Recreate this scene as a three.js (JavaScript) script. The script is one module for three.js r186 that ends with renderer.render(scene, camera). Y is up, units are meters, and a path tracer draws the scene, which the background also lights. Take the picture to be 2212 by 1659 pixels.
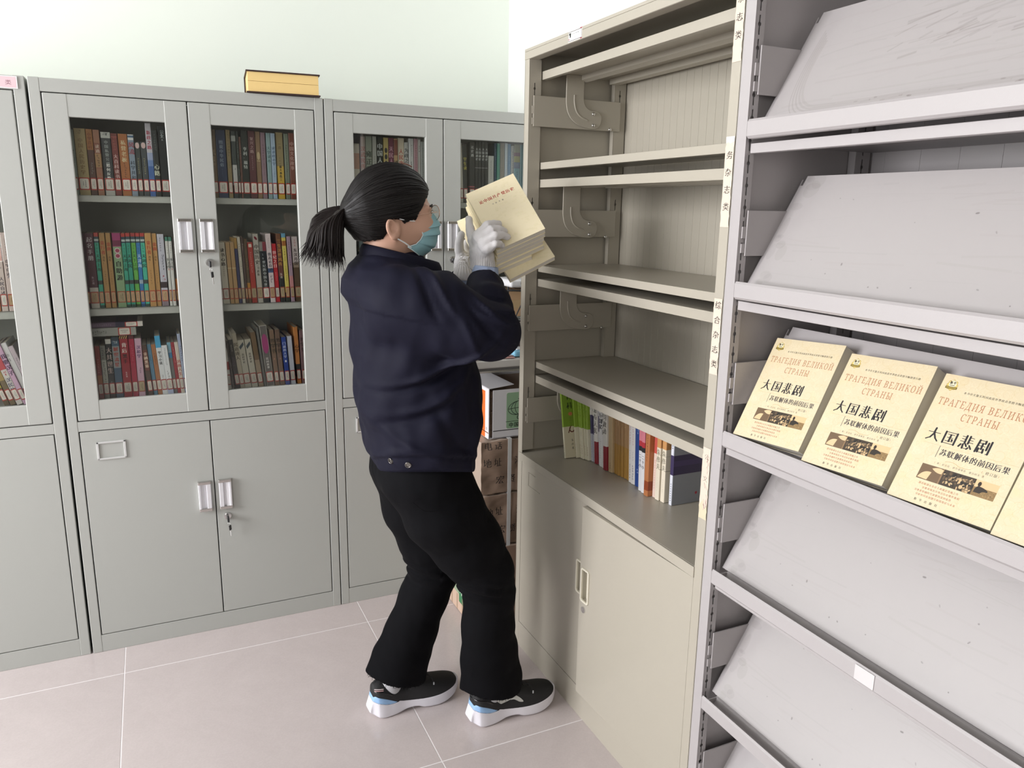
import * as THREE from 'three';
import { RoundedBoxGeometry } from 'three/addons/geometries/RoundedBoxGeometry.js';
import { mergeGeometries } from 'three/addons/utils/BufferGeometryUtils.js';
import { RectAreaLightUniformsLib } from 'three/addons/lights/RectAreaLightUniformsLib.js';
import { createNoise3D, createNoise2D } from 'simplex-noise';

// ------------------------------------------------------------------ camera, daylight, exposure
const scene = new THREE.Scene();
const camera = new THREE.PerspectiveCamera(53.107, 2212 / 1659, 0.05, 60);
camera.position.set(0.2833, 1.501, 2.7301);
camera.rotation.set(-0.2225, -0.4386, 0.0164, 'YXZ');
scene.add(camera);

const renderer = new THREE.WebGLRenderer({ antialias: true });
renderer.toneMapping = THREE.LinearToneMapping;
renderer.toneMappingExposure = 0.9;
renderer.shadowMap.enabled = true;
RectAreaLightUniformsLib.init();

scene.background = new THREE.Color(0.80, 0.88, 0.95);       // bright overcast sky outside the windows

// daylight entering through the window wall on the left and the windows behind the camera
function windowLight(w, h, pos, look, intensity, color) {
  const l = new THREE.RectAreaLight(color, intensity, w, h);
  l.position.set(...pos); l.lookAt(...look); scene.add(l); return l;
}
windowLight(1.8, 1.75, [-3.09, 1.85, 1.0], [0, 1.85, 1.0], 25.0, 0xfaf9fc);
windowLight(1.8, 1.75, [-3.09, 1.85, 3.4], [0, 1.85, 3.4], 1.2, 0xfaf9fc);
windowLight(2.0, 1.75, [-1.9, 1.85, 5.49], [-1.9, 1.85, 0], 4.0, 0xfffaf4);
// ------------------------------------------------------------------ helpers
let seedState = 12345;
const rnd = () => { seedState = (seedState + 0x6d2b79f5) | 0; let t = Math.imul(seedState ^ (seedState >>> 15), 1 | seedState); t = (t + Math.imul(t ^ (t >>> 7), 61 | t)) ^ t; return ((t ^ (t >>> 14)) >>> 0) / 4294967296; };
const rr = (a, b) => a + (b - a) * rnd();
const noise3 = createNoise3D(rnd), noise2 = createNoise2D(rnd);
const clamp = (x, a, b) => Math.min(b, Math.max(a, x)), mix = (a, b, t) => a + (b - a) * t;
const smooth = (a, b, x) => { const t = clamp((x - a) / (b - a), 0, 1); return t * t * (3 - 2 * t); };
const V = (x, y, z) => new THREE.Vector3(x, y, z);

const used = new Map();
function numbered(name) { const n = used.get(name) || 0; used.set(name, n + 1); return n ? `${name}_${String(n).padStart(3, '0')}` : name; }
const ORG = new Map();                                       // world origin of each thing, so parts may be given in room coordinates
function tag(o, label, category, group) { o.userData.label = label; o.userData.category = category; if (group) o.userData.group = group; return o; }
function thing(name, label, category, pos = [0, 0, 0], group) {
  const g = new THREE.Group(); g.name = numbered(name); g.position.set(...pos); scene.add(g);
  ORG.set(g, V(...pos)); return tag(g, label, category, group);
}
function struct(name, pos = [0, 0, 0]) { const g = new THREE.Group(); g.name = name; g.position.set(...pos); g.userData.kind = 'structure'; scene.add(g); ORG.set(g, V(...pos)); return g; }
function flat(list) {
  const gs = [].concat(list).map((g) => { const q = g.index ? g.toNonIndexed() : g; for (const k of Object.keys(q.attributes)) if (!['position', 'normal', 'uv'].includes(k)) q.deleteAttribute(k); if (!q.attributes.uv) metric(q); return q; });
  return gs.length > 1 ? mergeGeometries(gs) : gs[0];
}
function originOf(o) { let p = o; while (p && !ORG.has(p)) p = p.parent; return p ? ORG.get(p) : V(0, 0, 0); }
// a part given in room coordinates
function part(name, geos, mat, parent, label) {
  const g = flat(geos).clone(), o = originOf(parent); g.translate(-o.x, -o.y, -o.z);
  const m = new THREE.Mesh(g, mat); m.name = name; parent.add(m); if (label) m.userData.label = label; return m;
}
// a part given in the thing's own coordinates
function lpart(name, geo, mat, parent, label) { const m = new THREE.Mesh(Array.isArray(geo) ? flat(geo) : geo, mat); m.name = name; parent.add(m); if (label) m.userData.label = label; return m; }
// uv in metres from the dominant direction of the normal
function metric(g) {
  const p = g.attributes.position, n = g.attributes.normal, uv = new Float32Array(p.count * 2);
  for (let i = 0; i < p.count; i++) {
    const ax = Math.abs(n.getX(i)), ay = Math.abs(n.getY(i)), az = Math.abs(n.getZ(i));
    if (ax >= ay && ax >= az) { uv[2 * i] = p.getZ(i); uv[2 * i + 1] = p.getY(i); }
    else if (ay >= az) { uv[2 * i] = p.getX(i); uv[2 * i + 1] = p.getZ(i); }
    else { uv[2 * i] = p.getX(i); uv[2 * i + 1] = p.getY(i); }
  }
  g.setAttribute('uv', new THREE.BufferAttribute(uv, 2)); return g;
}
function box(x0, x1, y0, y1, z0, z1, b = 0.0012) {
  const w = x1 - x0, h = y1 - y0, d = z1 - z0;
  const g = b > 0 && Math.min(w, h, d) > 2.2 * b ? new RoundedBoxGeometry(w, h, d, 2, b) : new THREE.BoxGeometry(w, h, d).toNonIndexed();
  g.translate((x0 + x1) / 2, (y0 + y1) / 2, (z0 + z1) / 2); return metric(g);
}
// profile polygon in a plane, extruded: pts [[a, b], ...]
function prism(pts, depth, bevel = 0, holes = []) {
  const s = new THREE.Shape(pts.map((q) => new THREE.Vector2(q[0], q[1])));
  for (const h of holes) s.holes.push(h instanceof THREE.Path ? h : new THREE.Path(h.map((q) => new THREE.Vector2(q[0], q[1]))));
  return metric(new THREE.ExtrudeGeometry(s, { depth, bevelEnabled: bevel > 0, bevelSize: bevel, bevelThickness: bevel, bevelOffset: -bevel, bevelSegments: 2, curveSegments: 8 }));
}
// profile in the room's x-y plane swept along z
const profXY = (pts, z0, z1, bevel = 0) => prism(pts, z1 - z0, bevel).translate(0, 0, z0);
function tube(pts, r, seg = 24, rad = 8, closed = false) {
  const c = new THREE.CatmullRomCurve3(pts.map((p) => (p.isVector3 ? p : V(...p))), closed, 'centripetal');
  return new THREE.TubeGeometry(c, seg, r, rad, closed);
}
const cyl = (r, h, seg = 20, r2 = r) => new THREE.CylinderGeometry(r2, r, h, seg);

// ------------------------------------------------------------------ textures
function dataTex(w, h, f, srgb = true, repeat) {
  const d = new Uint8Array(w * h * 4);
  for (let y = 0; y < h; y++) for (let x = 0; x < w; x++) { const c = f(x, y), i = (y * w + x) * 4; d[i] = c[0]; d[i + 1] = c[1]; d[i + 2] = c[2]; d[i + 3] = 255; }
  const t = new THREE.DataTexture(d, w, h); t.magFilter = THREE.LinearFilter; t.minFilter = THREE.LinearMipmapLinearFilter; t.generateMipmaps = true;
  t.wrapS = t.wrapT = THREE.RepeatWrapping; if (srgb) t.colorSpace = THREE.SRGBColorSpace; if (repeat) t.repeat.set(repeat, repeat); t.needsUpdate = true; return t;
}
function canvasTex(w, h, draw, clampIt = true) {
  const c = document.createElement('canvas'); c.width = w; c.height = h; const g = c.getContext('2d'); draw(g, w, h);
  const t = new THREE.CanvasTexture(c); t.colorSpace = THREE.SRGBColorSpace; if (!clampIt) t.wrapS = t.wrapT = THREE.RepeatWrapping; t.anisotropy = 8; return t;
}
// periodic noise on a torus, so textures repeat without a seam
function tnoise(x, y, n, k, s = 0) { const a = (x / n) * 2 * Math.PI, b = (y / n) * 2 * Math.PI, r = k / (2 * Math.PI); return noise3(Math.cos(a) * r + 3.1 + s, Math.sin(a) * r + Math.cos(b) * r + s * 2, Math.sin(b) * r + 7.7); }
const grain = dataTex(128, 128, (x, y) => { const v = 128 + 60 * tnoise(x, y, 128, 40) + rr(-40, 40); return [v, v, v]; }, false, 14);

const std = (color, rough, extra = {}) => new THREE.MeshStandardMaterial({ color, roughness: rough, metalness: 0, ...extra });
const lin = (r, g, b) => new THREE.Color().setRGB(r, g, b);
const M = {
  cabinet: std(lin(0.44, 0.452, 0.425), 0.42, { bumpMap: grain, bumpScale: 0.00012 }),
  rackCream: std(lin(0.42, 0.388, 0.322), 0.36, { bumpMap: grain, bumpScale: 0.0001 }),
  rackGrey: std(lin(0.42, 0.395, 0.395), 0.4, { bumpMap: grain, bumpScale: 0.0001 }),
  chrome: std(lin(0.62, 0.6, 0.58), 0.16, { metalness: 1 }),
  alu: std(lin(0.84, 0.84, 0.88), 0.36, { metalness: 0.35 }),
  steel: std(lin(0.7, 0.7, 0.7), 0.25, { metalness: 1 }),
  black: std(lin(0.015, 0.015, 0.016), 0.4),
  ivory: std(lin(0.72, 0.68, 0.56), 0.4),
  paper: std(lin(0.78, 0.74, 0.66), 0.85),
  glass: new THREE.MeshPhysicalMaterial({ color: 0xf6f7f5, roughness: 0.0, transmission: 1, thickness: 0, ior: 1.5 }),
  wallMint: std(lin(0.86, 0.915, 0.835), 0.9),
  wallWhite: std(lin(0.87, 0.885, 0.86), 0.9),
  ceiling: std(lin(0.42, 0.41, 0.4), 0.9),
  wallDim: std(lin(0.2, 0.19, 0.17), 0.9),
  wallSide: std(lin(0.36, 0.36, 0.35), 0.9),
};
// ------------------------------------------------------------------ brush-stroke lettering: strokes of each character on a 40 x 40 grid, drawn with a flat pen
const GLYPH = {
  '大': '20,4 19,15|5,15 19,15|35,15 21,15 14,29 5,35|20,17 27,29 34,35', '国': '12,11 28,11|20,12 20,28|13,19 27,19|26,23 27,25|11,28 29,28|6,34 6,6 34,6 34,34|6,34 34,34',
  '悲': '24,4 24,22|16,4 16,22|24,7 34,7|6,7 16,7|7,13 16,13|24,13 33,13|24,19 35,19|5,19 16,19|19,24 23,29|29,26 35,33|14,26 15,35 26,35 28,32|9,27 6,33',
  '剧': '34,5 34,35 30,36|28,9 28,26|7,13 21,12 21,6 7,6 5,35|16,13 16,26|7,19 23,19|22,34 21,26 10,26 10,34|10,34 22,34',
  '苏': '14,4 13,11|26,4 26,12|5,8 35,8|18,14 15,29 7,35|8,18 29,18 27,34 22,35|10,24 6,30|32,24 35,30',
  '联': '21,5 23,8|32,5 29,12|5,6 14,6|7,6 7,30|14,6 14,36|20,12 34,12|26,12 26,25|7,13 14,13|7,21 14,21|19,21 35,21|26,25 31,32 36,35|26,25 22,32 18,35|17,28 5,30',
  '解': '9,4 9,7|22,6 35,6 33,15 29,14|27,6 25,12 21,15|9,7 6,12 7,28 5,35|9,7 15,7 14,13|6,13 18,13 18,35 16,36 12,34 12,13|24,18 22,25|29,18 29,36|7,20 18,20|24,22 35,22|7,27 18,27|22,29 36,29',
  '体': '12,4 8,14 9,36|24,4 24,35|14,12 23,12 24,13|35,12 26,12 25,13|24,13 14,29|24,13 22,14|25,13 35,29|25,13 26,12|8,15 4,19|18,29 30,29',
  '的': '12,4 10,10|25,4 23,10|6,32 16,32 16,10 6,10 6,35|23,10 34,10 33,33 31,35 25,34|23,10 20,16|24,19 28,25|6,20 16,20',
  '前': '10,4 13,7 13,10|31,4 29,4 27,10|35,10 5,10|33,15 33,34 32,35 28,36|25,16 25,29|7,35 7,16 18,16 18,34 14,36|7,22 18,22|7,28 18,28',
  '因': '20,10 19,21|11,16 29,16|19,21 29,29|19,21 16,26 11,30|6,34 6,6 34,6 34,34|6,34 34,34', '后': '33,5 8,8 8,22 5,35|8,15 35,15|14,34 15,22 32,22 32,34|14,34 32,34',
  '果': '31,12 31,6 9,6 9,18 31,18 31,12|20,6 20,36|9,12 31,12|5,24 18,25|35,24 18,25|22,25 27,29 35,34|18,25 11,31 5,34',
  '修': '24,4 22,8|11,4 8,14 9,36|22,8 33,8 33,11 28,16|22,8 21,10|21,10 14,15 14,30|21,10 26,16|8,15 4,20|26,16 28,16|26,16 19,19 14,19|28,16 35,19|28,21 20,25|32,24 24,29 20,29|35,29 27,34 18,35',
  '订': '8,5 11,9|18,7 35,7|29,7 29,34 23,35|5,16 11,16 11,32|17,28 14,31 11,32|11,32 9,35',
  '版': '13,4 13,14|7,5 7,23 5,36|36,5 21,7 21,23 18,35|7,14 16,14|29,28 33,22 34,15 21,15|24,15 25,22 29,28|7,22 14,22 14,36|29,28 29,30|29,30 35,35|29,30 23,35',
  '本': '20,4 20,36|5,12 35,12|16,12 12,22 5,29|11,29 28,29|35,29 27,21 23,12', '书': '18,4 18,36|30,6 35,9|8,11 30,11 30,21|27,32 33,32 35,21 5,21',
  '中': '20,4 20,36|6,26 7,11 33,11 33,26|6,24 33,24', '文': '19,4 20,11|5,11 35,11|29,11 27,18 22,25|36,34 34,35 25,31 20,27 22,25|5,35 13,32 20,27|11,11 14,19 20,27 19,28',
  '长': '12,5 12,34|32,5 18,13|5,19 35,19|21,19 22,23 27,30 34,34 37,33|21,32 12,34|12,34 11,36', '时': '31,4 31,34 23,34|19,12 35,12|21,18 25,25|6,29 15,29 15,7 6,7 6,32|6,18 15,18',
  '间': '7,5 10,8|16,6 34,6 34,34 30,36|6,13 6,36|14,22 15,15 26,15 25,29 15,29 14,22|14,22 26,22',
  '高': '20,5 20,8|35,8 5,8|13,32 13,26 26,27 26,32 13,32|6,36 7,22 33,22 33,34 30,36|11,12 29,12 29,17 11,18 11,12',
  '居': '8,13 33,13 32,6 9,6 8,23 5,35|23,13 23,26|8,19 35,19|32,34 32,26 14,26 14,34|14,34 32,34', '世': '20,5 20,25 30,25 30,5|10,5 10,33 34,33|5,14 35,14',
  '界': '16,18 9,17 9,5 31,5 31,18 16,18|20,5 20,18|9,12 31,12|24,18 28,23 35,26|16,18 12,23 5,26|12,23 14,25 14,31 9,35 7,35|28,23 26,26 26,35|28,23 26,25',
  '政': '26,4 23,16|5,7 19,7|13,7 13,30|24,11 35,11|33,11 31,20 28,26|6,15 6,31|23,16 28,26|23,16 20,18 13,18|28,26 28,29|19,29 4,33|28,29 35,35|28,29 20,35',
  '治': '24,4 16,17|8,5 12,7|28,9 32,16|5,15 10,18|32,16 34,18|32,16 16,17|16,17 14,18|11,24 6,35|17,34 17,23 32,23 32,34|17,34 32,34',
  '类': '20,4 20,19|31,5 26,9|10,5 13,8|6,11 20,12|35,11 22,12|18,12 12,18 6,20 4,20|22,12 34,20|20,22 19,26 15,32 7,35 4,35|6,26 35,26|21,26 26,32 35,35',
  '图': '18,9 17,12|17,12 11,16|17,12 26,12 22,18|14,13 19,18|19,18 22,18|19,18 10,22|22,18 30,21|17,23 24,25|12,28 26,30|6,34 6,6 34,6 34,34|6,34 34,34',
  '畅': '10,4 10,36|19,6 30,6|30,6 22,16|5,24 5,9 15,9 16,24 5,24|22,16 35,16 33,34 32,35 27,34|20,16 22,16|30,16 26,29 19,35|5,16 16,16|18,27 22,23 24,16',
  '销': '27,4 27,15|9,4 8,8|19,6 22,11|35,6 32,11|8,8 15,9|8,8 5,13|7,15 15,15|10,15 10,33|19,36 20,15 34,15 34,35 30,35|19,21 34,21|5,23 16,23|19,28 34,28|16,30 10,33|9,35 10,33',
  '排': '10,4 10,34 9,35 6,35|23,4 23,35|29,5 29,35|18,10 23,10|29,10 35,10|5,12 13,12|18,18 23,18|29,18 35,18|14,21 5,24|17,26 23,26|29,26 36,26',
  '行': '11,5 5,11|19,6 34,6|13,12 10,19 10,36|17,17 35,17|30,17 29,35 24,36|10,19 5,22',
  '榜': '26,4 26,7|9,4 9,18|17,8 34,8|31,8 30,14|21,10 22,14|5,11 13,11|35,18 35,15 22,14 17,15 16,18|9,16 12,18 13,22|26,18 26,22|9,18 7,20 4,29|9,18 9,36|17,22 35,22|23,22 20,32 15,35|22,27 32,28 31,35 26,35',
  '美': '12,4 14,9|28,4 26,9|34,9 7,9|20,9 19,25 18,29 13,33 6,35|8,15 32,15|5,20 35,20|6,26 35,26|21,26 23,30 28,34 33,35 36,34',
  '尼': '9,14 32,14 32,6 10,6 9,23 6,35|16,18 16,32 17,34 32,34 34,30|31,21 16,26', '古': '20,4 20,21|5,11 35,11|31,34 31,22 20,21 9,22 9,34|9,34 31,34',
  '拉': '10,4 10,34 9,35 6,36|25,4 25,8|18,11 35,11|5,12 13,12|20,16 22,29|32,16 29,34|14,21 5,24|16,34 36,34',
  '伊': '13,4 9,13 9,36|16,7 33,7 33,24|23,7 22,28 17,34 14,35|9,14 6,15 4,19|14,15 35,15|16,24 33,24', '万': '5,7 35,7|15,7 15,17 13,26 5,35|15,17 31,17 29,34 21,35',
  '诺': '21,4 21,11 23,14 23,18|30,4 30,11|7,6 11,9|15,8 35,8|5,16 10,16 10,32|15,18 21,18|23,18 36,18|21,18 19,24 20,34|33,34 33,25 19,25 13,31 10,32|10,32 9,33|20,34 33,34',
  '维': '23,4 20,13 20,36|28,4 29,7|11,5 5,17|21,11 35,11|29,11 29,33|14,12 11,16|20,14 17,16 16,18|11,16 7,25|11,16 5,17|20,18 34,18|14,24 5,26|20,25 34,25|15,31 5,33|20,33 35,33',
  '奇': '20,4 19,10|7,7 33,7|19,10 33,15|19,10 14,14 7,16|5,19 35,19|30,19 30,35 24,36|9,32 21,31 20,24 9,24 9,34',
  '雷': '8,6 32,6|20,6 20,20|34,16 34,10 6,10 6,16|10,15 16,15|24,15 30,15|9,19 16,19|24,19 31,19|9,35 9,24 31,24 31,35|20,24 20,34|9,29 31,29|31,35 9,35',
  '日': '9,35 10,7 31,7 31,35|9,20 31,20|9,33 31,33', '科': '31,4 31,35|15,5 5,7|11,7 11,35|22,7 26,10|5,15 16,15|21,17 25,20|10,19 13,20 16,24|10,20 8,21 4,29|36,25 19,28',
  '夫': '20,4 20,21|8,10 32,10|6,20 20,21|35,20 20,21|20,22 14,31 6,35 4,35|20,22 29,33 37,35',
  '著': '14,4 14,9|26,4 26,9|5,7 35,7|18,11 18,19|32,12 26,19|8,13 27,13 28,15|35,19 19,20|5,19 19,20|19,20 17,24|4,26 16,24 31,25 31,35|12,25 12,35|12,29 31,29|12,35 31,35',
  '原': '35,6 8,6 8,22 5,34|23,9 21,12|32,18 32,12 14,12 14,24 31,24 32,18|14,18 32,18|23,24 23,35 18,36|16,28 11,34|29,28 34,34',
  '部': '12,4 14,8|6,8 21,8|19,11 16,18|9,12 10,15 9,18|5,18 21,18|29,29 33,30 35,28 35,24 31,17 34,7 26,6 26,36|7,34 7,24 19,24 20,34|7,34 20,34',
  '会': '22,4 20,6|20,6 29,13 35,15|29,13 27,16 13,16 11,14|20,6 11,14 5,16|6,23 34,23|17,23 10,34|26,27 30,32|30,32 33,35|30,32 9,34',
  '议': '23,5 26,11|8,6 10,9|33,7 31,17 25,28 15,36|17,7 19,17 25,28 31,34 36,35|5,16 10,16 10,32|15,30 10,32|10,32 9,34', '主': '17,5 22,9 22,12|7,12 33,12|20,12 20,34|8,23 32,23|35,35 5,35',
  '席': '21,4 22,8|35,8 8,8 7,27 5,35|17,12 17,21 23,21 29,21 29,12|11,15 35,15|23,21 23,36|29,34 33,34 33,26 14,26 13,34',
  '痛': '22,4 23,7|35,8 10,8 9,27 6,35|5,11 6,16|16,12 30,12|30,12 25,17|18,16 25,17|25,19 34,20 34,34 33,36 30,36|24,19 24,35|24,19 15,20 15,36|9,23 4,25|15,25 34,25|15,30 34,30',
  '定': '19,4 20,8|34,14 34,8 21,8 6,8 6,14|11,16 29,16|20,16 20,34|11,22 10,28|20,24 31,24|10,28 15,32 21,35 36,34|10,28 5,35',
  '思': '20,6 20,20|31,13 31,6 8,6 8,20 31,20 31,13|8,13 31,13|17,24 22,26|30,26 35,33|14,26 14,34 15,35 26,35 28,31|8,27 5,33',
  '之': '18,4 21,8 21,12|7,12 30,12 26,19 12,31|12,31 16,34 21,35 35,34 37,33|12,31 9,31 5,35',
  '作': '13,5 9,14 10,35|22,5 20,10|20,10 35,10|20,10 15,17|24,10 24,36|9,15 7,15 5,19|24,18 35,18|24,27 35,27',
  '全': '20,5 8,16 4,17|20,5 35,17|8,16 10,18 20,18 30,18 32,16|32,16 30,18|20,18 20,35|10,26 30,26|6,35 35,35',
  '景': '31,9 30,5 9,5 9,14 30,14 31,9|9,9 31,9|20,14 20,18|35,18 5,18|20,28 30,28 30,23 10,22 10,28 20,28|20,28 20,36 16,36|14,31 4,35|25,32 34,35',
  '再': '6,6 34,6|20,6 20,27|9,35 9,13 31,13 31,34 30,36 26,36|9,20 31,20|5,27 35,27',
  '现': '5,7 14,7|10,7 10,29|26,12 25,25|6,17 14,17|19,23 19,6 33,6 33,23|25,25 27,25 28,35 35,34 35,28|25,25 21,31 15,35|15,28 10,29|10,29 4,32',
  '共': '13,5 13,23|27,5 27,23|6,12 34,12|5,24 35,24|14,29 6,35|24,29 33,35',
  '垮': '25,4 24,9|9,5 9,28|17,9 35,9|22,9 19,15 15,17|28,9 30,13 36,17|5,13 13,13|32,15 30,17 20,17 19,15|32,15 30,17|32,15 30,13|16,22 35,22|22,22 21,28|14,27 5,30|21,28 33,28 31,35 24,36 22,35',
  '台': '18,4 9,16|26,9 30,15|30,15 34,18|9,16 30,15|30,34 30,23 10,23 10,36|10,34 30,34', '历': '35,6 7,6 7,23 5,35|21,11 19,26 16,32 12,35|12,17 33,17 31,33 30,35 24,35',
  '史': '20,5 19,27 16,31 6,35|20,10 33,10 33,19 8,20 8,10 20,10|10,24 13,29 19,33 31,35 36,35',
  '事': '20,4 20,34 19,36 15,36|5,7 35,7|20,11 30,11 31,16 10,16 10,11 20,11|8,20 31,20 31,30|4,25 35,25|8,30 31,30',
  '件': '12,4 9,14 9,36|25,5 25,36|18,6 18,12|18,12 34,12|18,12 15,17|9,15 6,17 4,20|15,23 35,23',
  '真': '20,4 19,11|6,7 34,7|10,29 10,12 19,11 30,12 30,29|10,16 30,16|10,20 30,20|10,24 30,24|5,29 35,29|16,32 5,35|24,32 35,35',
  '相': '11,4 11,36|5,12 16,12|20,35 20,6 34,6 34,35|20,15 34,15|10,18 8,19 4,29|11,19 14,21 16,25|20,24 34,24|20,33 34,33',
  '当': '20,4 20,17|8,6 12,12|32,6 28,13|8,17 32,17 32,34|9,26 32,26|7,34 32,34',
  '者': '18,4 18,16|32,6 28,10|8,9 27,9 28,10|28,10 25,16|19,16 35,16|5,16 19,16|19,16 15,22|4,25 14,22 30,22 30,35|13,23 13,35|13,28 30,28|13,35 30,35',
  '穿': '19,4 20,7|34,11 34,8 20,7 6,8 6,11|16,12 8,16 8,18 33,18|25,12 32,15 33,18|26,18 26,35 21,36|10,22 9,26 34,26|22,26 18,30 5,34',
  '越': '28,4 30,26|12,4 12,32|32,5 34,7|6,9 17,9|36,10 21,11 21,25|35,15 32,22 30,23|5,16 18,16|6,21 7,28|26,23 21,25|12,23 17,23|35,24 35,30 32,30 30,26|30,26 24,31|20,27 21,25|7,28 12,32|7,28 4,36|12,32 14,34 21,35 37,34',
  '空': '19,4 20,8|34,13 34,9 6,9 6,14|16,14 7,19|24,14 33,19|10,23 31,23|20,23 20,34|6,34 34,34',
  '迷': '24,5 24,31|6,5 10,10|34,6 30,12|16,6 18,12|14,16 22,16 24,17|35,16 27,16 25,17|5,17 9,17 9,31|24,17 15,28|24,17 22,19|25,17 34,27|9,31 19,35 35,35|9,31 5,36',
  '雾': '7,5 33,5|20,5 20,15|34,13 34,8 6,8 6,13|10,12 15,12|24,12 30,12|10,15 15,15|24,15 30,15|15,17 14,19|14,19 11,20|14,19 29,20|29,20 24,24|11,20 6,22|11,20 17,24|24,24 29,26 37,25|24,24 5,26|19,28 19,30|24,36 29,35 31,30 8,30|17,30 16,33 12,35 6,35',
  '深': '7,5 10,7|34,10 34,6 15,6 15,10|21,11 16,17|29,12 33,16|5,15 9,17|24,18 24,35|15,22 22,22 23,23|34,22 27,22 25,23|23,23 14,33|23,23 22,24|25,23 34,33|10,24 6,35',
  '刻': '13,4 14,9|34,5 34,34 29,36|28,8 28,26|5,9 22,9|12,9 8,17|20,14 16,18 8,17|16,18 12,23 6,27|21,21 17,28|17,28 5,35|17,28 21,33',
  '省': '20,4 20,15|13,6 7,13|27,6 34,12|28,11 20,15|20,15 17,18|17,18 31,20 31,34|4,19 17,19|11,19 11,34|11,24 31,24|11,29 31,29|11,34 31,34',
  '分': '15,5 8,16|26,5 32,15|8,16 10,18 30,18 28,34 27,35 22,35|6,17 7,16|17,18 14,30 9,34 5,35',
  '析': '11,4 11,36|34,5 21,8 20,27 18,35|5,12 16,12|21,17 35,17|30,17 30,36|10,18 13,19 15,23|10,19 8,20 4,29', '叩': '6,26 15,26 15,7 6,7 6,29|29,29 34,29 34,28 34,7 22,7 22,36',
  '问': '8,6 11,9|16,6 34,6 34,33 33,35 29,35|6,13 6,35|15,27 25,26 25,16 15,15 15,29',
  '各': '16,4 15,8|15,8 12,10|15,8 29,8 28,11 22,17|12,10 19,17|5,14 12,10|19,17 22,17|22,17 28,21 36,22|5,23 19,17|10,34 11,25 29,25 29,34|10,34 29,34',
  '加': '10,5 9,25 5,35|5,11 18,11 17,33 15,35 11,34|24,35 24,9 34,9 34,35|24,32 34,32',
  '盟': '19,21 22,16 22,5 33,5 33,20 32,22 29,22|22,11 33,11|6,18 6,6 16,6 16,18 6,18|6,12 16,12|22,16 33,16|9,35 9,26 31,26 31,35|16,26 16,35|24,26 24,35|4,35 35,35',
  '和': '18,5 6,7|12,6 12,36|5,15 18,15|12,19 10,20 4,30|12,20 15,21 18,26|22,34 23,8 33,8 33,34|22,31 33,31',
  '状': '12,4 12,35|25,4 25,20|31,6 34,10|5,9 8,14|16,15 35,15|25,20 31,31 35,35|25,20 21,29 16,35|12,22 5,27', '与': '12,5 10,18|12,9 32,9|10,18 33,19 30,34 28,35 21,35|10,18 8,20|5,27 25,27',
  '未': '20,4 20,36|8,10 32,10|5,20 18,20 19,21|35,20 22,20 21,21|19,21 5,33|19,21 18,22|21,21 29,30 35,33 36,33|21,21 22,20',
  '来': '20,5 20,36|7,9 33,9|10,12 12,18|30,12 28,17|5,21 19,22|35,21 21,22|19,22 12,29 5,33|19,22 17,23|21,22 28,29 36,33',
  '新': '11,4 12,8|35,6 23,8 23,27 20,35|5,8 19,8|8,8 8,16|16,8 16,11|5,16 19,16|15,16 16,11|12,17 12,33 12,35 9,35|23,17 35,17|31,17 31,35|5,23 19,23|16,26 18,30|7,27 5,31',
  '华': '14,4 11,10 11,20|22,5 24,19 33,19 35,16|33,7 17,13|11,10 5,13|20,23 20,36|5,27 35,27', '出': '20,5 20,33|8,8 9,18 31,18 32,8|7,23 7,34 33,34|33,23 33,36',
  '社': '27,4 27,34|10,5 11,7|5,10 14,10 11,20|19,16 35,16|11,20 16,24|10,20 10,36|10,20 4,25|17,34 35,34',
  '论': '7,5 10,7|25,6 35,16|4,16 10,16 10,32|16,16 25,6|20,18 21,34 33,35 34,33 34,29|31,20 20,25|15,29 10,32|10,32 9,34',
  '产': '19,4 21,8|33,9 7,9|13,12 15,14 15,18|28,12 25,18|34,18 8,18 5,36',
  '党': '20,4 20,11|31,5 28,11|10,5 12,11|34,16 34,11 28,11 6,11 6,16|16,25 28,25 28,17 12,17 11,24 16,25|16,25 14,31 6,35|23,25 24,35 34,35 35,32',
  '综': '26,4 27,9|11,5 6,16|35,12 35,9 18,9 18,12|14,13 11,16|21,15 32,15|6,16 11,16|11,16 7,25|4,18 5,16|17,22 35,22|26,22 26,35 23,36|14,24 7,25|7,25 5,26|32,28 35,33|20,28 16,33 14,31 5,33',
  '合': '22,4 21,6|21,6 30,14 36,16|30,14 28,16 12,16 11,15|30,14 28,16|11,15 20,6|11,15 4,16|10,34 11,23 30,23 30,34|10,34 30,34',
  '杂': '17,4 14,14 6,18|35,14 34,17 28,17 27,9 7,9|20,20 20,34 15,36|6,23 34,23|12,28 6,33|27,28 31,31',
  '志': '20,4 20,18|5,10 35,10|33,19 7,19|17,22 23,26|13,26 13,34 15,35 27,35 29,31|31,26 34,33|8,27 5,33',
  '闻': '8,5 10,8|16,6 34,6 34,33 33,35 30,35|11,13 28,13|14,13 14,29|25,13 25,32|6,13 6,35|14,18 25,18|14,23 25,23|29,28 11,30',
  '务': '16,4 15,8|15,8 30,8 30,10 22,16|12,10 15,8|12,10 7,13|12,10 18,16|18,16 22,16|22,16 28,18 36,18|5,20 18,16|19,22 19,25|8,25 18,25|19,25 32,25 30,34 23,35|18,25 14,32 6,35',
  '公': '15,6 8,16|26,6 35,18|20,16 10,32|26,24 30,31|30,31 33,35|10,32 30,31',
  '起': '12,4 12,32|23,6 33,6 34,16|6,8 18,8|5,15 19,15|34,16 23,16 23,28 24,30 34,30 36,26|6,21 7,29|12,23 18,23|7,29 12,32|7,29 4,35|12,32 13,34 18,35 35,35',
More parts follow.
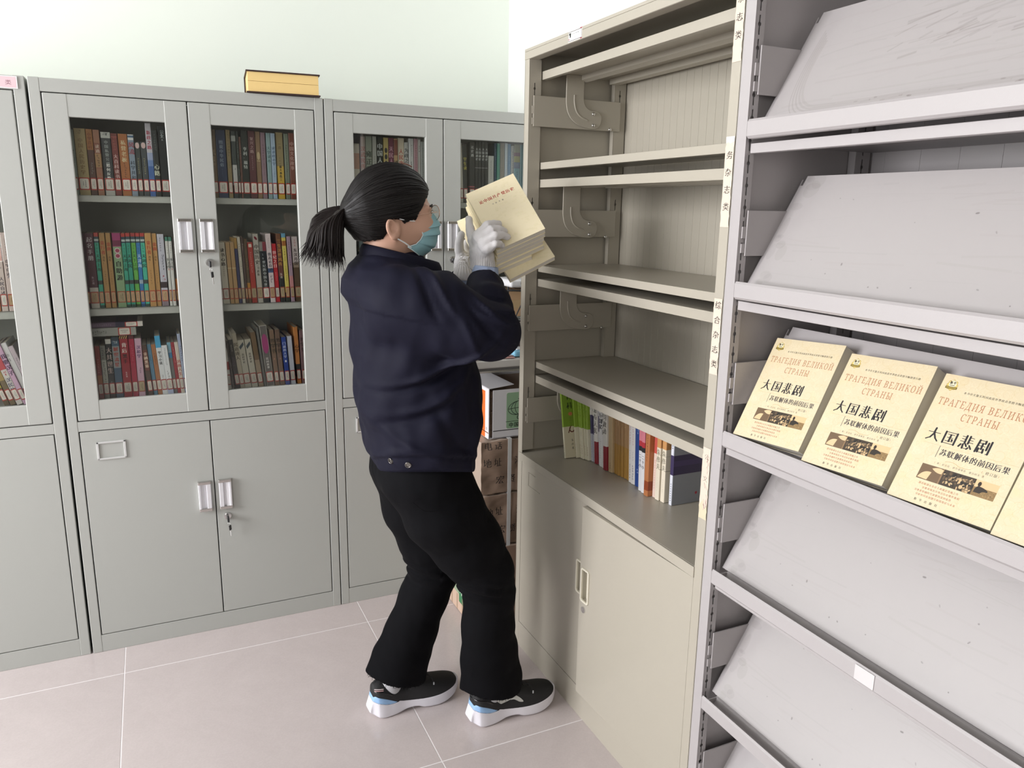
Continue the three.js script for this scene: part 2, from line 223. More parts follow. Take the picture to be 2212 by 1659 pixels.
  '名': '19,4 17,5 16,7|6,13 15,7 30,8 29,10 25,16 18,19|12,14 18,19|18,19 17,22|17,22 31,23 31,34|17,22 4,24|12,23 12,34|12,34 31,34', '手': '32,5 8,7|20,6 20,34 13,36|7,15 33,15|5,24 35,24',
  '册': '5,19 35,19|5,35 8,25 9,7 16,7 16,34 15,35 12,35|20,35 23,22 23,7 32,7 32,34 30,36 27,36', '自': '20,4 18,9|9,34 9,10 18,9 31,9 31,34|9,18 31,18|9,26 31,26|9,34 31,34',
  '助': '26,5 25,24 21,31 17,35|20,13 34,13 33,34 30,36 26,35|7,31 7,6 16,6 16,29|7,14 16,14|7,22 16,22|19,28 4,32',
  '游': '17,5 18,10|28,5 25,15 34,16|7,5 10,7|27,9 35,9|12,10 16,10|16,10 15,26 11,35|18,10 23,10 25,12|5,15 9,17|34,16 31,21 30,35 27,36|16,18 22,18 21,33 19,35 17,35|25,25 36,25|9,25 6,34',
  '私': '18,6 5,8|26,6 20,32|12,7 12,36|5,15 17,15|11,18 15,20 17,25|30,20 33,31|4,28 11,19|33,31 35,35|33,31 20,32',
  '营': '13,4 13,10|26,4 26,9|5,7 35,7|6,18 6,13 34,13 34,18|9,34 9,28 31,28 31,34|9,34 31,34|12,18 28,18 29,23 12,23 12,18',
  '司': '6,7 33,7 33,33 32,35 27,35|6,13 26,13|9,29 23,29 23,19 9,19 9,31', '如': '11,4 7,23 17,32|5,12 18,12 18,13 13,29 9,33 4,35|13,29 12,30|23,35 23,8 34,8 34,34|23,32 34,32',
  '何': '13,4 9,13 9,36|15,8 36,8|33,8 33,34 32,35 27,36|9,15 6,16 5,20|17,26 25,26 25,16 17,16 17,28', '反': '33,5 9,8 9,22 6,35|9,16 31,16|15,16 17,22 22,29 34,35|31,16 29,22 24,28 12,35',
  '败': '26,4 22,17|24,11 35,11|33,11 31,21 28,27|11,11 11,26 8,33 5,35|22,17 28,27|20,19 22,17|6,26 6,6 17,6 17,26|28,27 28,29|28,29 21,35|28,29 35,35|14,30 17,34',
  '老': '17,4 17,17|34,6 28,11|8,9 27,9 28,11|28,11 25,16|35,17 20,17|20,17 5,17|20,17 15,23|15,23 16,35 31,35 34,31|15,23 4,26|31,24 15,28',
  '板': '10,4 10,36|34,6 19,8 18,27 15,35|5,11 14,11|19,15 33,15 32,21 28,28|22,15 24,23 28,28|10,16 13,17 14,22|4,29 9,18|28,30 19,35|28,30 34,35 36,35',
  '复': '12,4 11,7|11,7 5,12|11,7 34,8|31,17 30,12 11,12 11,21 30,21 31,17|11,17 31,17|15,22 13,27|14,25 28,26 28,28 22,32|13,27 7,29|13,27 18,32|18,32 22,32|18,32 5,36|22,32 28,35 36,35',
  '兴': '17,5 20,14|34,6 27,18|6,8 10,17|5,22 35,22|25,27 34,35|13,27 5,35',
  '路': '24,4 24,8|24,8 32,9 29,15 21,23|24,8 22,11|22,11 34,23|22,11 19,15 6,15 6,6 15,6 16,15|11,15 11,32|27,18 26,19|6,21 6,33|11,22 21,23|36,23 34,23|34,23 33,34|33,25 21,25|21,25 21,34|17,30 4,34|21,34 33,34',
  '亨': '19,4 20,7|35,7 5,7|7,23 29,23|33,23 29,23|29,23 20,28 20,35 14,36|11,12 29,12 30,18 11,18 11,12',
  '利': '34,5 34,34 33,36 28,36|19,5 5,8|12,7 12,20|25,9 25,26|5,15 19,15|12,20 10,21 4,30|13,21 18,25|13,21 12,36',
  '福': '8,5 10,8|18,6 35,6|5,11 14,11 11,20|11,20 10,22|11,20 15,23 18,23|10,22 10,35|18,23 18,22 34,22 35,34|26,22 26,34|18,23 18,34|4,25 9,22|18,28 35,28|18,34 35,34|20,11 33,11 33,17 20,17 20,11',
  '特': '27,4 27,16|11,5 11,35|6,7 5,17|20,8 34,8|6,12 14,12|17,16 35,16|31,16 31,35 26,36|15,22 5,25|18,23 35,23|21,27 23,30',
  '化': '14,4 10,14 11,36|22,5 22,34 33,35 35,29|34,10 26,19 22,20|10,14 5,19|22,23 15,26',
  '故': '11,4 11,21|24,4 22,15|23,11 35,11|33,11 31,21 27,26|5,11 18,11|22,15 27,26|22,15 17,21|17,21 6,21 6,34|17,21 17,31 6,32|27,26 27,29|27,29 35,35|27,29 19,35',
  '说': '19,4 21,8 21,11|32,4 29,11|8,5 11,9|28,21 32,21 32,11 17,12 17,21 28,21|5,16 10,16 10,31|22,21 20,31 14,35|28,21 28,35 34,35 35,32|15,28 10,31|8,34 10,31',
  '民': '7,14 31,14 31,6 7,6 7,35|20,14 20,22 25,32 29,35 32,35 34,33 33,30|7,23 33,23|18,31 7,35',
  '俗': '22,4 17,10|12,5 8,14 9,35|28,5 34,11|24,13 33,22|24,13 13,23|8,15 4,19|15,22 16,21|15,22 17,24|33,22 36,23|33,22 31,24|33,22 31,24|17,24 17,34|17,24 31,24|31,24 31,34|17,34 31,34',
  '背': '15,4 15,15|23,4 24,15 33,15 35,13|34,6 23,8|6,7 15,7|15,13 5,15|10,35 10,19 30,19 30,35 23,35|10,24 30,24|10,30 30,30',
  '流': '24,4 25,9|7,5 10,7|15,9 35,9|22,9 18,17|29,12 32,16|5,15 10,18|32,16 34,18|16,18 32,16|18,22 17,31 13,35|24,22 24,34|31,22 31,35 35,35 35,30|11,24 6,34',
  '星': '10,16 9,16 9,6 31,6 31,16 10,16|9,11 31,11|10,16 10,22|20,20 20,35|10,22 6,26|10,22 32,23|9,29 31,29|5,35 35,35',
  '金': '20,6 30,13 36,15|20,6 11,13|30,13 28,15 12,15 11,13|11,13 4,15|20,15 20,35|7,23 33,23|11,26 13,32|29,27 27,31|5,35 35,35',
  '融': '29,4 29,34|5,6 20,6|29,11 34,12 34,23 23,23 23,12 29,11|9,23 10,26|16,23 14,28|33,27 36,36|8,28 12,28|14,28 16,28|12,28 12,35|34,33 23,35|5,36 5,20 19,20 19,35 16,36|7,10 17,10 18,15 7,15 7,10',
  '黑': '20,6 31,5 31,16 9,16 9,5 20,6|20,6 20,27|13,9 15,12|26,9 24,13|8,21 32,21|5,27 35,27|9,31 6,36|31,31 35,36|23,32 25,35|16,32 16,35',
  '幕': '14,4 14,6|26,4 26,6|5,6 35,6|16,20 9,19 9,11 31,11 31,19 16,20|9,15 31,15|16,20 15,23|5,24 35,24|20,24 20,36|12,24 11,28|28,24 30,28 36,29|30,28 10,28 4,30|11,28 11,34|26,35 29,34 30,28',
  '通': '16,5 32,6|32,6 27,11|6,6 10,10|19,9 27,11|27,11 27,13|16,30 16,13 28,13 34,14 34,29 30,30|25,13 25,30|5,18 10,18 10,31|16,19 34,19|16,24 34,24|10,31 5,35|10,31 19,35 35,35 37,33',
  '东': '18,5 17,9|34,9 6,9|15,9 10,20|22,15 22,34 21,35 17,35|10,20 9,21|10,20 32,20|13,26 6,34|28,26 34,33',
  '汉': '7,5 12,8|18,7 33,7 33,10 25,27 18,33 13,35|18,7 20,16 25,27 36,35|5,15 10,18|11,25 6,34', '开': '6,7 34,7|14,7 13,25 11,30 6,35|27,7 27,36|5,20 35,20',
  '雍': '19,4 21,8|35,8 5,8|28,11 29,14 28,34|10,11 6,18|23,11 21,16|14,15 7,26|21,16 34,16|21,16 20,18 21,34|6,18 11,19|20,18 17,20 12,31 6,35|10,19 10,19|21,22 34,22|17,22 17,22|7,26 14,26|21,28 34,28|21,34 35,34',
  '正': '6,7 34,7|21,7 21,34|10,17 10,34|21,20 32,20|5,34 35,34', '传': '24,4 19,22|12,5 8,14 9,35|33,8 16,8|8,15 4,19|35,16 14,16|19,22 31,23|19,22 18,23|19,29 25,31|25,31 31,23|25,31 28,35',
  '纪': '12,5 6,16|20,7 33,7 33,19|15,13 12,16|6,16 12,16|12,16 7,25|33,19 20,19 21,33 24,35 34,35 36,30|16,24 5,26|16,31 5,33',
  '江': '7,5 11,7|17,8 33,8|25,8 25,33|5,15 9,17|12,25 7,35|35,33 15,33', '河': '6,5 11,8 36,7|33,7 33,34 26,35|5,15 9,18|11,24 6,34|16,25 26,25 26,15 17,14 16,28',
  '北': '15,5 15,35|24,5 24,34 34,35 36,28|34,12 24,17|5,14 15,14|15,27 5,30',
  '廊': '21,4 22,7|35,7 7,7 5,36|17,11 17,13|12,24 21,24 21,14 12,14 12,34|12,19 21,19|19,28 20,31|29,31 32,32 35,30 34,25 31,21 34,13 26,12 26,36|20,31 22,34|20,31 12,34',
  '坊': '26,4 27,7|10,5 10,27|17,11 35,11|23,11 22,26 19,31 15,35|5,14 14,14|23,19 33,19 32,34 31,35 26,35|15,26 10,27|10,27 4,31',
  '地': '26,4 26,13|9,5 9,27|19,8 19,17|5,13 13,13|26,13 34,12 34,25 31,26|26,15 19,17|26,15 26,27|19,18 20,34 33,35 36,31|19,18 15,20|14,25 9,27|9,27 5,29',
  '址': '27,4 27,34|10,5 10,26|19,13 19,34|5,13 14,13|27,17 35,17|15,25 10,26|10,26 5,29|14,34 35,34', '电': '20,5 20,34 23,35 34,35 35,31 34,28|8,26 32,25 32,10 8,10 8,28|8,18 32,18',
  '话': '35,5 17,7|26,6 26,24|16,16 35,16|5,16 10,16 10,32 8,34|33,34 33,24 19,24 18,34|14,29 10,31|18,34 33,34',
  '宏': '20,4 21,8|34,12 34,8 21,8 6,8 6,12|17,12 16,17|16,17 35,17|5,17 15,17|23,22 16,34|27,27 31,33|31,33 33,35|31,33 16,34|5,33 13,24 15,17',
  '贤': '14,5 14,17|20,6 25,14|20,6 32,6 27,14|7,6 7,16|25,14 19,17|27,14 31,17 35,17|20,25 19,29 17,32 8,35 5,35|30,29 30,21 10,21 10,30|22,31 33,35',
  '集': '12,4 11,7|21,4 21,22|11,7 33,8|11,7 9,11|9,11 9,22|9,11 7,11|9,12 32,12|9,17 32,17|34,22 9,22|20,25 20,36|5,27 35,27|17,28 11,33 4,35|23,28 29,33 36,34',
  '团': '23,10 23,28 20,29|11,15 29,15|12,26 22,18|6,34 7,6 34,6 34,34|6,34 34,34',
  '野': '19,12 19,6 6,6 5,18 19,19 19,12|12,6 12,33|23,6 34,6 29,13|24,11 29,13|5,12 19,12|29,13 32,18|33,25 35,18 22,18|28,18 28,35 24,36|6,25 19,25|20,32 4,34',
  '生': '20,4 20,34|11,5 10,11|10,11 33,11|6,17 10,11|9,22 32,22|35,35 5,35', '青': '20,4 20,16|7,6 33,6|9,11 31,11|35,16 5,16|10,36 10,21 30,21 30,34 29,36 25,36|10,25 30,25|10,30 30,30',
  '三': '7,8 32,8|10,20 30,20|5,33 34,33', '朱': '20,4 20,36|12,5 11,10|11,10 7,15|11,10 32,11|5,20 19,21|35,20 21,21|19,21 11,29 5,33|19,21 17,22|21,21 30,30 36,32',
  '彦': '19,4 21,8|7,8 34,8|13,8 15,16|27,8 26,14 27,18|5,35 8,16 35,16|13,22 27,18|31,23 19,28 13,28|34,28 25,33 12,36',
  '风': '25,11 20,20|14,13 20,20|20,20 20,22|20,22 26,30|20,22 13,31|36,29 36,35 33,35 32,32 31,6 9,6 9,23 5,35',
  '情': '25,4 25,16|8,4 8,36|15,7 34,7|11,10 12,14|16,11 34,11|5,11 4,19|36,16 14,16|17,36 17,20 33,21 32,35 29,36|17,25 33,25|17,30 33,30',
  '天': '7,7 33,7|20,7 20,19|5,19 20,19|35,19 21,19 15,28 6,35|20,20 28,32 34,35 36,35|20,20 19,22',
  '津': '24,4 24,36|7,5 11,8|15,8 33,8 32,19 15,19|13,14 36,13|5,15 8,17|15,25 33,25|10,25 6,34|13,30 35,30', '上': '19,5 19,34|19,16 32,16|35,34 5,34',
  '海': '19,4 18,8|6,5 11,7|18,8 35,8|18,8 14,14|35,30 16,30 18,14 33,15 32,33 29,36 25,35|24,14 26,22|5,16 9,18|13,22 36,22|23,22 26,30|10,24 6,34',
  '讲': '21,4 21,25 19,31 16,35|30,4 30,35|7,5 10,8|16,11 35,11|4,16 10,16 10,31|15,23 35,23|14,29 10,31|10,31 8,34', '心': '16,6 24,12|14,15 15,35 27,35 29,30 28,27|32,16 35,29|8,18 5,29',
  '学': '19,4 21,10|9,5 11,10|31,5 29,10|6,15 6,10 34,10 34,15|11,17 26,17|28,17 26,17|5,25 35,25|26,17 20,22 20,35 14,36', '习': '7,7 33,7 32,33 30,35 24,35|12,13 20,19|27,23 7,30',
  '读': '25,4 25,13|9,7 11,9|18,7 33,7|16,13 34,13 33,18|4,16 10,16 10,32|19,17 23,19|26,17 26,26|17,21 21,23 21,26|16,26 25,26|26,26 35,26|25,26 23,31 16,36|14,28 10,32|28,30 35,35|10,32 9,34',
  '百': '5,6 35,6|20,6 19,14|9,36 9,15 19,14 31,14 31,36|9,24 31,24|9,33 31,33', '年': '13,4 12,8|12,8 33,9|22,9 22,36|6,16 11,8|33,17 11,17 11,27|5,27 35,27', '二': '8,10 32,10|5,32 35,32',
  '十': '20,5 20,35|5,18 35,18', '小': '20,5 20,34 14,36|30,14 35,28|10,14 5,27',
  '近': '6,5 10,9|35,5 18,6 18,19 15,29|18,15 35,15|28,15 28,30|5,18 10,18 10,30|10,30 18,34 36,33|5,36 5,33 10,30', '平': '7,7 33,7|20,7 20,36|31,11 27,18|10,11 12,17|5,23 35,23',
  '人': '20,5 20,15|20,15 27,29 35,35|5,35 9,33 14,27 20,15', '一': '5,20 35,20', '下': '5,7 35,7|19,7 19,36|19,16 22,17 32,23',
  '为': '18,4 16,23 11,30 6,35|9,5 12,8|6,13 33,13 31,34 30,35 25,35|22,21 25,26', '典': '24,4 24,27|16,4 16,27|8,27 8,9 32,9 32,27|8,18 32,18|35,27 4,27|15,31 5,35|25,31 35,35',
  '哲': '11,4 11,20 8,22|34,5 22,7 21,16 18,21|5,8 17,8|22,12 35,12|30,13 30,21|17,14 5,15|10,34 10,25 30,25 30,34|10,34 30,34', '子': '8,7 32,7|29,7 28,10 20,15 20,35 14,36|5,21 35,21',
  '家': '19,4 20,7|34,12 34,7 20,7 6,7 6,12|11,13 29,13|19,14 18,17|18,17 6,20|18,17 20,21|31,18 26,22|20,21 22,24|20,21 6,27|26,22 22,24|26,22 29,29 36,33|22,24 22,34 19,36 15,35|22,26 6,34',
  '密': '20,4 20,7|34,12 34,7 6,7 6,12|16,11 21,13|27,12 14,21 5,24|14,14 14,20 16,22 26,22 29,19|9,15 5,20|30,15 35,20|20,26 20,34|31,28 31,34|9,28 9,34 31,34',
  '徐': '12,4 5,11|25,4 25,6|25,6 17,13|25,6 33,14|12,12 9,18|17,13 15,15|17,13 19,15 25,16 31,15 33,14|33,14 35,14|25,16 25,34 24,36 21,36|9,18 9,36|9,18 4,21|15,23 35,23|18,27 15,33|32,28 35,33',
  '我': '24,5 27,29|19,5 6,8|29,5 33,9|13,7 13,34 12,36 8,36|5,15 35,15|33,20 29,26 27,26|19,23 5,26|35,28 36,32 33,36 30,34 27,29|27,29 18,34',
  '最': '9,9 10,5 30,5 31,14 10,14 9,9|9,9 31,9|5,18 35,18|8,18 8,33|18,19 18,36|8,23 18,23|23,23 33,24 30,30 22,35|23,23 28,32 35,35|8,28 18,28|28,32 30,30|20,32 5,34',
  '柜': '10,5 10,35|34,6 19,6 19,34 35,34|5,11 14,11|19,15 33,15 33,25 19,25|10,17 13,18 14,22|9,18 7,19 4,28',
  '武': '25,5 26,20 28,31 31,35 34,36 36,32 35,28|30,5 34,9|8,6 19,6|5,13 35,13|15,17 15,33|8,20 8,34|15,22 21,22|22,32 5,35',
  '要': '5,6 35,6|16,6 16,18|24,6 24,18|16,18 8,19 7,11 33,11 32,19 17,19|17,19 16,24|5,24 35,24|14,24 12,29|28,24 23,32|12,29 19,32|12,29 9,30|23,32 19,32|23,32 34,35|19,32 15,34 6,36',
  '诗': '26,4 26,16|8,6 11,9|18,9 34,9|5,16 10,16 10,32|15,16 36,16|31,16 31,34 30,36 26,36|16,23 35,23|20,27 22,31|14,30 10,32|10,32 8,35',
  '述': '25,5 25,30|29,5 33,8|6,6 10,10|15,11 24,12|35,11 25,12|16,26 22,16 25,14|25,14 28,16 34,25|5,17 10,18 10,31|10,31 5,34|10,31 20,35 36,34',
  '门': '8,4 12,9|16,6 34,6 34,34 28,36|6,12 6,36', '雨': '5,7 35,7|20,7 20,35|28,35 32,35 33,34 33,14 7,14 7,35|11,19 15,22|24,19 29,22|11,26 15,29|24,26 29,29',
  '活': '7,5 11,7|34,5 17,7|25,6 25,24|15,15 35,15|5,15 10,18|33,34 33,24 18,24 17,34|11,24 6,35|17,34 33,34', '由': '20,4 20,33|7,36 7,11 33,11 33,35|7,22 33,22|33,33 7,33',
  '知': '9,4 8,9|8,9 18,9|8,9 5,14|12,9 12,25 6,34|5,19 19,19|12,25 17,30 19,33|23,35 23,7 34,7 34,34|23,32 34,32',
  '米': '20,4 20,36|8,6 12,13|33,6 28,13|5,19 18,20|35,19 22,20|18,20 13,26 5,33|18,20 17,21|22,20 29,29 34,33 36,33', '月': '5,35 10,23 11,6 30,6 30,34 24,35|11,15 30,15|10,24 30,24',
};
function glyph(g, ch, x, y, s, style) {                      // x, y: top left corner of the character's square of side s
  const st = GLYPH[ch];
  if (!st) { g.font = `${s * 0.8}px serif`; g.textAlign = 'left'; g.textBaseline = 'alphabetic'; g.fillText(ch, x + s * 0.1, y + s * 0.8); return; }
  const k = s / 40, thin = style.thin ?? 0.04, thick = style.thick ?? 0.105; g.lineCap = style.cap ?? 'round';
  for (const line of st.split('|')) {
    const p = line.split(' ').map((q) => q.split(',').map(Number));
    for (let i = 1; i < p.length; i++) {
      const a = p[i - 1], b = p[i], h = Math.abs(b[0] - a[0]) / (Math.hypot(b[0] - a[0], b[1] - a[1]) + 1e-6);
      g.lineWidth = s * mix(thick, thin, h ** 3); g.beginPath(); g.moveTo(x + a[0] * k, y + a[1] * k); g.lineTo(x + b[0] * k, y + b[1] * k); g.stroke();
    }
  }
}
function textRow(g, str, x, y, s, gap, style = {}) { let q = x; for (const ch of str) { if (ch !== ' ') glyph(g, ch, q, y, s, style); q += (ch === ' ' ? 0.5 : 1) * s * (1 + gap); } return q; }
function textCol(g, str, x, y, s, gap, style = {}) { let q = y; for (const ch of str) { if (ch !== ' ') glyph(g, ch, x, q, s, style); q += (ch === ' ' ? 0.5 : 1) * s * (1 + gap); } return q; }
// ------------------------------------------------------------------ the room
const RX0 = -3.0, RX1 = 1.72, RZ0 = -0.42, RZ1 = 5.4, RH = 3.0;
function structMesh(name, geos, mat) { const m = new THREE.Mesh(flat(geos), mat); m.name = name; m.userData.kind = 'structure'; scene.add(m); return m; }
structMesh('wall_back', box(RX0 - 0.22, RX1, 0, RH, RZ0 - 0.2, RZ0, 0), M.wallMint);
structMesh('wall_right', box(RX1, RX1 + 0.2, 0, RH, RZ0 - 0.2, RZ1 + 0.22, 0), M.wallWhite);
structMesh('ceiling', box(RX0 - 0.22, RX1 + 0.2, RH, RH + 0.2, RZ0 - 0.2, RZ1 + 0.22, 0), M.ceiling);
// window walls: solid pieces round each opening
const WY0 = 0.97, WY1 = 2.73;
function pierced(axis, at0, at1, span, openings) {
  const g = [], add = (a0, a1, y0, y1) => { if (a1 - a0 > 1e-4) g.push(axis === 'x' ? box(at0, at1, y0, y1, a0, a1, 0) : box(a0, a1, y0, y1, at0, at1, 0)); };
  let p = span[0];
  for (const [a, b] of openings) { add(p, a, 0, RH); add(a, b, 0, WY0); add(a, b, WY1, RH); p = b; }
  add(p, span[1], 0, RH); return g;
}
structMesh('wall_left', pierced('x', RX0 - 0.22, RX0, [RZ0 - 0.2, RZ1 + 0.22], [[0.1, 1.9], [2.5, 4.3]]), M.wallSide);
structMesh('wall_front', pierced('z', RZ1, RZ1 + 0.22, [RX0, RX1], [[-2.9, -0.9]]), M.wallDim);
const frameMat = std(lin(0.8, 0.8, 0.8), 0.4);
function windowUnit(name, axis, at, a0, a1) {
  const s = struct(name);
  const B = (u0, u1, y0, y1, t0, t1, b) => (axis === 'x' ? box(at + t0, at + t1, y0, y1, u0, u1, b) : box(u0, u1, y0, y1, at + t0, at + t1, b));
  const m = (a0 + a1) / 2;
  part('window_frame', [B(a0, a1, WY0, WY0 + 0.06, -0.03, 0.03, 0.003), B(a0, a1, WY1 - 0.06, WY1, -0.03, 0.03, 0.003), B(a0, a0 + 0.06, WY0, WY1, -0.03, 0.03, 0.003), B(a1 - 0.06, a1, WY0, WY1, -0.03, 0.03, 0.003), B(m - 0.04, m + 0.04, WY0, WY1, -0.03, 0.03, 0.003)], frameMat, s);
  part('pane', B(a0 + 0.06, m - 0.04, WY0 + 0.06, WY1 - 0.06, -0.003, 0.003, 0), M.glass, s);
  part('pane', B(m + 0.04, a1 - 0.06, WY0 + 0.06, WY1 - 0.06, -0.003, 0.003, 0), M.glass, s);
}
windowUnit('window_1', 'x', RX0 - 0.17, 0.1, 1.9);
windowUnit('window_2', 'x', RX0 - 0.17, 2.5, 4.3);
windowUnit('window_3', 'z', RZ1 + 0.17, -2.9, -0.9);

// floor of polished 800 mm tiles, each tile a piece of its own, pale grout between
const floor = struct('floor');
const tileTex = dataTex(256, 256, (x, y) => { const v = 1.6 * tnoise(x, y, 256, 6) + 1.2 * tnoise(x, y, 256, 22, 2) + rr(-2.5, 2.5); return [199 + v, 189 + v, 187 + v]; }, true, 1.25);
const tileMats = [1.0, 0.985, 1.012, 0.995].map((k) => std(lin(k, k, k), 0.13, { map: tileTex, roughness: 0.16 }));
const grout = std(lin(0.83, 0.8, 0.8), 0.7);
part('grout', box(RX0 - 0.22, RX1 + 0.2, -0.2, -0.0006, RZ0 - 0.2, RZ1 + 0.22, 0), grout, floor);
{
  const T = 0.81, gx = 0.1, gz = 0.165, gap = 0.0016;
  for (let i = -5; i <= 2; i++) for (let j = -1; j <= 6; j++) {
    const x0 = Math.max(gx + i * T + gap, RX0), x1 = Math.min(gx + (i + 1) * T - gap, RX1), z0 = Math.max(gz + j * T + gap, RZ0), z1 = Math.min(gz + (j + 1) * T - gap, RZ1);
    if (x1 - x0 < 0.02 || z1 - z0 < 0.02) continue;
    part('tile', box(x0, x1, -0.01, 0, z0, z1, 0.0008), tileMats[Math.floor(rnd() * 4)], floor);
  }
}
// ------------------------------------------------------------------ steel filing cabinets with glazed upper doors along the back wall
const CH = 1.856, CD = 0.39;
function pullHandle(mirror) {                                // recessed aluminium pull, 40 x 105 mm, with dark chrome end caps
  const w = 0.0205, prof = [[-w, 0], [-w, 0.010], [-w + 0.002, 0.0125], [-0.0075, 0.0125], [-0.0065, 0.011], [-0.0055, 0.003], [0.0015, 0.003], [0.0025, 0.006], [0.0125, 0.0085], [0.0145, 0.0125], [w - 0.0015, 0.0125], [w, 0.011], [w, 0]];
  const body = prism(prof.map(([a, b]) => [a * mirror, b]), 0.088).rotateX(Math.PI / 2).translate(0, 0.044, 0);        // (a, b, depth) -> (a, -y, z)
  const cap = (y) => box(-w - 0.0005, w + 0.0005, y - 0.0052, y + 0.0052, 0, 0.0142, 0.0018);
  return { body: metric(body), caps: [cap(-0.049), cap(0.049)] };
}
const lockGeo = [cyl(0.0105, 0.009, 28).rotateX(Math.PI / 2).translate(0, 0, 0.0045), cyl(0.0125, 0.003, 28).rotateX(Math.PI / 2).translate(0, 0, 0.0015)];
function makeCabinet(label, xc) {
  const t = thing('filing_cabinet', label, 'cabinet', [xc, 0, 0], 'glazed steel filing cabinets along the back wall');
  const H = 0.4235, I = 0.394, L = (n, g, m, p = t) => lpart(n, g, m, p);
  for (const s of [-1, 1]) {
    const a = Math.min(s * H, s * I), b = Math.max(s * H, s * I);
    L('side_panel', [box(a, b, 0, CH, -0.024, 0, 0.0022), box(s > 0 ? H - 0.004 : -H, s > 0 ? H : -H + 0.004, 0, CH, -CD, -0.02, 0.001)], M.cabinet);
  }
  L('top_panel', [box(-I - 0.0005, I + 0.0005, 1.817, CH - 0.0006, -0.024, -0.0006, 0.0016), box(-H + 0.003, H - 0.003, CH - 0.008, CH - 0.002, -CD, -0.02, 0.001)], M.cabinet);
  L('middle_rail', box(-I - 0.0005, I + 0.0005, 0.784, 0.8168, -0.024, -0.0006, 0.0014), M.cabinet);
  L('plinth', box(-I - 0.0005, I + 0.0005, 0, 0.062, -0.024, -0.0006, 0.0014), M.cabinet);
  L('back_panel', box(-H + 0.003, H - 0.003, 0.02, CH - 0.01, -CD, -CD + 0.004, 0.001), M.cabinet);
  for (const [y, th] of [[1.525, 0.02], [1.172, 0.022], [0.872, 0.02], [0.06, 0.02]])
    L('shelf', [box(-I - 0.02, I + 0.02, y - 0.004, y, -CD + 0.006, -0.04, 0.001), box(-I - 0.02, I + 0.02, y - th, y, -0.052, -0.04, 0.0012)], M.cabinet);
  for (const s of [-1, 1]) {
    // glazed upper door: stiles and rails round the pane
    const x = (a, b) => (s < 0 ? [-b, -a] : [a, b]);
    const y0 = 0.8196, y1 = 1.8144, bx = (a, b, c, d, z0, z1, r) => { const [p, q] = x(a, b); return box(p, q, c, d, z0, z1, r); };
    const door = L('glazed_door', [bx(0.0016, 0.067, y0, y1, -0.02, 0, 0.0028), bx(0.327, I - 0.003, y0, y1, -0.02, 0, 0.0028), bx(0.064, 0.33, 1.75, y1, -0.02, -0.0009, 0.0026), bx(0.064, 0.33, y0, 0.8832, -0.02, -0.0009, 0.0026)], M.cabinet);
    L('pane', bx(0.06, 0.334, 0.88, 1.753, -0.0165, -0.0125, 0), M.glass, door);
    const h = pullHandle(s), hx = s * 0.0325, hy = 1.404;
    L('handle', [h.body.clone().translate(hx, hy, 0), ], M.alu, door);
    for (const c of h.caps) L('handle_cap', c.clone().translate(hx, hy, 0), M.chrome, door);
    if (s > 0) L('lock', lockGeo.map((g) => g.clone().translate(0.0345, 1.317, 0)), M.steel, door);
    // solid lower door
    const low = L('door', bx(0.0016, I - 0.003, 0.0648, 0.7812, -0.02, -0.0004, 0.0018), M.cabinet);
    L('handle', [pullHandle(s).body.translate(s * 0.0335, 0.515, 0)], M.alu, low);
    for (const c of h.caps) L('handle_cap', c.clone().translate(s * 0.0335, 0.515, 0), M.chrome, low);
    if (s > 0) L('lock', lockGeo.map((g) => g.clone().translate(0.0355, 0.43, 0)), M.steel, low);
    else L('label_holder', [box(-0.348, -0.262, 0.739, 0.745, 0, 0.004, 0.0012), box(-0.348, -0.262, 0.684, 0.690, 0, 0.004, 0.0012), box(-0.348, -0.341, 0.684, 0.745, 0, 0.004, 0.0012), box(-0.269, -0.262, 0.684, 0.745, 0, 0.004, 0.0012)], std(lin(0.6, 0.6, 0.59), 0.35), low);
  }
  return t;
}
const cabinet0 = makeCabinet('grey steel filing cabinet fully in view, its keys hanging in both right doors', 0.425);
function cloneThing(src, label, pos, name) { const c = src.clone(); c.name = numbered(name); scene.add(c); c.position.set(...pos); ORG.set(c, V(...pos)); c.userData = { ...src.userData, label }; return c; }
cloneThing(cabinet0, 'grey steel filing cabinet cut by the left edge, pink sticker on its top', [-0.4295, 0, -0.002], 'filing_cabinet');
cloneThing(cabinet0, 'grey steel filing cabinet behind the woman, reaching the room corner', [1.2755, 0, 0], 'filing_cabinet');

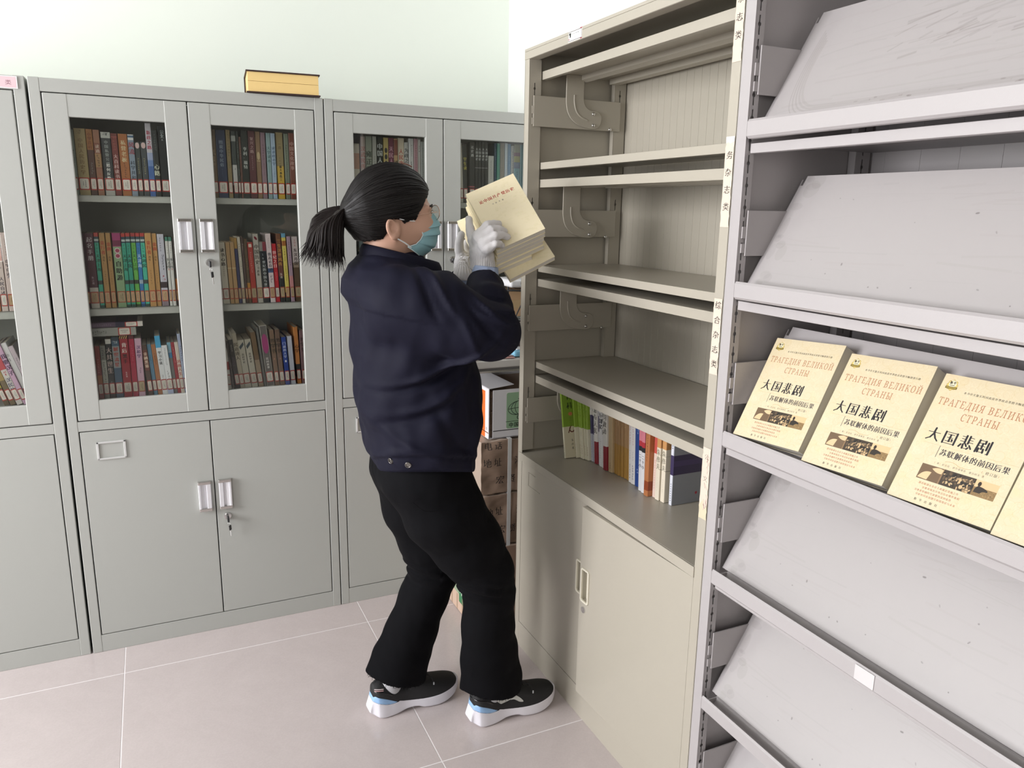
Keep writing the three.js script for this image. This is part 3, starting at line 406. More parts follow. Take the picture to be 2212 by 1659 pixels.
// keys: one in the lock, a spare on a wire ring
const keyHead = std(lin(0.02, 0.02, 0.022), 0.3);
function keyShape(len, r) {
  const bow = new RoundedBoxGeometry(0.011, 0.019, 0.0045, 3, 0.002).translate(0, -0.0095, 0), blade = box(-0.0017, 0.0017, -0.019 - len, -0.018, -0.0008, 0.0008, 0.0003);
  return { bow: metric(bow), blade };
}
function makeKeys(label, x, y) {
  const t = thing('key_ring', label, 'keys', [x, y, 0.009], 'keys hanging in cabinet locks');
  const k = keyShape(0.022), turn = new THREE.Matrix4().makeRotationX(Math.PI / 2 * 0.94);
  const k1 = lpart('key', [metric(new RoundedBoxGeometry(0.0065, 0.02, 0.017, 3, 0.002)).translate(0, -0.004, 0.014)], keyHead, t);
  lpart('key_blade', box(-0.0016, 0.0016, -0.004, 0.004, -0.004, 0.007, 0.0003), M.steel, k1);
  lpart('ring', new THREE.TorusGeometry(0.0095, 0.0006, 6, 28).rotateY(Math.PI / 2 * 0.75).translate(0.001, -0.0205, 0.014), M.steel, t);
  const k2 = lpart('key', k.bow.clone().rotateZ(0.1).rotateY(0.9).translate(0.004, -0.0285, 0.013), keyHead, t);
  lpart('key_blade', k.blade.clone().rotateZ(0.1).rotateY(0.9).translate(0.004, -0.0285, 0.013), M.steel, k2);
  return t;
}
const keys0 = makeKeys('black headed keys in the glazed door of the cabinet fully in view', 0.4595, 1.317);
cloneThing(keys0, 'black headed keys in the solid lower door of the cabinet fully in view', [0.4605, 0.43, 0.009], 'key_ring');
cloneThing(keys0, 'black headed keys in the glazed door beside the held books', [1.3085, 1.317, 0.009], 'key_ring');

// pink category sticker on the cut-off cabinet
{
  const t = thing('category_sticker', 'pink paper sticker with a character on the top rail of the left cabinet', 'sticker', [-0.07, 1.836, 0]);
  const tex = canvasTex(320, 128, (g, w, h) => { g.fillStyle = '#e6c9cf'; g.fillRect(0, 0, w, h); g.strokeStyle = '#f4eeee'; g.lineWidth = 10; g.strokeRect(3, 3, w - 6, h - 6); g.strokeStyle = '#8d5d68'; textRow(g, '文学类', 20, 36, 62, 0.55, { thick: 0.075, thin: 0.05 }); });
  const g = new THREE.PlaneGeometry(0.094, 0.034).translate(0, 0, 0.0012), back = new THREE.BoxGeometry(0.094, 0.034, 0.001).translate(0, 0, 0.0006);
  lpart('backing', back, M.paper, t); lpart('print', g, std(0xffffff, 0.5, { map: tex }), t);
}
// ------------------------------------------------------------------ periodical racks along the right wall
const X0 = 1.358, XB = 1.712;                                 // front plane and back
const keyhole = (cx, cy) => { const p = new THREE.Path(), w = 0.0016, r = 0.0042; p.moveTo(cx - w, cy - 0.019); p.lineTo(cx - w, cy - r * 0.9); p.absarc(cx, cy, r, Math.PI * 1.38, Math.PI * 0.62, true); p.lineTo(cx - w, cy + 0.016); p.lineTo(cx + w, cy + 0.016); p.lineTo(cx + w, cy + r * 0.9); p.absarc(cx, cy, r, Math.PI * 0.38, -Math.PI * 0.38, true); p.lineTo(cx + w, cy - 0.019); p.lineTo(cx - w, cy - 0.019); return p; };
// slotted strip in the x-y plane, z thickness 1.2 mm
function slotted(x0, x1, y0, y1, z, phase) {               // face of a folded channel: slots open into its dark inside
  const holes = [], ys = Array.isArray(phase) ? phase : Array.from({ length: 60 }, (_, i) => phase + i * 0.0425);
  for (const y of ys) if (y > y0 + 0.03 && y < y1 - 0.03) holes.push(keyhole((x0 + x1) / 2 - 0.002, y));
  const s = z < 1.2 || z > 1.49 ? -1 : 1;                  // which side the channel's inside lies
  return [prism([[x0, y0], [x1, y0], [x1, y1], [x0, y1]], 0.0012, 0, holes).translate(0, 0, z - 0.0012), box(x0 + 0.001, x1 - 0.001, y0, y1, z + s * 0.0125 - 0.0006, z + s * 0.0125 + 0.0006, 0), box(x1 - 0.0012, x1, y0, y1, Math.min(z - 0.0012, z + s * 0.0125), Math.max(z - 0.0012, z + s * 0.0125), 0), box(x0, x0 + 0.0012, y0, y1, Math.min(z - 0.0012, z + s * 0.0125), Math.max(z - 0.0012, z + s * 0.0125), 0)];
}
function ribbed(z0, z1, y0, y1, pitch) {                      // pressed back sheet with narrow upright ribs
  const g = [box(XB - 0.004, XB, y0, y1, z0, z1, 0)];
  for (let z = z0 + pitch * 0.7, i = 0; z < z1 - 0.01; z += pitch, i++) g.push(profXY([[0, -0.0016], [0.0022, 0], [0, 0.0016]], 0, y1 - y0).rotateX(-Math.PI / 2).rotateY(0).scale(-1, 1, 1).translate(XB - 0.004, y0, z));
  return g;
}
function ribStrip(z, y0, y1) { return box(XB - 0.0049, XB - 0.0035, y0, y1, z - 0.0012, z + 0.0012, 0.0006); }
function backSheet(z0, z1, y0, y1, pitch) { const g = [box(XB - 0.004, XB, y0, y1, z0, z1, 0)]; for (let z = z0 + pitch * 0.6; z < z1 - 0.01; z += pitch) g.push(ribStrip(z, y0, y1)); return g; }

const boltGeo = new THREE.SphereGeometry(0.0054, 16, 10).scale(1, 1, 0.55);
function bracketPlate(t, yTop, z, mat, h = 0.088, x0 = 1.371, x1 = 1.68) { return part('bracket_plate', [box(x0, x1, yTop - h, yTop, z - 0.0035, z, 0.0009), box(x0 - 0.004, x0 + 0.006, yTop - 0.052, yTop - 0.03, z - 0.004, z - 0.001, 0), box(x0 - 0.004, x0 + 0.006, yTop - h + 0.006, yTop - h + 0.024, z - 0.004, z - 0.001, 0)], mat, t); }

// ---- left rack: open shelves with raised display flaps over a two-door cupboard
const rackA = thing('magazine_rack', 'cream steel magazine rack with open shelves above a two-door cupboard', 'rack', [1.535, 0, 0.9675]);
{
  const t = rackA, m = M.rackCream, zl = 0.495, zr = 1.4685, P = (n, g, mat = m, p = t) => part(n, g, mat, p);
  const inL = zl + 0.03, inR = zr - 0.03, PS = [1.84, 1.504, 1.2045, 0.899].flatMap((y) => [y + 0.02, y - 0.022, y - 0.065]);
  for (const s of [0, 1]) {
    const za = s ? zr - 0.03 : zl, zb = s ? zr : inL, zi = s ? inR + 0.0012 : inL;
    P('upright', [box(X0, X0 + 0.0022, 0, 1.973, za, zb, 0.0008), box(X0, 1.40, 0, 1.973, s ? zr - 0.002 : zl, s ? zr : zl + 0.002, 0), ...slotted(X0 + 0.0022, 1.399, 0.72, 1.943, zi, PS)]);
    P('rear_upright', [...slotted(1.6628, 1.703, 0.71, 1.965, zi, PS), box(1.66, 1.6625, 0.71, 1.965, s ? inR : zl + 0.012, s ? zr - 0.012 : inL, 0.0005)]);
    P('side_panel', box(1.39, XB, 0, 1.965, s ? zr - 0.0045 : zl + 0.002, s ? zr - 0.002 : zl + 0.0045, 0));
  }
  P('top_panel', [box(X0 - 0.0016, XB, 1.9652, 1.973, zl, zr, 0.0008), box(X0 - 0.0016, X0 + 0.002, 1.943, 1.9648, zl, zr, 0.0008), box(X0, 1.39, 1.9425, 1.9445, inL, inR, 0.0005)]);
  P('back_panel', backSheet(zl + 0.008, zr - 0.008, 0.7, 1.965, 0.034));
  // fixed shelves
  for (const y of [1.646, 1.331, 1.018]) P('shelf', [box(1.405, 1.70, y - 0.003, y, zl + 0.008, zr - 0.008, 0.0008), box(1.4035, 1.4065, y - 0.0205, y, zl + 0.008, zr - 0.008, 0.0009), box(1.405, 1.43, y - 0.0205, y - 0.018, zl + 0.01, zr - 0.01, 0.0006)]);
  // display flaps folded up flat, with their stops hanging below
  const flaps = [1.911, 1.595, 1.288, 0.972];
  for (const y of flaps) {
    const f = P('display_flap', [box(1.405, 1.655, y - 0.0025, y, zl + 0.009, zr - 0.009, 0.0008), box(1.4035, 1.4065, y - 0.024, y, zl + 0.009, zr - 0.009, 0.0009), box(1.405, 1.418, y - 0.024, y - 0.022, zl + 0.012, zr - 0.012, 0.0005)]);
    P('magazine_stop', profXY([[1.531, y - 0.0025], [1.531, y - 0.016], [1.548, y - 0.022], [1.5495, y - 0.0205], [1.5335, y - 0.014], [1.5335, y - 0.0025]], zl + 0.03, zr - 0.03), m, f);
    P('rear_lip', [box(1.64, 1.655, y - 0.02, y - 0.002, zl + 0.03, zr - 0.03, 0.001), box(1.655, 1.672, y - 0.02, y - 0.018, zl + 0.03, zr - 0.03, 0.0006)], m, f);
  }
  // side plates with curved arms that carry the flaps
  for (const [i, yt] of [1.84, 1.504, 1.2045, 0.899].entries()) {
    const pl = bracketPlate(t, yt, 0.5335, m, i ? 0.084 : 0.089);
    const dy = yt - 1.84, top = flaps[i] - 0.0025, arm = new THREE.Shape();
    arm.moveTo(1.479, top); arm.lineTo(1.479, 1.835 + dy); arm.bezierCurveTo(1.48, 1.79 + dy, 1.50, 1.757 + dy, 1.575, 1.753 + dy); arm.bezierCurveTo(1.60, 1.752 + dy, 1.609, 1.77 + dy, 1.607, 1.787 + dy); arm.bezierCurveTo(1.605, 1.80 + dy, 1.597, 1.807 + dy, 1.583, 1.807 + dy); arm.bezierCurveTo(1.56, 1.807 + dy, 1.542, 1.815 + dy, 1.541, 1.845 + dy); arm.lineTo(1.541, top); arm.lineTo(1.479, top);
    const ag = metric(new THREE.ExtrudeGeometry(arm, { depth: 0.0018, bevelEnabled: true, bevelSize: 0.0012, bevelThickness: 0.0012, bevelOffset: -0.0012, bevelSegments: 2, curveSegments: 20 })).translate(0, 0, 0.5365);
    const a = P('flap_arm', [ag, tube([[1.508, 1.85 + dy, 0.5395], [1.509, 1.825 + dy, 0.5397], [1.518, 1.80 + dy, 0.5397], [1.535, 1.786 + dy, 0.5397], [1.557, 1.778 + dy, 0.5395]], 0.0035, 20, 8).translate(0, 0, -0.0018)]);
    P('rivet', boltGeo.clone().translate(1.577, 1.798 + dy, 0.541), M.steel, a); P('rivet', boltGeo.clone().translate(1.578, 1.764 + dy, 0.541), M.steel, a);
    P('rivet', boltGeo.clone().translate(1.643, 1.756 + dy, 0.5345), M.steel, pl);
  }
  // cupboard deck, doors and plinth
  P('deck', [box(X0 + 0.002, XB - 0.004, 0.708, 0.711, zl + 0.004, zr - 0.004, 0.0008), box(X0 - 0.003, X0 + 0.001, 0.685, 0.711, zl + 0.012, inR + 0.0015, 0.0012)]);
  P('plinth', box(X0 + 0.0003, X0 + 0.003, 0, 0.092, inL, inR, 0.0006));
  const mid = 0.957;
  const ivory = M.ivory, ring = (z0, z1, y0, y1, x) => {
    const w = 0.0055, out = [[z0 + 0.006, y0], [z1 - 0.006, y0], [z1, y0 + 0.006], [z1, y1 - 0.006], [z1 - 0.006, y1], [z0 + 0.006, y1], [z0, y1 - 0.006], [z0, y0 + 0.006]];
    const hole = [[z0 + w + 0.003, y0 + w], [z1 - w - 0.003, y0 + w], [z1 - w, y0 + w + 0.003], [z1 - w, y1 - w - 0.003], [z1 - w - 0.003, y1 - w], [z0 + w + 0.003, y1 - w], [z0 + w, y1 - w - 0.003], [z0 + w, y0 + w + 0.003]];
    return prism(out, 0.004, 0.0012, [hole]).rotateY(-Math.PI / 2).translate(x, 0, 0);      // depth along -x
  };
  for (const s of [0, 1]) {
    const z0 = s ? mid + 0.0012 : inL + 0.0015, z1 = s ? inR - 0.0015 : mid - 0.0012, hz0 = s ? 0.968 : 0.912, hz1 = hz0 + 0.042, hy0 = 0.398, hy1 = 0.503;
    // the leaf with an opening for the finger recess
    const leaf = prism([[z0, 0.094], [z1, 0.094], [z1, 0.683], [z0, 0.683]], 0.0155, 0.0007, [[[hz0 + 0.004, hy0 + 0.004], [hz1 - 0.004, hy0 + 0.004], [hz1 - 0.004, hy1 - 0.004], [hz0 + 0.004, hy1 - 0.004]]]).rotateY(-Math.PI / 2).translate(X0 + 0.0167, 0, 0);
    const d = P('cupboard_door', [leaf, box(X0 + 0.017, X0 + 0.019, 0.0945, 0.6825, z0, z1, 0)]);
    P('recessed_handle', ring(hz0, hz1, hy0, hy1, X0 + 0.001), ivory, d);
    P('handle_cup', [box(X0 + 0.0152, X0 + 0.0168, hy0 + 0.003, hy1 - 0.003, hz0 + 0.003, hz1 - 0.003, 0)], ivory, d);
    if (s) P('lock', [cyl(0.0095, 0.004, 24).rotateZ(Math.PI / 2).translate(X0 - 0.001, 0.375, 0.985), box(X0 - 0.0036, X0 - 0.0028, 0.3695, 0.3805, 0.9838, 0.9862, 0)], M.steel, d);
    else P('card_slot', [box(X0 - 0.0012, X0 + 0.0004, 0.612, 0.615, 0.578, 0.66, 0.0004), box(X0 - 0.0012, X0 + 0.0004, 0.612, 0.66, 0.578, 0.581, 0.0004), box(X0 - 0.0012, X0 + 0.0004, 0.657, 0.66, 0.578, 0.625, 0.0004)], m, d);
    if (s) {                                               // the right leaf stands slightly open on its hinge side
      const a = 0.035, o = ORG.get(t), px = X0 + 0.016 - o.x, pz = z1 - o.z;
      d.position.set(px, 0, pz); d.rotation.y = a; d.traverse((q) => { if (q.isMesh) q.geometry.translate(-px, 0, -pz); });
    }
  }
}

// ---- right rack: sloping display panels, one below the other
const rackB = thing('display_rack', 'grey steel periodical display rack with sloping panels at the right edge', 'rack', [1.535, 0, 1.95]);
const TIER = [1.666, 1.358, 1.048, 0.735, 0.425, 0.116].map((y) => ({ y, x: 1.381 }));
const SL = V(0.51, 0.86, 0).normalize(), SN = V(-SL.y, SL.x, 0);                       // along the slope, and out of it
{
  const t = rackB, m = M.rackGrey, zl = 1.4695, zr = 2.44, P = (n, g, mat = m, p = t) => part(n, g, mat, p), zi = zl + 0.0285;
  P('upright', [box(X0 - 0.0005, X0 + 0.002, 0, 2.0, zl, zi, 0.0008), ...slotted(X0 + 0.002, 1.381, 0, 1.99, zi, 0.026)]);
  P('upright', [box(X0 - 0.0005, X0 + 0.002, 0, 2.0, zr - 0.0285, zr, 0.0008), box(X0, 1.381, 0, 1.99, zr - 0.0285, zr - 0.0265, 0)]);
  P('rear_upright', [...slotted(1.6606, 1.70, 0.02, 1.99, zi, 0.03), box(1.658, 1.6605, 0, 1.99, zl + 0.01, zi, 0)]);
  P('side_panel', box(1.379, XB, 0, 2.0, zl + 0.006, zl + 0.0085, 0)); P('side_panel', box(1.379, XB, 0, 2.0, zr - 0.0045, zr - 0.002, 0));
  P('top_panel', [box(X0 - 0.001, XB, 1.992, 2.0, zl, zr, 0.001)]);
  P('back_panel', backSheet(zl + 0.008, zr - 0.008, 0.02, 1.99, 0.085));
  const dust = canvasTex(1024, 320, (g, w, h) => {
    g.fillStyle = '#ffffff'; g.fillRect(0, 0, w, h);
    for (let i = 0; i < 260; i++) { const y = rr(0, h), x = rr(0, w), l = rr(60, 420), a = rr(0.01, 0.05); g.strokeStyle = rnd() < 0.5 ? `rgba(150,140,132,${a})` : `rgba(255,255,255,${a * 1.5})`; g.lineWidth = rr(1, 7); g.beginPath(); g.moveTo(x, y); g.quadraticCurveTo(x + l / 2, y - rr(0, 26), x + l, y - rr(0, 20)); g.stroke(); }
    for (let i = 0; i < 5; i++) { g.strokeStyle = `rgba(140,128,118,${0.16 - i * 0.02})`; g.lineWidth = 2 + i; g.beginPath(); g.moveTo(40 + i * 5, 60 + i * 8); g.quadraticCurveTo(18 + i * 6, h - 26 - i * 6, 90 + i * 10, h - 20 - i * 5); g.lineTo(w * 0.75, h - 12 - i * 7); g.stroke(); }
    for (let i = 0; i < 50; i++) { g.fillStyle = `rgba(110,100,92,${rr(0.05, 0.25)})`; g.beginPath(); g.ellipse(rr(200, 700), h - rr(8, 44), rr(1, 8), rr(1, 2.5), 0, 0, 7); g.fill(); }
    for (let i = 0; i < 30; i++) { g.strokeStyle = `rgba(130,118,110,${rr(0.05, 0.16)})`; g.lineWidth = rr(2, 6); const x = rr(240, 520), y = rr(90, 190); g.beginPath(); g.moveTo(x, y); g.lineTo(x + rr(20, 120), y - rr(5, 26)); g.stroke(); }
  });
  const scuff = canvasTex(1024, 320, (g, w, h) => {
    g.fillStyle = '#ffffff'; g.fillRect(0, 0, w, h);
    for (let i = 0; i < 70; i++) { g.strokeStyle = `rgba(150,142,138,${rr(0.01, 0.045)})`; g.lineWidth = rr(1, 6); const x = rr(0, w), y = rr(0, h); g.beginPath(); g.moveTo(x, y); g.lineTo(x + rr(30, 260), y + rr(-20, 10)); g.stroke(); }
    for (let i = 0; i < 16; i++) { g.fillStyle = `rgba(95,92,88,${rr(0.2, 0.5)})`; g.beginPath(); g.ellipse(rr(120, 800), rr(60, h - 20), rr(1.2, 4), rr(0.8, 2), rr(0, 3), 0, 7); g.fill(); }
    for (let i = 0; i < 14; i++) { g.fillStyle = `rgba(150,145,140,${rr(0.06, 0.12)})`; g.beginPath(); g.ellipse(rr(0, 60), rr(0, h), rr(6, 26), rr(4, 30), 0, 0, 7); g.fill(); }
  });
  const panelMat = [dust, scuff, null, scuff, scuff, null].map((map) => (map ? std(lin(0.43, 0.405, 0.4), 0.42, { map }) : m));
  const len = 0.256, pz0 = 1.514, pz1 = zr - 0.034;
  TIER.forEach(({ x, y }, i) => {
    const ang = Math.atan2(SL.y, SL.x);
    const slab = new THREE.BoxGeometry(len, 0.003, pz1 - pz0).toNonIndexed().translate(len / 2, -0.0015, (pz0 + pz1) / 2);
    const uv = slab.attributes.uv, ps = slab.attributes.position; for (let k = 0; k < uv.count; k++) uv.setXY(k, (ps.getZ(k) - pz0) / (pz1 - pz0), ps.getX(k) / len);
    const f = P('display_panel', slab.rotateZ(ang).translate(x, y, 0), panelMat[i]);
    // folded side flange, stepping back behind the sheet
    const fl = prism([[0.0, -0.003], [0.0, -0.018], [len - 0.022, -0.018], [len - 0.006, -0.003]], 0.0016).translate(0, 0, pz0 - 0.012).rotateZ(ang).translate(x, y, 0);
    P('side_flange', [fl, prism([[0, -0.003], [0, -0.0046], [len - 0.02, -0.0046], [len - 0.02, -0.003]], 0.012).translate(0, 0, pz0 - 0.011).rotateZ(ang).translate(x, y, 0)], m, f);
    // stop at the foot of the slope: a rounded lip
    const q = (s, n) => [x + SL.x * s + SN.x * n, y + SL.y * s + SN.y * n];
    const lip = profXY([[x + 0.002, y - 0.002], [x - 0.006, y - 0.0185], [x - 0.028, y - 0.0245], [x - 0.039, y - 0.024], [x - 0.0435, y - 0.0195], [x - 0.0435, y + 0.007], [x - 0.0405, y + 0.0115], [x - 0.038, y + 0.0105], [x - 0.038, y - 0.0155], [x - 0.029, y - 0.0195], [x - 0.0085, y - 0.0135], [x - 0.0025, y - 0.0035]], pz0 + 0.008, zr - 0.031, 0.001);
    P('stop_lip', [lip, box(x - 0.042, x - 0.004, y - 0.018, y - 0.002, pz0 + 0.008, pz0 + 0.0105, 0.001)], m, f);
    // level shelf just below the stop
    const ys = y - 0.0305;
    P('shelf', [box(1.3685, 1.70, ys - 0.003, ys, zl + 0.031, zr - 0.031, 0.0008), box(1.367, 1.3705, ys - 0.0185, ys, zl + 0.0325, zr - 0.0325, 0.001), box(1.3685, 1.385, ys - 0.0185, ys - 0.016, zl + 0.034, zr - 0.034, 0.0006)]);
    if (i < 6) P('bracket_plate', [box(1.3725, 1.66, y + 0.06, y + 0.15, 1.5015, 1.505, 0.0009), box(1.364, 1.376, y + 0.095, y + 0.118, 1.4985, 1.502, 0), box(1.364, 1.376, y + 0.066, y + 0.084, 1.4985, 1.502, 0)]);
  });
  // a shred of clear tape over a dent in the fourth stop
  P('tape_shred', box(1.3362, 1.3372, 0.716, 0.744, 1.905, 1.945, 0.0003), std(lin(0.62, 0.6, 0.6), 0.15), t.children.filter((c) => c.name === 'display_panel')[3]);
}

// paper category labels on the narrow front of the left rack's right upright
function stripLabel(label, y0, y1, draw, z0 = 1.4415, z1 = 1.4665) {
  const h = Math.round(900 * (y1 - y0) / 0.2), tex = canvasTex(96, h, (g, w, hh) => { g.fillStyle = '#d6c6b6'; g.fillRect(0, 0, w, hh); for (let i = 0; i < 60; i++) { g.fillStyle = `rgba(205,185,165,${rr(0.05, 0.2)})`; g.fillRect(rr(0, w), rr(0, hh), rr(4, 30), rr(2, 12)); } draw(g, w, hh); });
  const t = thing('paper_label', label, 'label', [X0 - 0.0005, (y0 + y1) / 2, (z0 + z1) / 2]);
  const w = z1 - z0, hh = y1 - y0, pg = new THREE.PlaneGeometry(w, hh, 4, 24), pp = pg.attributes.position;
  for (let i = 0; i < pp.count; i++) { const a = pp.getX(i) / w + 0.5, b = pp.getY(i) / hh + 0.5; pp.setX(i, pp.getX(i) + 0.0014 * noise2(b * 9, a * 2)); pp.setZ(i, 0.0008 + 0.0012 * Math.max(0, noise2(b * 6 + 3, a * 3)) * (a < 0.5 ? 1 : 0.2)); }
  pg.computeVertexNormals(); pg.rotateY(-Math.PI / 2);
  lpart('sheet', pg, std(0xffffff, 0.7, { map: tex, side: THREE.DoubleSide }), t); return t;
}
const ink = (g) => { g.strokeStyle = '#2c2622'; };
stripLabel('paper strip label at the top of the post, lettered for news magazines', 1.792, 1.955, (g, w, h) => { ink(g); textCol(g, '新闻杂志类', 8, -118, 80, 0.85, { thick: 0.085, thin: 0.055 }); });
stripLabel('torn paper strip label on the post beside the second shelf from the top', 1.474, 1.652, (g, w, h) => { ink(g); g.fillStyle = '#dcd6ce'; g.fillRect(0, 0, w, 46); textCol(g, '政务杂志类', 8, -30, 82, 0.85, { thick: 0.085, thin: 0.055 }); g.fillStyle = '#dcd6ce'; g.beginPath(); g.moveTo(0, 0); g.lineTo(w, 0); g.lineTo(w, 40); g.lineTo(50, 62); g.lineTo(20, 44); g.lineTo(0, 60); g.fill(); });
stripLabel('paper strip label on the post reading general magazines, beside the third opening', 1.165, 1.327, (g, w, h) => { ink(g); textCol(g, '综合杂志类', 7, 20, 84, 0.68, { thick: 0.085, thin: 0.055 }); });
stripLabel('tattered paper strip label low on the post beside the row of books', 0.835, 1.0, (g, w, h) => {
  ink(g); g.globalAlpha = 0.7; textCol(g, '公文', 15, 60, 70, 2.2, { thick: 0.05, thin: 0.035 }); g.globalAlpha = 1; g.strokeStyle = '#6e3c3a';
  for (let i = 0; i < 16; i++) { g.lineWidth = rr(1, 4); const y = rr(10, h - 60); g.beginPath(); g.moveTo(rr(45, 90), y); g.lineTo(rr(50, 92), y + rr(20, 90)); g.stroke(); }
  g.fillStyle = '#cfc3a6'; g.beginPath(); g.moveTo(0, h); g.lineTo(0, h - 130); g.lineTo(40, h - 210); g.lineTo(52, h - 90); g.lineTo(96, h - 160); g.lineTo(96, h); g.fill();
});
// maker's plate on the top rail
{
  const t = thing('maker_plate', "small printed maker's sticker on the top rail of the cream rack", 'sticker', [X0 - 0.0017, 1.9585, 0.803]);
  const tex = canvasTex(360, 160, (g, w, h) => {
    g.fillStyle = '#e8e4dc'; g.fillRect(0, 0, w, h); g.fillStyle = '#b04a55'; g.fillRect(300, 0, 60, 12); g.fillRect(310, h - 12, 50, 12); g.fillStyle = '#2b2524'; g.fillRect(4, 12, w - 12, h - 24); g.fillStyle = '#fbfbf8'; g.fillRect(12, 20, w - 28, h - 40);
    g.fillStyle = '#1c1a1a'; g.beginPath(); g.moveTo(22, 30); g.lineTo(74, 30); g.lineTo(74, 92); g.lineTo(42, 98); g.lineTo(42, 62); g.lineTo(22, 62); g.fill(); g.fillStyle = '#b04a55'; g.fillRect(16, 108, 20, 22);
    g.strokeStyle = '#333'; textRow(g, '河北科文图书柜', 84, 38, 28, 0.02, { thick: 0.12, thin: 0.06 }); g.strokeStyle = '#555'; textRow(g, '地址河北电话北地化图', 84, 88, 17, 0.15, { thick: 0.1, thin: 0.06 });
    g.fillStyle = 'rgba(176,74,85,0.5)'; for (const y of [40, 68, 96]) g.fillRect(302, y, 34, 7);
  });
  lpart('backing', new THREE.BoxGeometry(0.0006, 0.028, 0.075), M.paper, t);
  lpart('print', new THREE.PlaneGeometry(0.075, 0.028).rotateY(-Math.PI / 2).translate(-0.0005, 0, 0), std(0xffffff, 0.35, { map: tex }), t);
}
// ------------------------------------------------------------------ books
const CW = 64, CHT = 400;
const bookTexJobs = [[], []];
function cell(atlas, spec) { const list = bookTexJobs[atlas]; list.push(spec); return list.length - 1; }
function spineArt(g, x, y, s) {
  const w = CW, h = CHT; g.save(); g.beginPath(); g.rect(x, y, w, h); g.clip(); g.fillStyle = s.c; g.fillRect(x, y, w, h);
  for (const [a, b, c] of s.bands || []) { g.fillStyle = c; g.fillRect(x, y + a * h, w, (b - a) * h + 1); }
  const wide = s.w / 1000, sx = CW / wide / (CHT / (s.h / 1000));      // stretch so that lettering keeps its shape on the real spine
  const marks = (a, b, c, cx = 0.5, f = 0.34) => { g.strokeStyle = c; g.fillStyle = c; const st = 13 * (0.8 + f); for (let q = y + a * h; q < y + b * h - 6; q += st) { const ww = w * f, x0 = x + w * cx - ww / 2; for (let k = 0; k < 4; k++) { if (rnd() < 0.5) g.fillRect(x0 + rr(0, ww * 0.25), q + k * st * 0.22, ww * rr(0.4, 0.75), st * 0.1); else g.fillRect(x0 + rr(0, ww * 0.9), q + rr(0, st * 0.2), ww * 0.13, st * rr(0.4, 0.7)); } } };
  for (const [t, a, size, c, cx] of s.text || []) {
    const k = size * Math.min(1, 1);                                     // size: character height as a share of the spine's height
    const ch = k * h; g.save(); g.translate(x + w * (cx ?? 0.5), y + a * h); g.scale(sx, 1); g.strokeStyle = c; g.fillStyle = c; textCol(g, t, -ch / 2, 0, ch, 0.06, { thick: 0.13, thin: 0.07 }); g.restore();
  }
  for (const [a, b, c, cx, f] of s.marks || []) marks(a, b, c, cx, f);
  if (s.draw) s.draw(g, x, y, w, h);
  g.restore();
}
const labelTex = canvasTex(512, 160, (g) => {
  const L = (x, bg, line, txt) => { g.fillStyle = line; g.fillRect(x, 0, 128, 160); g.fillStyle = bg; g.beginPath(); g.roundRect(x + 13, 13, 102, 134, 14); g.fill(); g.fillStyle = txt; for (let k = 0; k < 2; k++) for (let i = 0; i < 11; i++) g.fillRect(x + 74 - k * 26 + rr(-1, 1), 34 + k * 18 + i * (k ? 5 : 8.4), 10, (k ? 3 : 5.5) * rr(0.5, 1)); };
  L(0, '#e4dfd6', '#b5342c', '#2c2a2a'); L(128, '#d4cec3', '#a8322c', '#333'); L(256, '#c0a07c', '#b0402c', '#3c3026'); L(384, '#b3a382', '#a85a44', '#3b3126');
});
const labelMat = std(0xffffff, 0.35, { map: labelTex });
const pagesMat = std(lin(0.66, 0.6, 0.49), 0.9);
const bookMats = [null, null];
const pending = [];
function bookGeo(w, h, d, atlas, idx) {
  const c = 0.0008, r = 0.0012;
  const prof = [[r, 0], [w - r, 0], [w, -r], [w, -d], [w - c, -d], [w - c, -c - r], [c, -c - r], [c, -d], [0, -d], [0, -r]];
  const s = new THREE.Shape(prof.map(([a, b]) => new THREE.Vector2(a, b)));
  const g = new THREE.ExtrudeGeometry(s, { depth: h, bevelEnabled: false }).rotateX(-Math.PI / 2).scale(1, 1, -1);
  // the scale mirrors the faces: swap two corners of every triangle
  const flip = (q) => { for (const k of ['position', 'normal', 'uv']) { const a = q.attributes[k], n = a.itemSize, v = a.array; for (let i = 0; i < a.count; i += 3) for (let j = 0; j < n; j++) { const t = v[(i + 1) * n + j]; v[(i + 1) * n + j] = v[(i + 2) * n + j]; v[(i + 2) * n + j] = t; } } };
  flip(g); g.computeVertexNormals();
  const rows = atlas ? 1 : 5, col = idx % 32, row = Math.floor(idx / 32), p = g.attributes.position, n = g.attributes.normal, uv = g.attributes.uv, m = 1.5 / CW;
  for (let i = 0; i < p.count; i++) {
    const fx = n.getZ(i) > 0.7 ? clamp(p.getX(i) / w, m, 1 - m) : p.getX(i) < w / 2 ? m : 1 - m, fy = clamp(p.getY(i) / h, 0.004, 0.996);
    uv.setXY(i, (col + fx) / 32, 1 - (row + 1 - fy) / rows * (atlas ? 1 : 2000 / 2048));
  }
  return g;
}
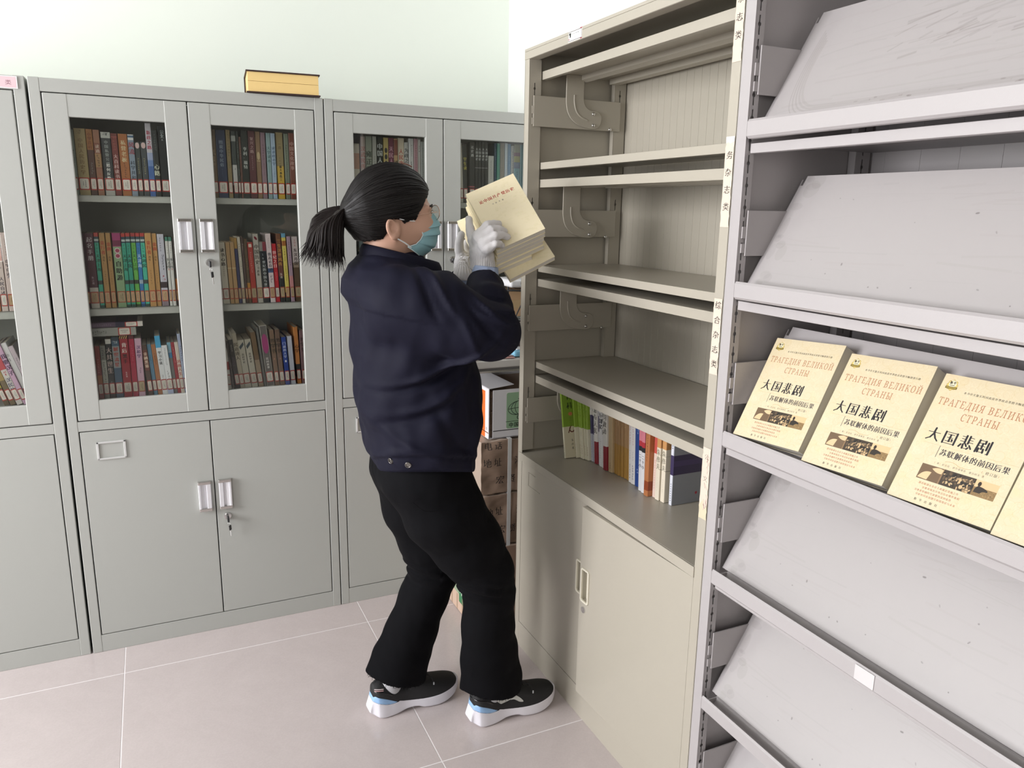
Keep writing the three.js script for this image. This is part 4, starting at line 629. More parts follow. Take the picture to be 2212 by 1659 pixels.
// spec: { w, h (mm), c, bands, text, marks, lab, d }
function makeBook(label, group, spec, pos, rot, atlas = 0) {
  const w = spec.w / 1000, h = spec.h / 1000, d = (spec.d || 145) / 1000, idx = cell(atlas, spec);
  const t = thing('book', label, 'book', pos, group); t.rotation.order = 'YXZ'; t.rotation.set(0, rot[0], rot[1]);
  pending.push(() => {
    lpart('cover', bookGeo(w, h, d, atlas, idx), bookMats[atlas], t);
    lpart('pages', box(0.0009, w - 0.0009, 0.0012, h - 0.0012, -d + 0.0012, -0.0022, 0), pagesMat, t);
    if (spec.lab !== null && spec.lab !== undefined) {
      const g = new THREE.BoxGeometry(Math.max(0.006, w - 0.0016), 0.037, 0.0004).toNonIndexed().translate(w / 2, 0.034, 0.0003), uv = g.attributes.uv, k = spec.lab;
      for (let i = 0; i < uv.count; i++) uv.setXY(i, (k + clamp(uv.getX(i), 0.02, 0.98)) / 4, uv.getY(i));
      lpart('spine_label', g, labelMat, t);
    }
  });
  return t;
}
const ORD = ['', 'first', 'second', 'third', 'fourth', 'fifth', 'sixth', 'seventh', 'eighth', 'ninth', 'tenth', 'eleventh', 'twelfth', 'thirteenth', 'fourteenth', 'fifteenth', 'sixteenth', 'seventeenth'];
function shelfRow(where, group, y, rows, opt = {}) {
  let prev = null;                                          // books lean on their neighbours without cutting into them
  rows.forEach(([x, w, h, desc, c, o = {}], i) => {
    const lean = o.lean ?? opt.lean ?? 0, ta = Math.tan(lean); w -= 0.5;
    if (prev) { const hm = Math.min(h, prev.h) / 1000; x = Math.max(x, prev.x + prev.w / 1000 / Math.cos(prev.lean) + 0.0004 + Math.max(0, hm * (ta - Math.tan(prev.lean)))); }
    prev = { x, w, h, lean };
    const spec = { w: w + (o.dw || 0), h: h * (opt.hs || 1), c, lab: o.lab !== undefined ? o.lab : (opt.lab ?? 0), d: 140 + (i * 7) % 15, ...o };
    makeBook(`${desc} book, ${ORD[i + 1]} from left, ${where}`, group, spec, [x, y + 0.0007, (opt.z ?? -0.062) + (o.dz ?? ((i * 5) % 4) * 0.001)], [0, lean]);
  });
}
const W_ = '#e9e6df', K_ = '#1d1f22';
shelfRow('top shelf, second glazed door', 'books on the top shelf of the second glazed door', 1.525, [
  [0.09, 11, 193, 'grey green', '#8f9a92', { marks: [[0.3, 0.6, '#3d4a48']] }],
  [0.102, 31, 198, 'thick olive tan', '#a8966a', { text: [['中国人民历史学', 0.14, 0.075, '#7d6138']], marks: [[0.02, 0.08, '#6f5b34', 0.5, 0.5]] }],
  [0.134, 18, 197, 'brown and orange', '#5b3d35', { bands: [[0, 0.31, '#a5703f']], text: [['小学百科', 0.05, 0.06, '#7b3f22']], marks: [[0.5, 0.68, '#8b8f86']] }],
  [0.153, 18, 196, 'reddish tan', '#a3745c', { bands: [[0.2, 0.58, '#8e5a4a'], [0.36, 0.57, '#b08a62']], text: [['读通', 0.22, 0.065, '#d4bfae']], marks: [[0.38, 0.56, '#40362c'], [0.66, 0.7, '#b84a36']] }],
  [0.174, 27, 191, 'dark slate lettered white', '#3c4145', { bands: [[0, 0.095, '#c9cdc8'], [0.72, 1, '#c4c4bf']], text: [['中国私营公司', 0.13, 0.062, '#a9b2b0'], ['如何反败', 0.49, 0.062, '#f0f2ee']], marks: [[0.02, 0.07, '#42474a', 0.5, 0.6]] }],
  [0.202, 18, 188, 'dull red', '#7c3f3c', { text: [['大百科读书', 0.33, 0.075, '#d3b9b4']], marks: [[0.06, 0.26, '#a35a50', 0.5, 0.6]], bands: [[0.05, 0.06, '#a86058']] }],
  [0.222, 26, 188, 'orange brown', '#a5683c', { text: [['私营老板', 0.1, 0.085, '#cdbf99']], marks: [[0.46, 0.72, '#63402a', 0.5, 0.3]] }],
  [0.249, 17, 187, 'grey blue and white', '#8593a3', { bands: [[0, 0.09, '#d4d6d6'], [0.02, 0.05, '#4d6884']], text: [['风流', 0.12, 0.1, '#8c3f4a'], ['科学共和', 0.42, 0.075, '#33424f']] }],
  [0.267, 15, 166, 'short grey black', '#3d4443', { marks: [[0.3, 0.6, '#a8a276']], draw: (g, x, y, w, h) => { g.fillStyle = '#d2b7b4'; g.beginPath(); g.ellipse(x + w / 2, y + h * 0.07, w * 0.42, h * 0.055, 0, 0, 7); g.fill(); } }],
  [0.284, 16, 167, 'short black pink-dotted', '#40474a', { marks: [[0.3, 0.6, '#b0aa7c']], draw: (g, x, y, w, h) => { g.fillStyle = '#d2b7b4'; g.beginPath(); g.ellipse(x + w / 2, y + h * 0.07, w * 0.42, h * 0.055, 0, 0, 7); g.fill(); } }],
  [0.301, 17, 224, 'tall white to blue', '#3f63a0', { bands: [[0, 0.4, '#bfbcc4'], [0.4, 0.5, '#9aa6c4'], [0.5, 0.58, '#6f8abb']], text: [['新政之路', 0.1, 0.062, '#a33d4f']] }],
  [0.319, 15, 202, 'black', '#272d2d', { marks: [[0.05, 0.3, '#6c7471']], text: [['心路', 0.5, 0.09, '#c9cdb9']] }],
  [0.336, 24, 217, 'thick black', '#202628', { marks: [[0.1, 0.2, '#aab2b2']], text: [['公文', 0.05, 0.06, '#9aa6a6']] }],
]);
shelfRow('middle shelf, second glazed door', 'books on the middle shelf of the second glazed door', 1.172, [
  [0.092, 9, 237, 'dark maroon edge-on', '#4a2a38', {}],
  [0.101, 25, 236, 'maroon lettered white', '#532839', { bands: [[0.72, 1, '#cfc8c0']], text: [['起名手册', 0.05, 0.075, '#d5cfd0'], ['朱江著', 0.57, 0.035, '#b9a8ae']] }],
  [0.127, 13, 238, 'teal red-topped', '#3aa58c', { bands: [[0, 0.055, '#b33b36'], [0.055, 0.13, '#2b4350'], [0.085, 0.11, '#b9c4c2'], [0.63, 0.68, '#3a4142'], [0.96, 1, '#2d4f46']], text: [['天津上海', 0.28, 0.055, '#14503f']], marks: [[0.15, 0.25, '#1d6b58', 0.5, 0.5]] }],
  [0.142, 16, 237, 'tan with a red title', '#b28a55', { text: [['金行者', 0.1, 0.06, '#a83c26'], ['[百年]', 0.27, 0.035, '#5d4223']], marks: [[0.5, 0.68, '#6d4c26', 0.5, 0.2]] }],
  [0.16, 14, 237, 'narrower tan', '#b28a55', { text: [['金典', 0.12, 0.06, '#a83c26'], ['[百年]', 0.27, 0.035, '#5d4223']], marks: [[0.5, 0.68, '#6d4c26', 0.5, 0.2]] }],
  [0.178, 25, 237, 'pale green pink-topped', '#8fae86', { bands: [[0, 0.18, '#a53a72'], [0.1, 0.17, '#762349']], text: [['自助游', 0.37, 0.085, '#1d2320']], lab: 3, draw: (g, x, y, w, h) => { for (const f of [0.235, 0.305]) { g.fillStyle = '#d6c3c3'; g.beginPath(); g.ellipse(x + w / 2, y + h * f, w * 0.34, h * 0.037, 0, 0, 7); g.fill(); g.fillStyle = '#a8435f'; g.beginPath(); g.ellipse(x + w / 2, y + h * f, w * 0.24, h * 0.024, 0, 0, 7); g.fill(); } } }],
  [0.204, 12, 236, 'teal', '#3aa58c', { bands: [[0, 0.05, '#b33b36'], [0.05, 0.13, '#2b4350'], [0.085, 0.11, '#b9c4c2'], [0.63, 0.68, '#3a4142'], [0.96, 1, '#2d4f46']], text: [['天津上海', 0.28, 0.055, '#14503f']], marks: [[0.15, 0.25, '#1d6b58', 0.5, 0.5]] }],
  [0.217, 13, 237, 'darker teal', '#2f9a83', { bands: [[0, 0.05, '#b33b36'], [0.05, 0.13, '#2b4350'], [0.085, 0.11, '#b9c4c2'], [0.63, 0.68, '#3a4142'], [0.96, 1, '#2d4f46']], text: [['天河民', 0.28, 0.06, '#123d33']], marks: [[0.15, 0.25, '#1d6b58', 0.5, 0.5]] }],
  [0.231, 14, 237, 'bright green', '#66b34e', { bands: [[0, 0.05, '#a33a3a'], [0.05, 0.13, '#2b4350'], [0.085, 0.11, '#b9c4c2'], [0.63, 0.68, '#30372e'], [0.96, 1, '#35532c']], text: [['天下江河', 0.28, 0.055, '#1d5a2a']], marks: [[0.15, 0.25, '#3c7d31', 0.5, 0.5]] }],
  [0.246, 12, 237, 'blue', '#2f77b5', { bands: [[0, 0.05, '#b33b36'], [0.05, 0.13, '#2b4350'], [0.085, 0.11, '#b9c4c2'], [0.63, 0.68, '#9fb0c0'], [0.96, 1, '#1f4a72']], text: [['天津海', 0.28, 0.06, '#b9d2e6']], marks: [[0.15, 0.25, '#1d5a8e', 0.5, 0.5]] }],
  [0.259, 13, 237, 'light teal', '#45b59b', { bands: [[0, 0.05, '#b33b36'], [0.05, 0.13, '#2b4350'], [0.085, 0.11, '#b9c4c2'], [0.63, 0.68, '#3a4142'], [0.96, 1, '#2d4f46']], text: [['天河民', 0.28, 0.06, '#123d33']], marks: [[0.15, 0.25, '#1d6b58', 0.5, 0.5]] }],
  [0.273, 19, 237, 'tan red-lettered', '#bd9159', { text: [['金行者', 0.1, 0.06, '#a83c26'], ['[百年]', 0.27, 0.035, '#5d4223']], marks: [[0.5, 0.68, '#6d4c26', 0.5, 0.2]] }],
  [0.293, 14, 236, 'slim tan', '#bd9159', { text: [['金典', 0.12, 0.06, '#a83c26'], ['[百年]', 0.27, 0.035, '#5d4223']], marks: [[0.5, 0.68, '#6d4c26', 0.5, 0.2]] }],
  [0.309, 20, 234, 'lavender white', '#c3c3d0', { bands: [[0.66, 0.74, '#33262c'], [0.93, 1, '#8b7c86']], marks: [[0.05, 0.24, '#4d4d58', 0.4, 0.2], [0.28, 0.5, '#383844', 0.6, 0.34], [0.57, 0.63, '#a3303c', 0.6, 0.4]] }],
  [0.332, 9, 225, 'slim white green-topped', '#d9d9d4', { bands: [[0, 0.06, '#3f7d6a']], text: [['长江传', 0.3, 0.05, '#4a4a4a']], marks: [[0.08, 0.26, '#6a6a6a', 0.5, 0.25], [0.45, 0.48, '#b33b36', 0.5, 0.5]] }],
  [0.342, 10, 225, 'white green-topped', '#dededa', { bands: [[0, 0.06, '#3f7d6a']], text: [['长江传', 0.3, 0.05, '#4a4a4a']], marks: [[0.08, 0.26, '#6a6a6a', 0.5, 0.25], [0.45, 0.48, '#b33b36', 0.5, 0.5]] }],
  [0.3535, 10, 222, 'dark grey and orange', '#5a5250', { bands: [[0.6, 0.85, '#c07a3e']], marks: [[0.1, 0.3, '#c9c2ba']] }],
], { lab: 2 });
shelfRow('bottom shelf, second glazed door', 'books on the bottom shelf of the second glazed door', 0.872, [
  [0.096, 15, 177, 'red and orange', '#8e3f3c', { bands: [[0.55, 0.8, '#a8653a']], marks: [[0.25, 0.5, '#c98c85']] }],
  [0.112, 16, 177, 'grey and white', '#7d7d78', { bands: [[0.27, 0.85, '#a9aaa2']], marks: [[0.03, 0.25, '#4a4c4a', 0.5, 0.6], [0.3, 0.8, '#474a48', 0.5, 0.4]] }],
  [0.129, 17, 198, 'black white-capped', '#22262a', { bands: [[0, 0.08, '#cfcec8']], text: [['大共世生', 0.14, 0.105, '#b9a5a0']], marks: [[0.7, 0.8, '#8f9a98']] }],
  [0.147, 22, 204, 'steel blue', '#3f5a72', { bands: [[0, 0.06, '#2b3a48'], [0.15, 0.5, '#8f979a'], [0.78, 0.86, '#28384a']], text: [['解密流星', 0.16, 0.078, '#a3463f']], marks: [[0.07, 0.1, '#d0d3d0', 0.5, 0.6]] }],
  [0.17, 26, 206, 'thick red lettered white', '#9b2433', { text: [['背后', 0.11, 0.083, '#e9e2da'], ['黑手', 0.29, 0.078, '#3a1a20'], ['朱彦著', 0.58, 0.03, '#e0cfc8']], draw: (g, x, y, w, h) => { g.fillStyle = '#3b2a22'; g.fillRect(x, y, w, h * 0.05); g.strokeStyle = '#d9a05a'; g.lineWidth = 6; for (let i = 0; i < 5; i++) { g.beginPath(); g.moveTo(x + i * 16, y + h * 0.05); g.lineTo(x + i * 16 + 12, y); g.stroke(); } } }],
  [0.197, 17, 205, 'crimson', '#ad2746', { bands: [[0, 0.05, '#5f2a30']], marks: [[0.15, 0.4, '#c65c70', 0.5, 0.4]] }],
  [0.215, 20, 196, 'pink', '#c9a5b8', { text: [['汉和学', 0.12, 0.07, '#5a3f6a']], marks: [[0.5, 0.6, '#4b3a50', 0.5, 0.25]], lab: 3 }],
  [0.236, 15, 173, 'brown', '#4f3d36', { bands: [[0.1, 0.5, '#6d4038']], text: [['金融黑幕', 0.14, 0.075, '#d9c3ae']], lean: 0.05 }],
  [0.252, 13, 174, 'dusty blue', '#567f99', { marks: [[0.2, 0.4, '#2f5878']], lean: 0.055 }],
  [0.266, 14, 173, 'brown orange', '#a56f4a', { marks: [[0.18, 0.4, '#5a2f22']], lean: 0.06 }],
  [0.281, 17, 201, 'white sky-blue-topped', '#dcdfe2', { bands: [[0, 0.2, '#45a2cf']], text: [['学习小说', 0.26, 0.055, '#35383c']], marks: [[0.66, 0.78, '#5a5d60', 0.5, 0.2]], lean: 0.06 }],
  [0.299, 18, 168, 'white', '#dfe1e4', { bands: [[0.85, 1, '#aeb7d6']], marks: [[0.06, 0.4, '#55585c', 0.5, 0.18], [0.52, 0.8, '#3f4246', 0.5, 0.25]], lean: 0.06 }],
  [0.319, 12, 177, 'grey', '#6e7070', { bands: [[0, 0.22, '#7aa8bb'], [0.2, 0.3, '#3d7ba3']], marks: [[0.15, 0.22, '#a5485a']], lean: 0.06 }],
  [0.332, 11, 177, 'red', '#97313a', { marks: [[0.1, 0.4, '#d9b3ae', 0.5, 0.25]], lean: 0.06 }],
  [0.344, 12, 177, 'cream', '#d5c8bc', { text: [['风雨人生', 0.34, 0.075, '#b5625a']], lean: 0.06 }],
  [0.357, 10, 205, 'lavender', '#aab3cc', { marks: [[0.2, 0.45, '#33415f', 0.5, 0.4]], lean: 0.06 }],
], { lab: 1 });
{ // two books laid flat on top of that row
  const g = 'books lying flat on the bottom row';
  makeBook('purple book lying flat, upper of two on the bottom row, second glazed door', g, { w: 17, h: 160, c: '#57435a', bands: [[0.5, 0.72, '#2d2744'], [0.9, 1, '#d9d3cd']], marks: [[0.05, 0.45, '#8a7590', 0.5, 0.4]], lab: 0, d: 140 }, [0.244, 1.1085, -0.061], [0, Math.PI / 2]);
  makeBook('grey white book lying flat, lower of two on the bottom row, second glazed door', g, { w: 27, h: 140, c: '#9fa19c', marks: [[0.1, 0.4, '#5c5e5c', 0.5, 0.5]], lab: 0, d: 140 }, [0.2225, 1.0805, -0.060], [0, Math.PI / 2]);
}
shelfRow('top shelf, third glazed door', 'books on the top shelf of the third glazed door', 1.525, [
  [0.494, 14, 216, 'muted brown', '#7d6a55', { marks: [[0.3, 0.5, '#b5a07f', 0.5, 0.6]] }],
  [0.509, 29, 216, 'thick navy lettered white', '#2f3d5c', { text: [['图说中华民俗', 0.15, 0.062, '#8f9fb0']], marks: [[0.57, 0.7, '#56698a', 0.5, 0.14]] }],
  [0.54, 13, 217, 'tan', '#94835c', { marks: [[0.02, 0.4, '#6d5f42', 0.5, 0.5], [0.46, 0.55, '#6d5f42']] }],
  [0.556, 14, 214, 'black and white', '#3b4544', { bands: [[0.5, 0.8, '#c7c9c8'], [0.07, 0.15, '#a5aaa6']], marks: [[0.55, 0.6, '#555']] }],
  [0.571, 8, 214, 'slim dark green', '#39413d', { marks: [[0.15, 0.4, '#8f9893'], [0.56, 0.68, '#8f9893']] }],
  [0.5795, 7, 197, 'slim brown', '#6f4f45', { marks: [[0.1, 0.35, '#a59088']] }],
  [0.587, 21, 218, 'dark green-black lettered white', '#2b322f', { text: [['亨利·福特', 0.24, 0.062, '#cfd6d2']] }],
  [0.609, 22, 218, 'maroon', '#5a2f33', { text: [['复兴之路', 0.09, 0.058, '#b59c98']], marks: [[0.36, 0.6, '#b9a09d', 0.5, 0.2]] }],
  [0.632, 16, 217, 'brown tan', '#8c7256', { draw: (g, x, y, w, h) => { g.fillStyle = '#c4b28c'; g.beginPath(); g.ellipse(x + w / 2, y + h * 0.36, w * 0.3, h * 0.06, 0, 0, 7); g.fill(); g.fillRect(x + 8, y + h * 0.43, w - 16, 4); } }],
  [0.649, 15, 215, 'mauve', '#8b737d', { marks: [[0.18, 0.4, '#5d4a54', 0.5, 0.4], [0.46, 0.66, '#5d4a54', 0.5, 0.2]] }],
  [0.667, 14, 214, 'pale teal', '#8aa5a8', { text: [['大学读本', 0.2, 0.06, '#4b6a70']], marks: [[0.45, 0.6, '#5f7d82', 0.5, 0.2]] }],
  [0.682, 14, 214, 'pale blue', '#9fb4c9', { text: [['读讲政治学', 0.2, 0.055, '#4a6079']], marks: [[0.47, 0.66, '#4a6079', 0.5, 0.22]] }],
  [0.699, 23, 218, 'yellow', '#c9a844', { bands: [[0, 0.5, '#8e7f58']], text: [['一百', 0.15, 0.05, '#5d5236'], ['100', 0.36, 0.04, '#3d3520'], ['最大事件', 0.49, 0.045, '#2e2814']], marks: [[0.66, 0.74, '#7a6126']] }],
  [0.725, 15, 215, 'grey green', '#76806f', { marks: [[0.17, 0.38, '#4b5446', 0.5, 0.35], [0.42, 0.6, '#4b5446', 0.5, 0.3]] }],
  [0.741, 18, 218, 'brick red', '#7f4a3c', { text: [['中国文化故事', 0.13, 0.068, '#c4a297']] }],
]);
shelfRow('middle shelf, third glazed door', 'books on the middle shelf of the third glazed door', 1.172, [
  [0.4935, 7, 206, 'white sliver', '#c9c4bc', { lab: 0 }],
  [0.501, 20, 206, 'cream', '#d3ccbc', { text: [['读书心路', 0.09, 0.07, '#3f3a34']], marks: [[0.36, 0.55, '#6d675d', 0.5, 0.18]], lab: 1 }],
  [0.523, 13, 207, 'tan', '#bd9a6c', { bands: [[0.41, 0.425, '#d6bd93']], lab: 2 }],
  [0.537, 13, 207, 'matching tan', '#bd9a6c', { bands: [[0.41, 0.425, '#d6bd93']], lab: 2 }],
  [0.551, 10, 221, 'navy blue', '#363a63', { bands: [[0, 0.16, '#b08a48']], lab: 3 }],
  [0.562, 10, 225, 'white-cream', '#cfc9b9', { marks: [[0.1, 0.3, '#4a463e', 0.5, 0.3], [0.36, 0.55, '#7a746a', 0.5, 0.3]], lab: 3 }],
  [0.5735, 8, 226, 'dark brown', '#53403a', { marks: [[0.1, 0.2, '#c0b3a8']] }],
  [0.582, 10, 219, 'brown and orange', '#5d4a33', { bands: [[0.68, 0.86, '#c48a33']], marks: [[0.3, 0.5, '#9a8a4a']] }],
  [0.593, 18, 207, 'red', '#b2382f', { marks: [[0.16, 0.5, '#dfb9ab', 0.5, 0.28]], draw: (g, x, y, w, h) => { g.fillStyle = '#e3d7c9'; g.beginPath(); g.roundRect(x + 14, y + h * 0.03, 36, h * 0.055, 5); g.fill(); }, lab: 3 }],
  [0.613, 18, 235, 'grey white lettered for Chinese history', '#bdb9b0', { text: [['中国历史', 0.15, 0.07, '#4a4640'], ['二习近朱', 0.42, 0.045, '#3d3a36']], draw: (g, x, y, w, h) => { g.fillStyle = '#7d2836'; g.beginPath(); g.ellipse(x + w / 2, y + h * 0.065, w * 0.3, h * 0.02, 0.4, 0, 7); g.fill(); }, lab: 3 }],
  [0.632, 22, 208, 'black lettered white', '#202629', { bands: [[0, 0.15, '#8a8a86']], text: [['18世纪的中国与世界', 0.18, 0.058, '#c2c8c8']], draw: (g, x, y, w, h) => { g.fillStyle = '#8a3a44'; g.fillRect(x + 30, y, 34, h * 0.15); }, lab: 0 }],
  [0.655, 17, 236, 'tall pinkish white', '#dfd0d2', { text: [['徐志论自述', 0.27, 0.052, '#3f3a40']], marks: [[0.06, 0.2, '#8a7d80', 0.5, 0.16], [0.6, 0.7, '#3b3b44', 0.5, 0.4]], bands: [[0.5, 0.56, '#4a6288']], lab: 2 }],
  [0.673, 15, 202, 'bright red', '#c02c34', { text: [['世纪之日', 0.12, 0.07, '#ecd3cd']], marks: [[0.48, 0.64, '#e3bdb6', 0.5, 0.18]], lab: 1 }],
  [0.69, 16, 236, 'brown gold-lettered', '#6b4038', { bands: [[0, 0.1, '#77503a'], [0.62, 1, '#2c2f2c']], text: [['三生汉世风传', 0.08, 0.062, '#c9974a'], ['朱著', 0.57, 0.04, '#d0c6ba']], lab: 3 }],
  [0.708, 14, 237, 'yellow', '#d8c765', { bands: [[0, 0.06, '#6aa0bd'], [0.11, 0.18, '#a86a34'], [0.86, 1, '#33382f']], marks: [[0.22, 0.4, '#6a5d2c', 0.5, 0.35], [0.47, 0.7, '#55491f', 0.5, 0.2]], lab: 2 }],
  [0.725, 13, 227, 'mauve and pink', '#a98fa0', { bands: [[0.6, 0.8, '#c98a8c']], marks: [[0.08, 0.2, '#5b4a5b', 0.5, 0.25], [0.24, 0.45, '#5b4a5b', 0.5, 0.3]], lab: 3 }],
  [0.741, 21, 226, 'pinkish white to brown', '#63503c', { bands: [[0, 0.4, '#cdc0bf'], [0.4, 0.47, '#9a8876']], text: [['东汉开国', 0.18, 0.062, '#38302c']], marks: [[0.05, 0.14, '#b5625a', 0.5, 0.3]], lab: 3 }],
], { lean: 0.03, lab: 2 });
shelfRow('bottom shelf, third glazed door', 'books on the bottom shelf of the third glazed door', 0.872, [
  [0.496, 12, 140, 'short white and red', '#d9d4cd', { bands: [[0.3, 0.5, '#b03c36']], lean: 0.05 }],
  [0.5095, 7, 171, 'slim grey brown', '#4d4642', { lean: 0.08, lab: null }],
  [0.518, 15, 175, 'charcoal', '#3d3a3a', { marks: [[0.1, 0.25, '#c0bcb4'], [0.36, 0.55, '#6a5f66']], lean: 0.1 }],
  [0.535, 15, 198, 'grey cream', '#b3ab9a', { text: [['民治诗人', 0.17, 0.075, '#4a443a']], lean: 0.1 }],
  [0.552, 22, 172, 'white slate-marked', '#c2beb0', { text: [['百科学史', 0.28, 0.05, '#3d3d38']], draw: (g, x, y, w, h) => { g.fillStyle = '#3f4d55'; g.beginPath(); g.moveTo(x + 8, y + h * 0.14); g.lineTo(x + 52, y + h * 0.05); g.lineTo(x + 56, y + h * 0.11); g.lineTo(x + 16, y + h * 0.2); g.fill(); }, lean: 0.1 }],
  [0.576, 21, 174, 'second white slate-marked', '#c2beb0', { text: [['百科学史', 0.28, 0.05, '#3d3d38']], draw: (g, x, y, w, h) => { g.fillStyle = '#3f4d55'; g.beginPath(); g.moveTo(x + 8, y + h * 0.14); g.lineTo(x + 52, y + h * 0.05); g.lineTo(x + 56, y + h * 0.11); g.lineTo(x + 16, y + h * 0.2); g.fill(); }, lean: 0.1 }],
  [0.599, 17, 198, 'brown and cream', '#a3917a', { bands: [[0, 0.5, '#7a6246']], marks: [[0.8, 0.85, '#2e2620', 0.5, 0.5]], lean: 0.1 }],
  [0.618, 8, 213, 'slim grey', '#6a6c6a', { lean: 0.09, lab: null }],
  [0.628, 25, 219, 'grey magenta-medallioned', '#6b6866', { text: [['民间故事', 0.52, 0.045, '#d9d6d2']], draw: (g, x, y, w, h) => { g.fillStyle = '#a83b7c'; g.beginPath(); g.ellipse(x + w / 2, y + h * 0.3, w * 0.44, h * 0.16, 0, 0, 7); g.fill(); g.strokeStyle = '#c9c6bd'; g.lineWidth = 5; g.strokeRect(x + 2, y + 2, w - 4, h - 4); }, lab: 0, lean: 0.08 }],
  [0.656, 15, 202, 'brown', '#7d6450', { text: [['哲学书', 0.15, 0.085, '#2a221c']], marks: [[0.5, 0.54, '#d08a7a', 0.5, 0.4]], lean: 0.06 }],
  [0.6735, 16, 203, 'darker brown', '#735c4d', { text: [['哲学书', 0.15, 0.085, '#2a221c']], marks: [[0.5, 0.54, '#d08a7a', 0.5, 0.4]], lean: 0.055 }],
  [0.692, 16, 175, 'royal blue', '#27418f', { text: [['门前的大学', 0.1, 0.065, '#c3cbe0']], draw: (g, x, y, w, h) => { g.fillStyle = '#dfe4ee'; g.beginPath(); g.ellipse(x + w / 2, y + h * 0.5, w * 0.2, h * 0.025, 0, 0, 7); g.fill(); }, lean: 0.05 }],
  [0.711, 17, 177, 'lavender white', '#c0c2d0', { marks: [[0.2, 0.5, '#9a9cb0', 0.5, 0.2]], lean: 0.045 }],
  [0.734, 15, 208, 'orange', '#c27f45', { bands: [[0.65, 0.88, '#2d2a26']], text: [['心学', 0.3, 0.075, '#5d3a1e']], lean: 0.03, dz: -0.005 }],
  [0.7515, 16, 196, 'mauve brown', '#7a5d60', { text: [['哲学书', 0.13, 0.085, '#3a2a2c']], lean: 0.02 }],
], { lab: 1 });
shelfRow('top shelf, fourth glazed door', 'books on the top shelf of the fourth glazed door', 1.525, [
  [0.962, 21, 195, 'cream orange-banded', '#bdb6a2', { bands: [[0.17, 0.44, '#a3714c']] }],
  [0.9865, 18, 220, 'pinkish grey', '#a79a98', { text: [['汉武民传', 0.15, 0.085, '#9a5f60']] }],
  [1.006, 22, 222, 'grey-green', '#929a90', { text: [['雍正传', 0.22, 0.11, '#3d4640']] }],
  [1.0295, 15, 222, 'light grey', '#b0b3ae', { marks: [[0.3, 0.5, '#7a7d7a']] }],
  [1.046, 23, 222, 'black lettered white', '#1f2729', { text: [['中国人通传', 0.1, 0.1, '#c9d0d0']] }],
  [1.0705, 18, 220, 'yellow', '#bfae72', { draw: (g, x, y, w, h) => { for (const f of [0.2, 0.3, 0.4, 0.5]) { g.fillStyle = '#35383a'; g.beginPath(); g.ellipse(x + w / 2, y + h * f, w * 0.3, h * 0.04, 0, 0, 7); g.fill(); } } }],
  [1.0895, 18, 220, 'purple maroon', '#6b2f48', { text: [['天民人之', 0.13, 0.09, '#c09aa8']] }],
  [1.1085, 14, 218, 'tan', '#b0916c', { bands: [[0.02, 0.26, '#7a4438']], text: [['通天下', 0.34, 0.08, '#3a2f24']] }],
  [1.1235, 24, 222, 'cream red-lettered', '#cbc2b0', { text: [['人民中国社', 0.17, 0.085, '#a84a44']] }],
  [1.148, 15, 208, 'grey white', '#b4b6b4', { text: [['为政之', 0.1, 0.08, '#44484a']] }],
  [1.1645, 18, 222, 'white', '#c9cbcc', { marks: [[0.1, 0.3, '#55585c', 0.6, 0.2], [0.36, 0.6, '#3f4246', 0.5, 0.3]] }],
  [1.184, 14, 222, 'pink', '#b7929a', { marks: [[0.1, 0.7, '#7d4a56', 0.5, 0.35]] }],
  [1.199, 11, 220, 'narrow white', '#c6c8c6', { marks: [[0.1, 0.2, '#44484a']] }],
  [1.211, 14, 213, 'grey', '#9ea3a0', { marks: [[0.1, 0.7, '#5a6060', 0.5, 0.3]] }],
]);
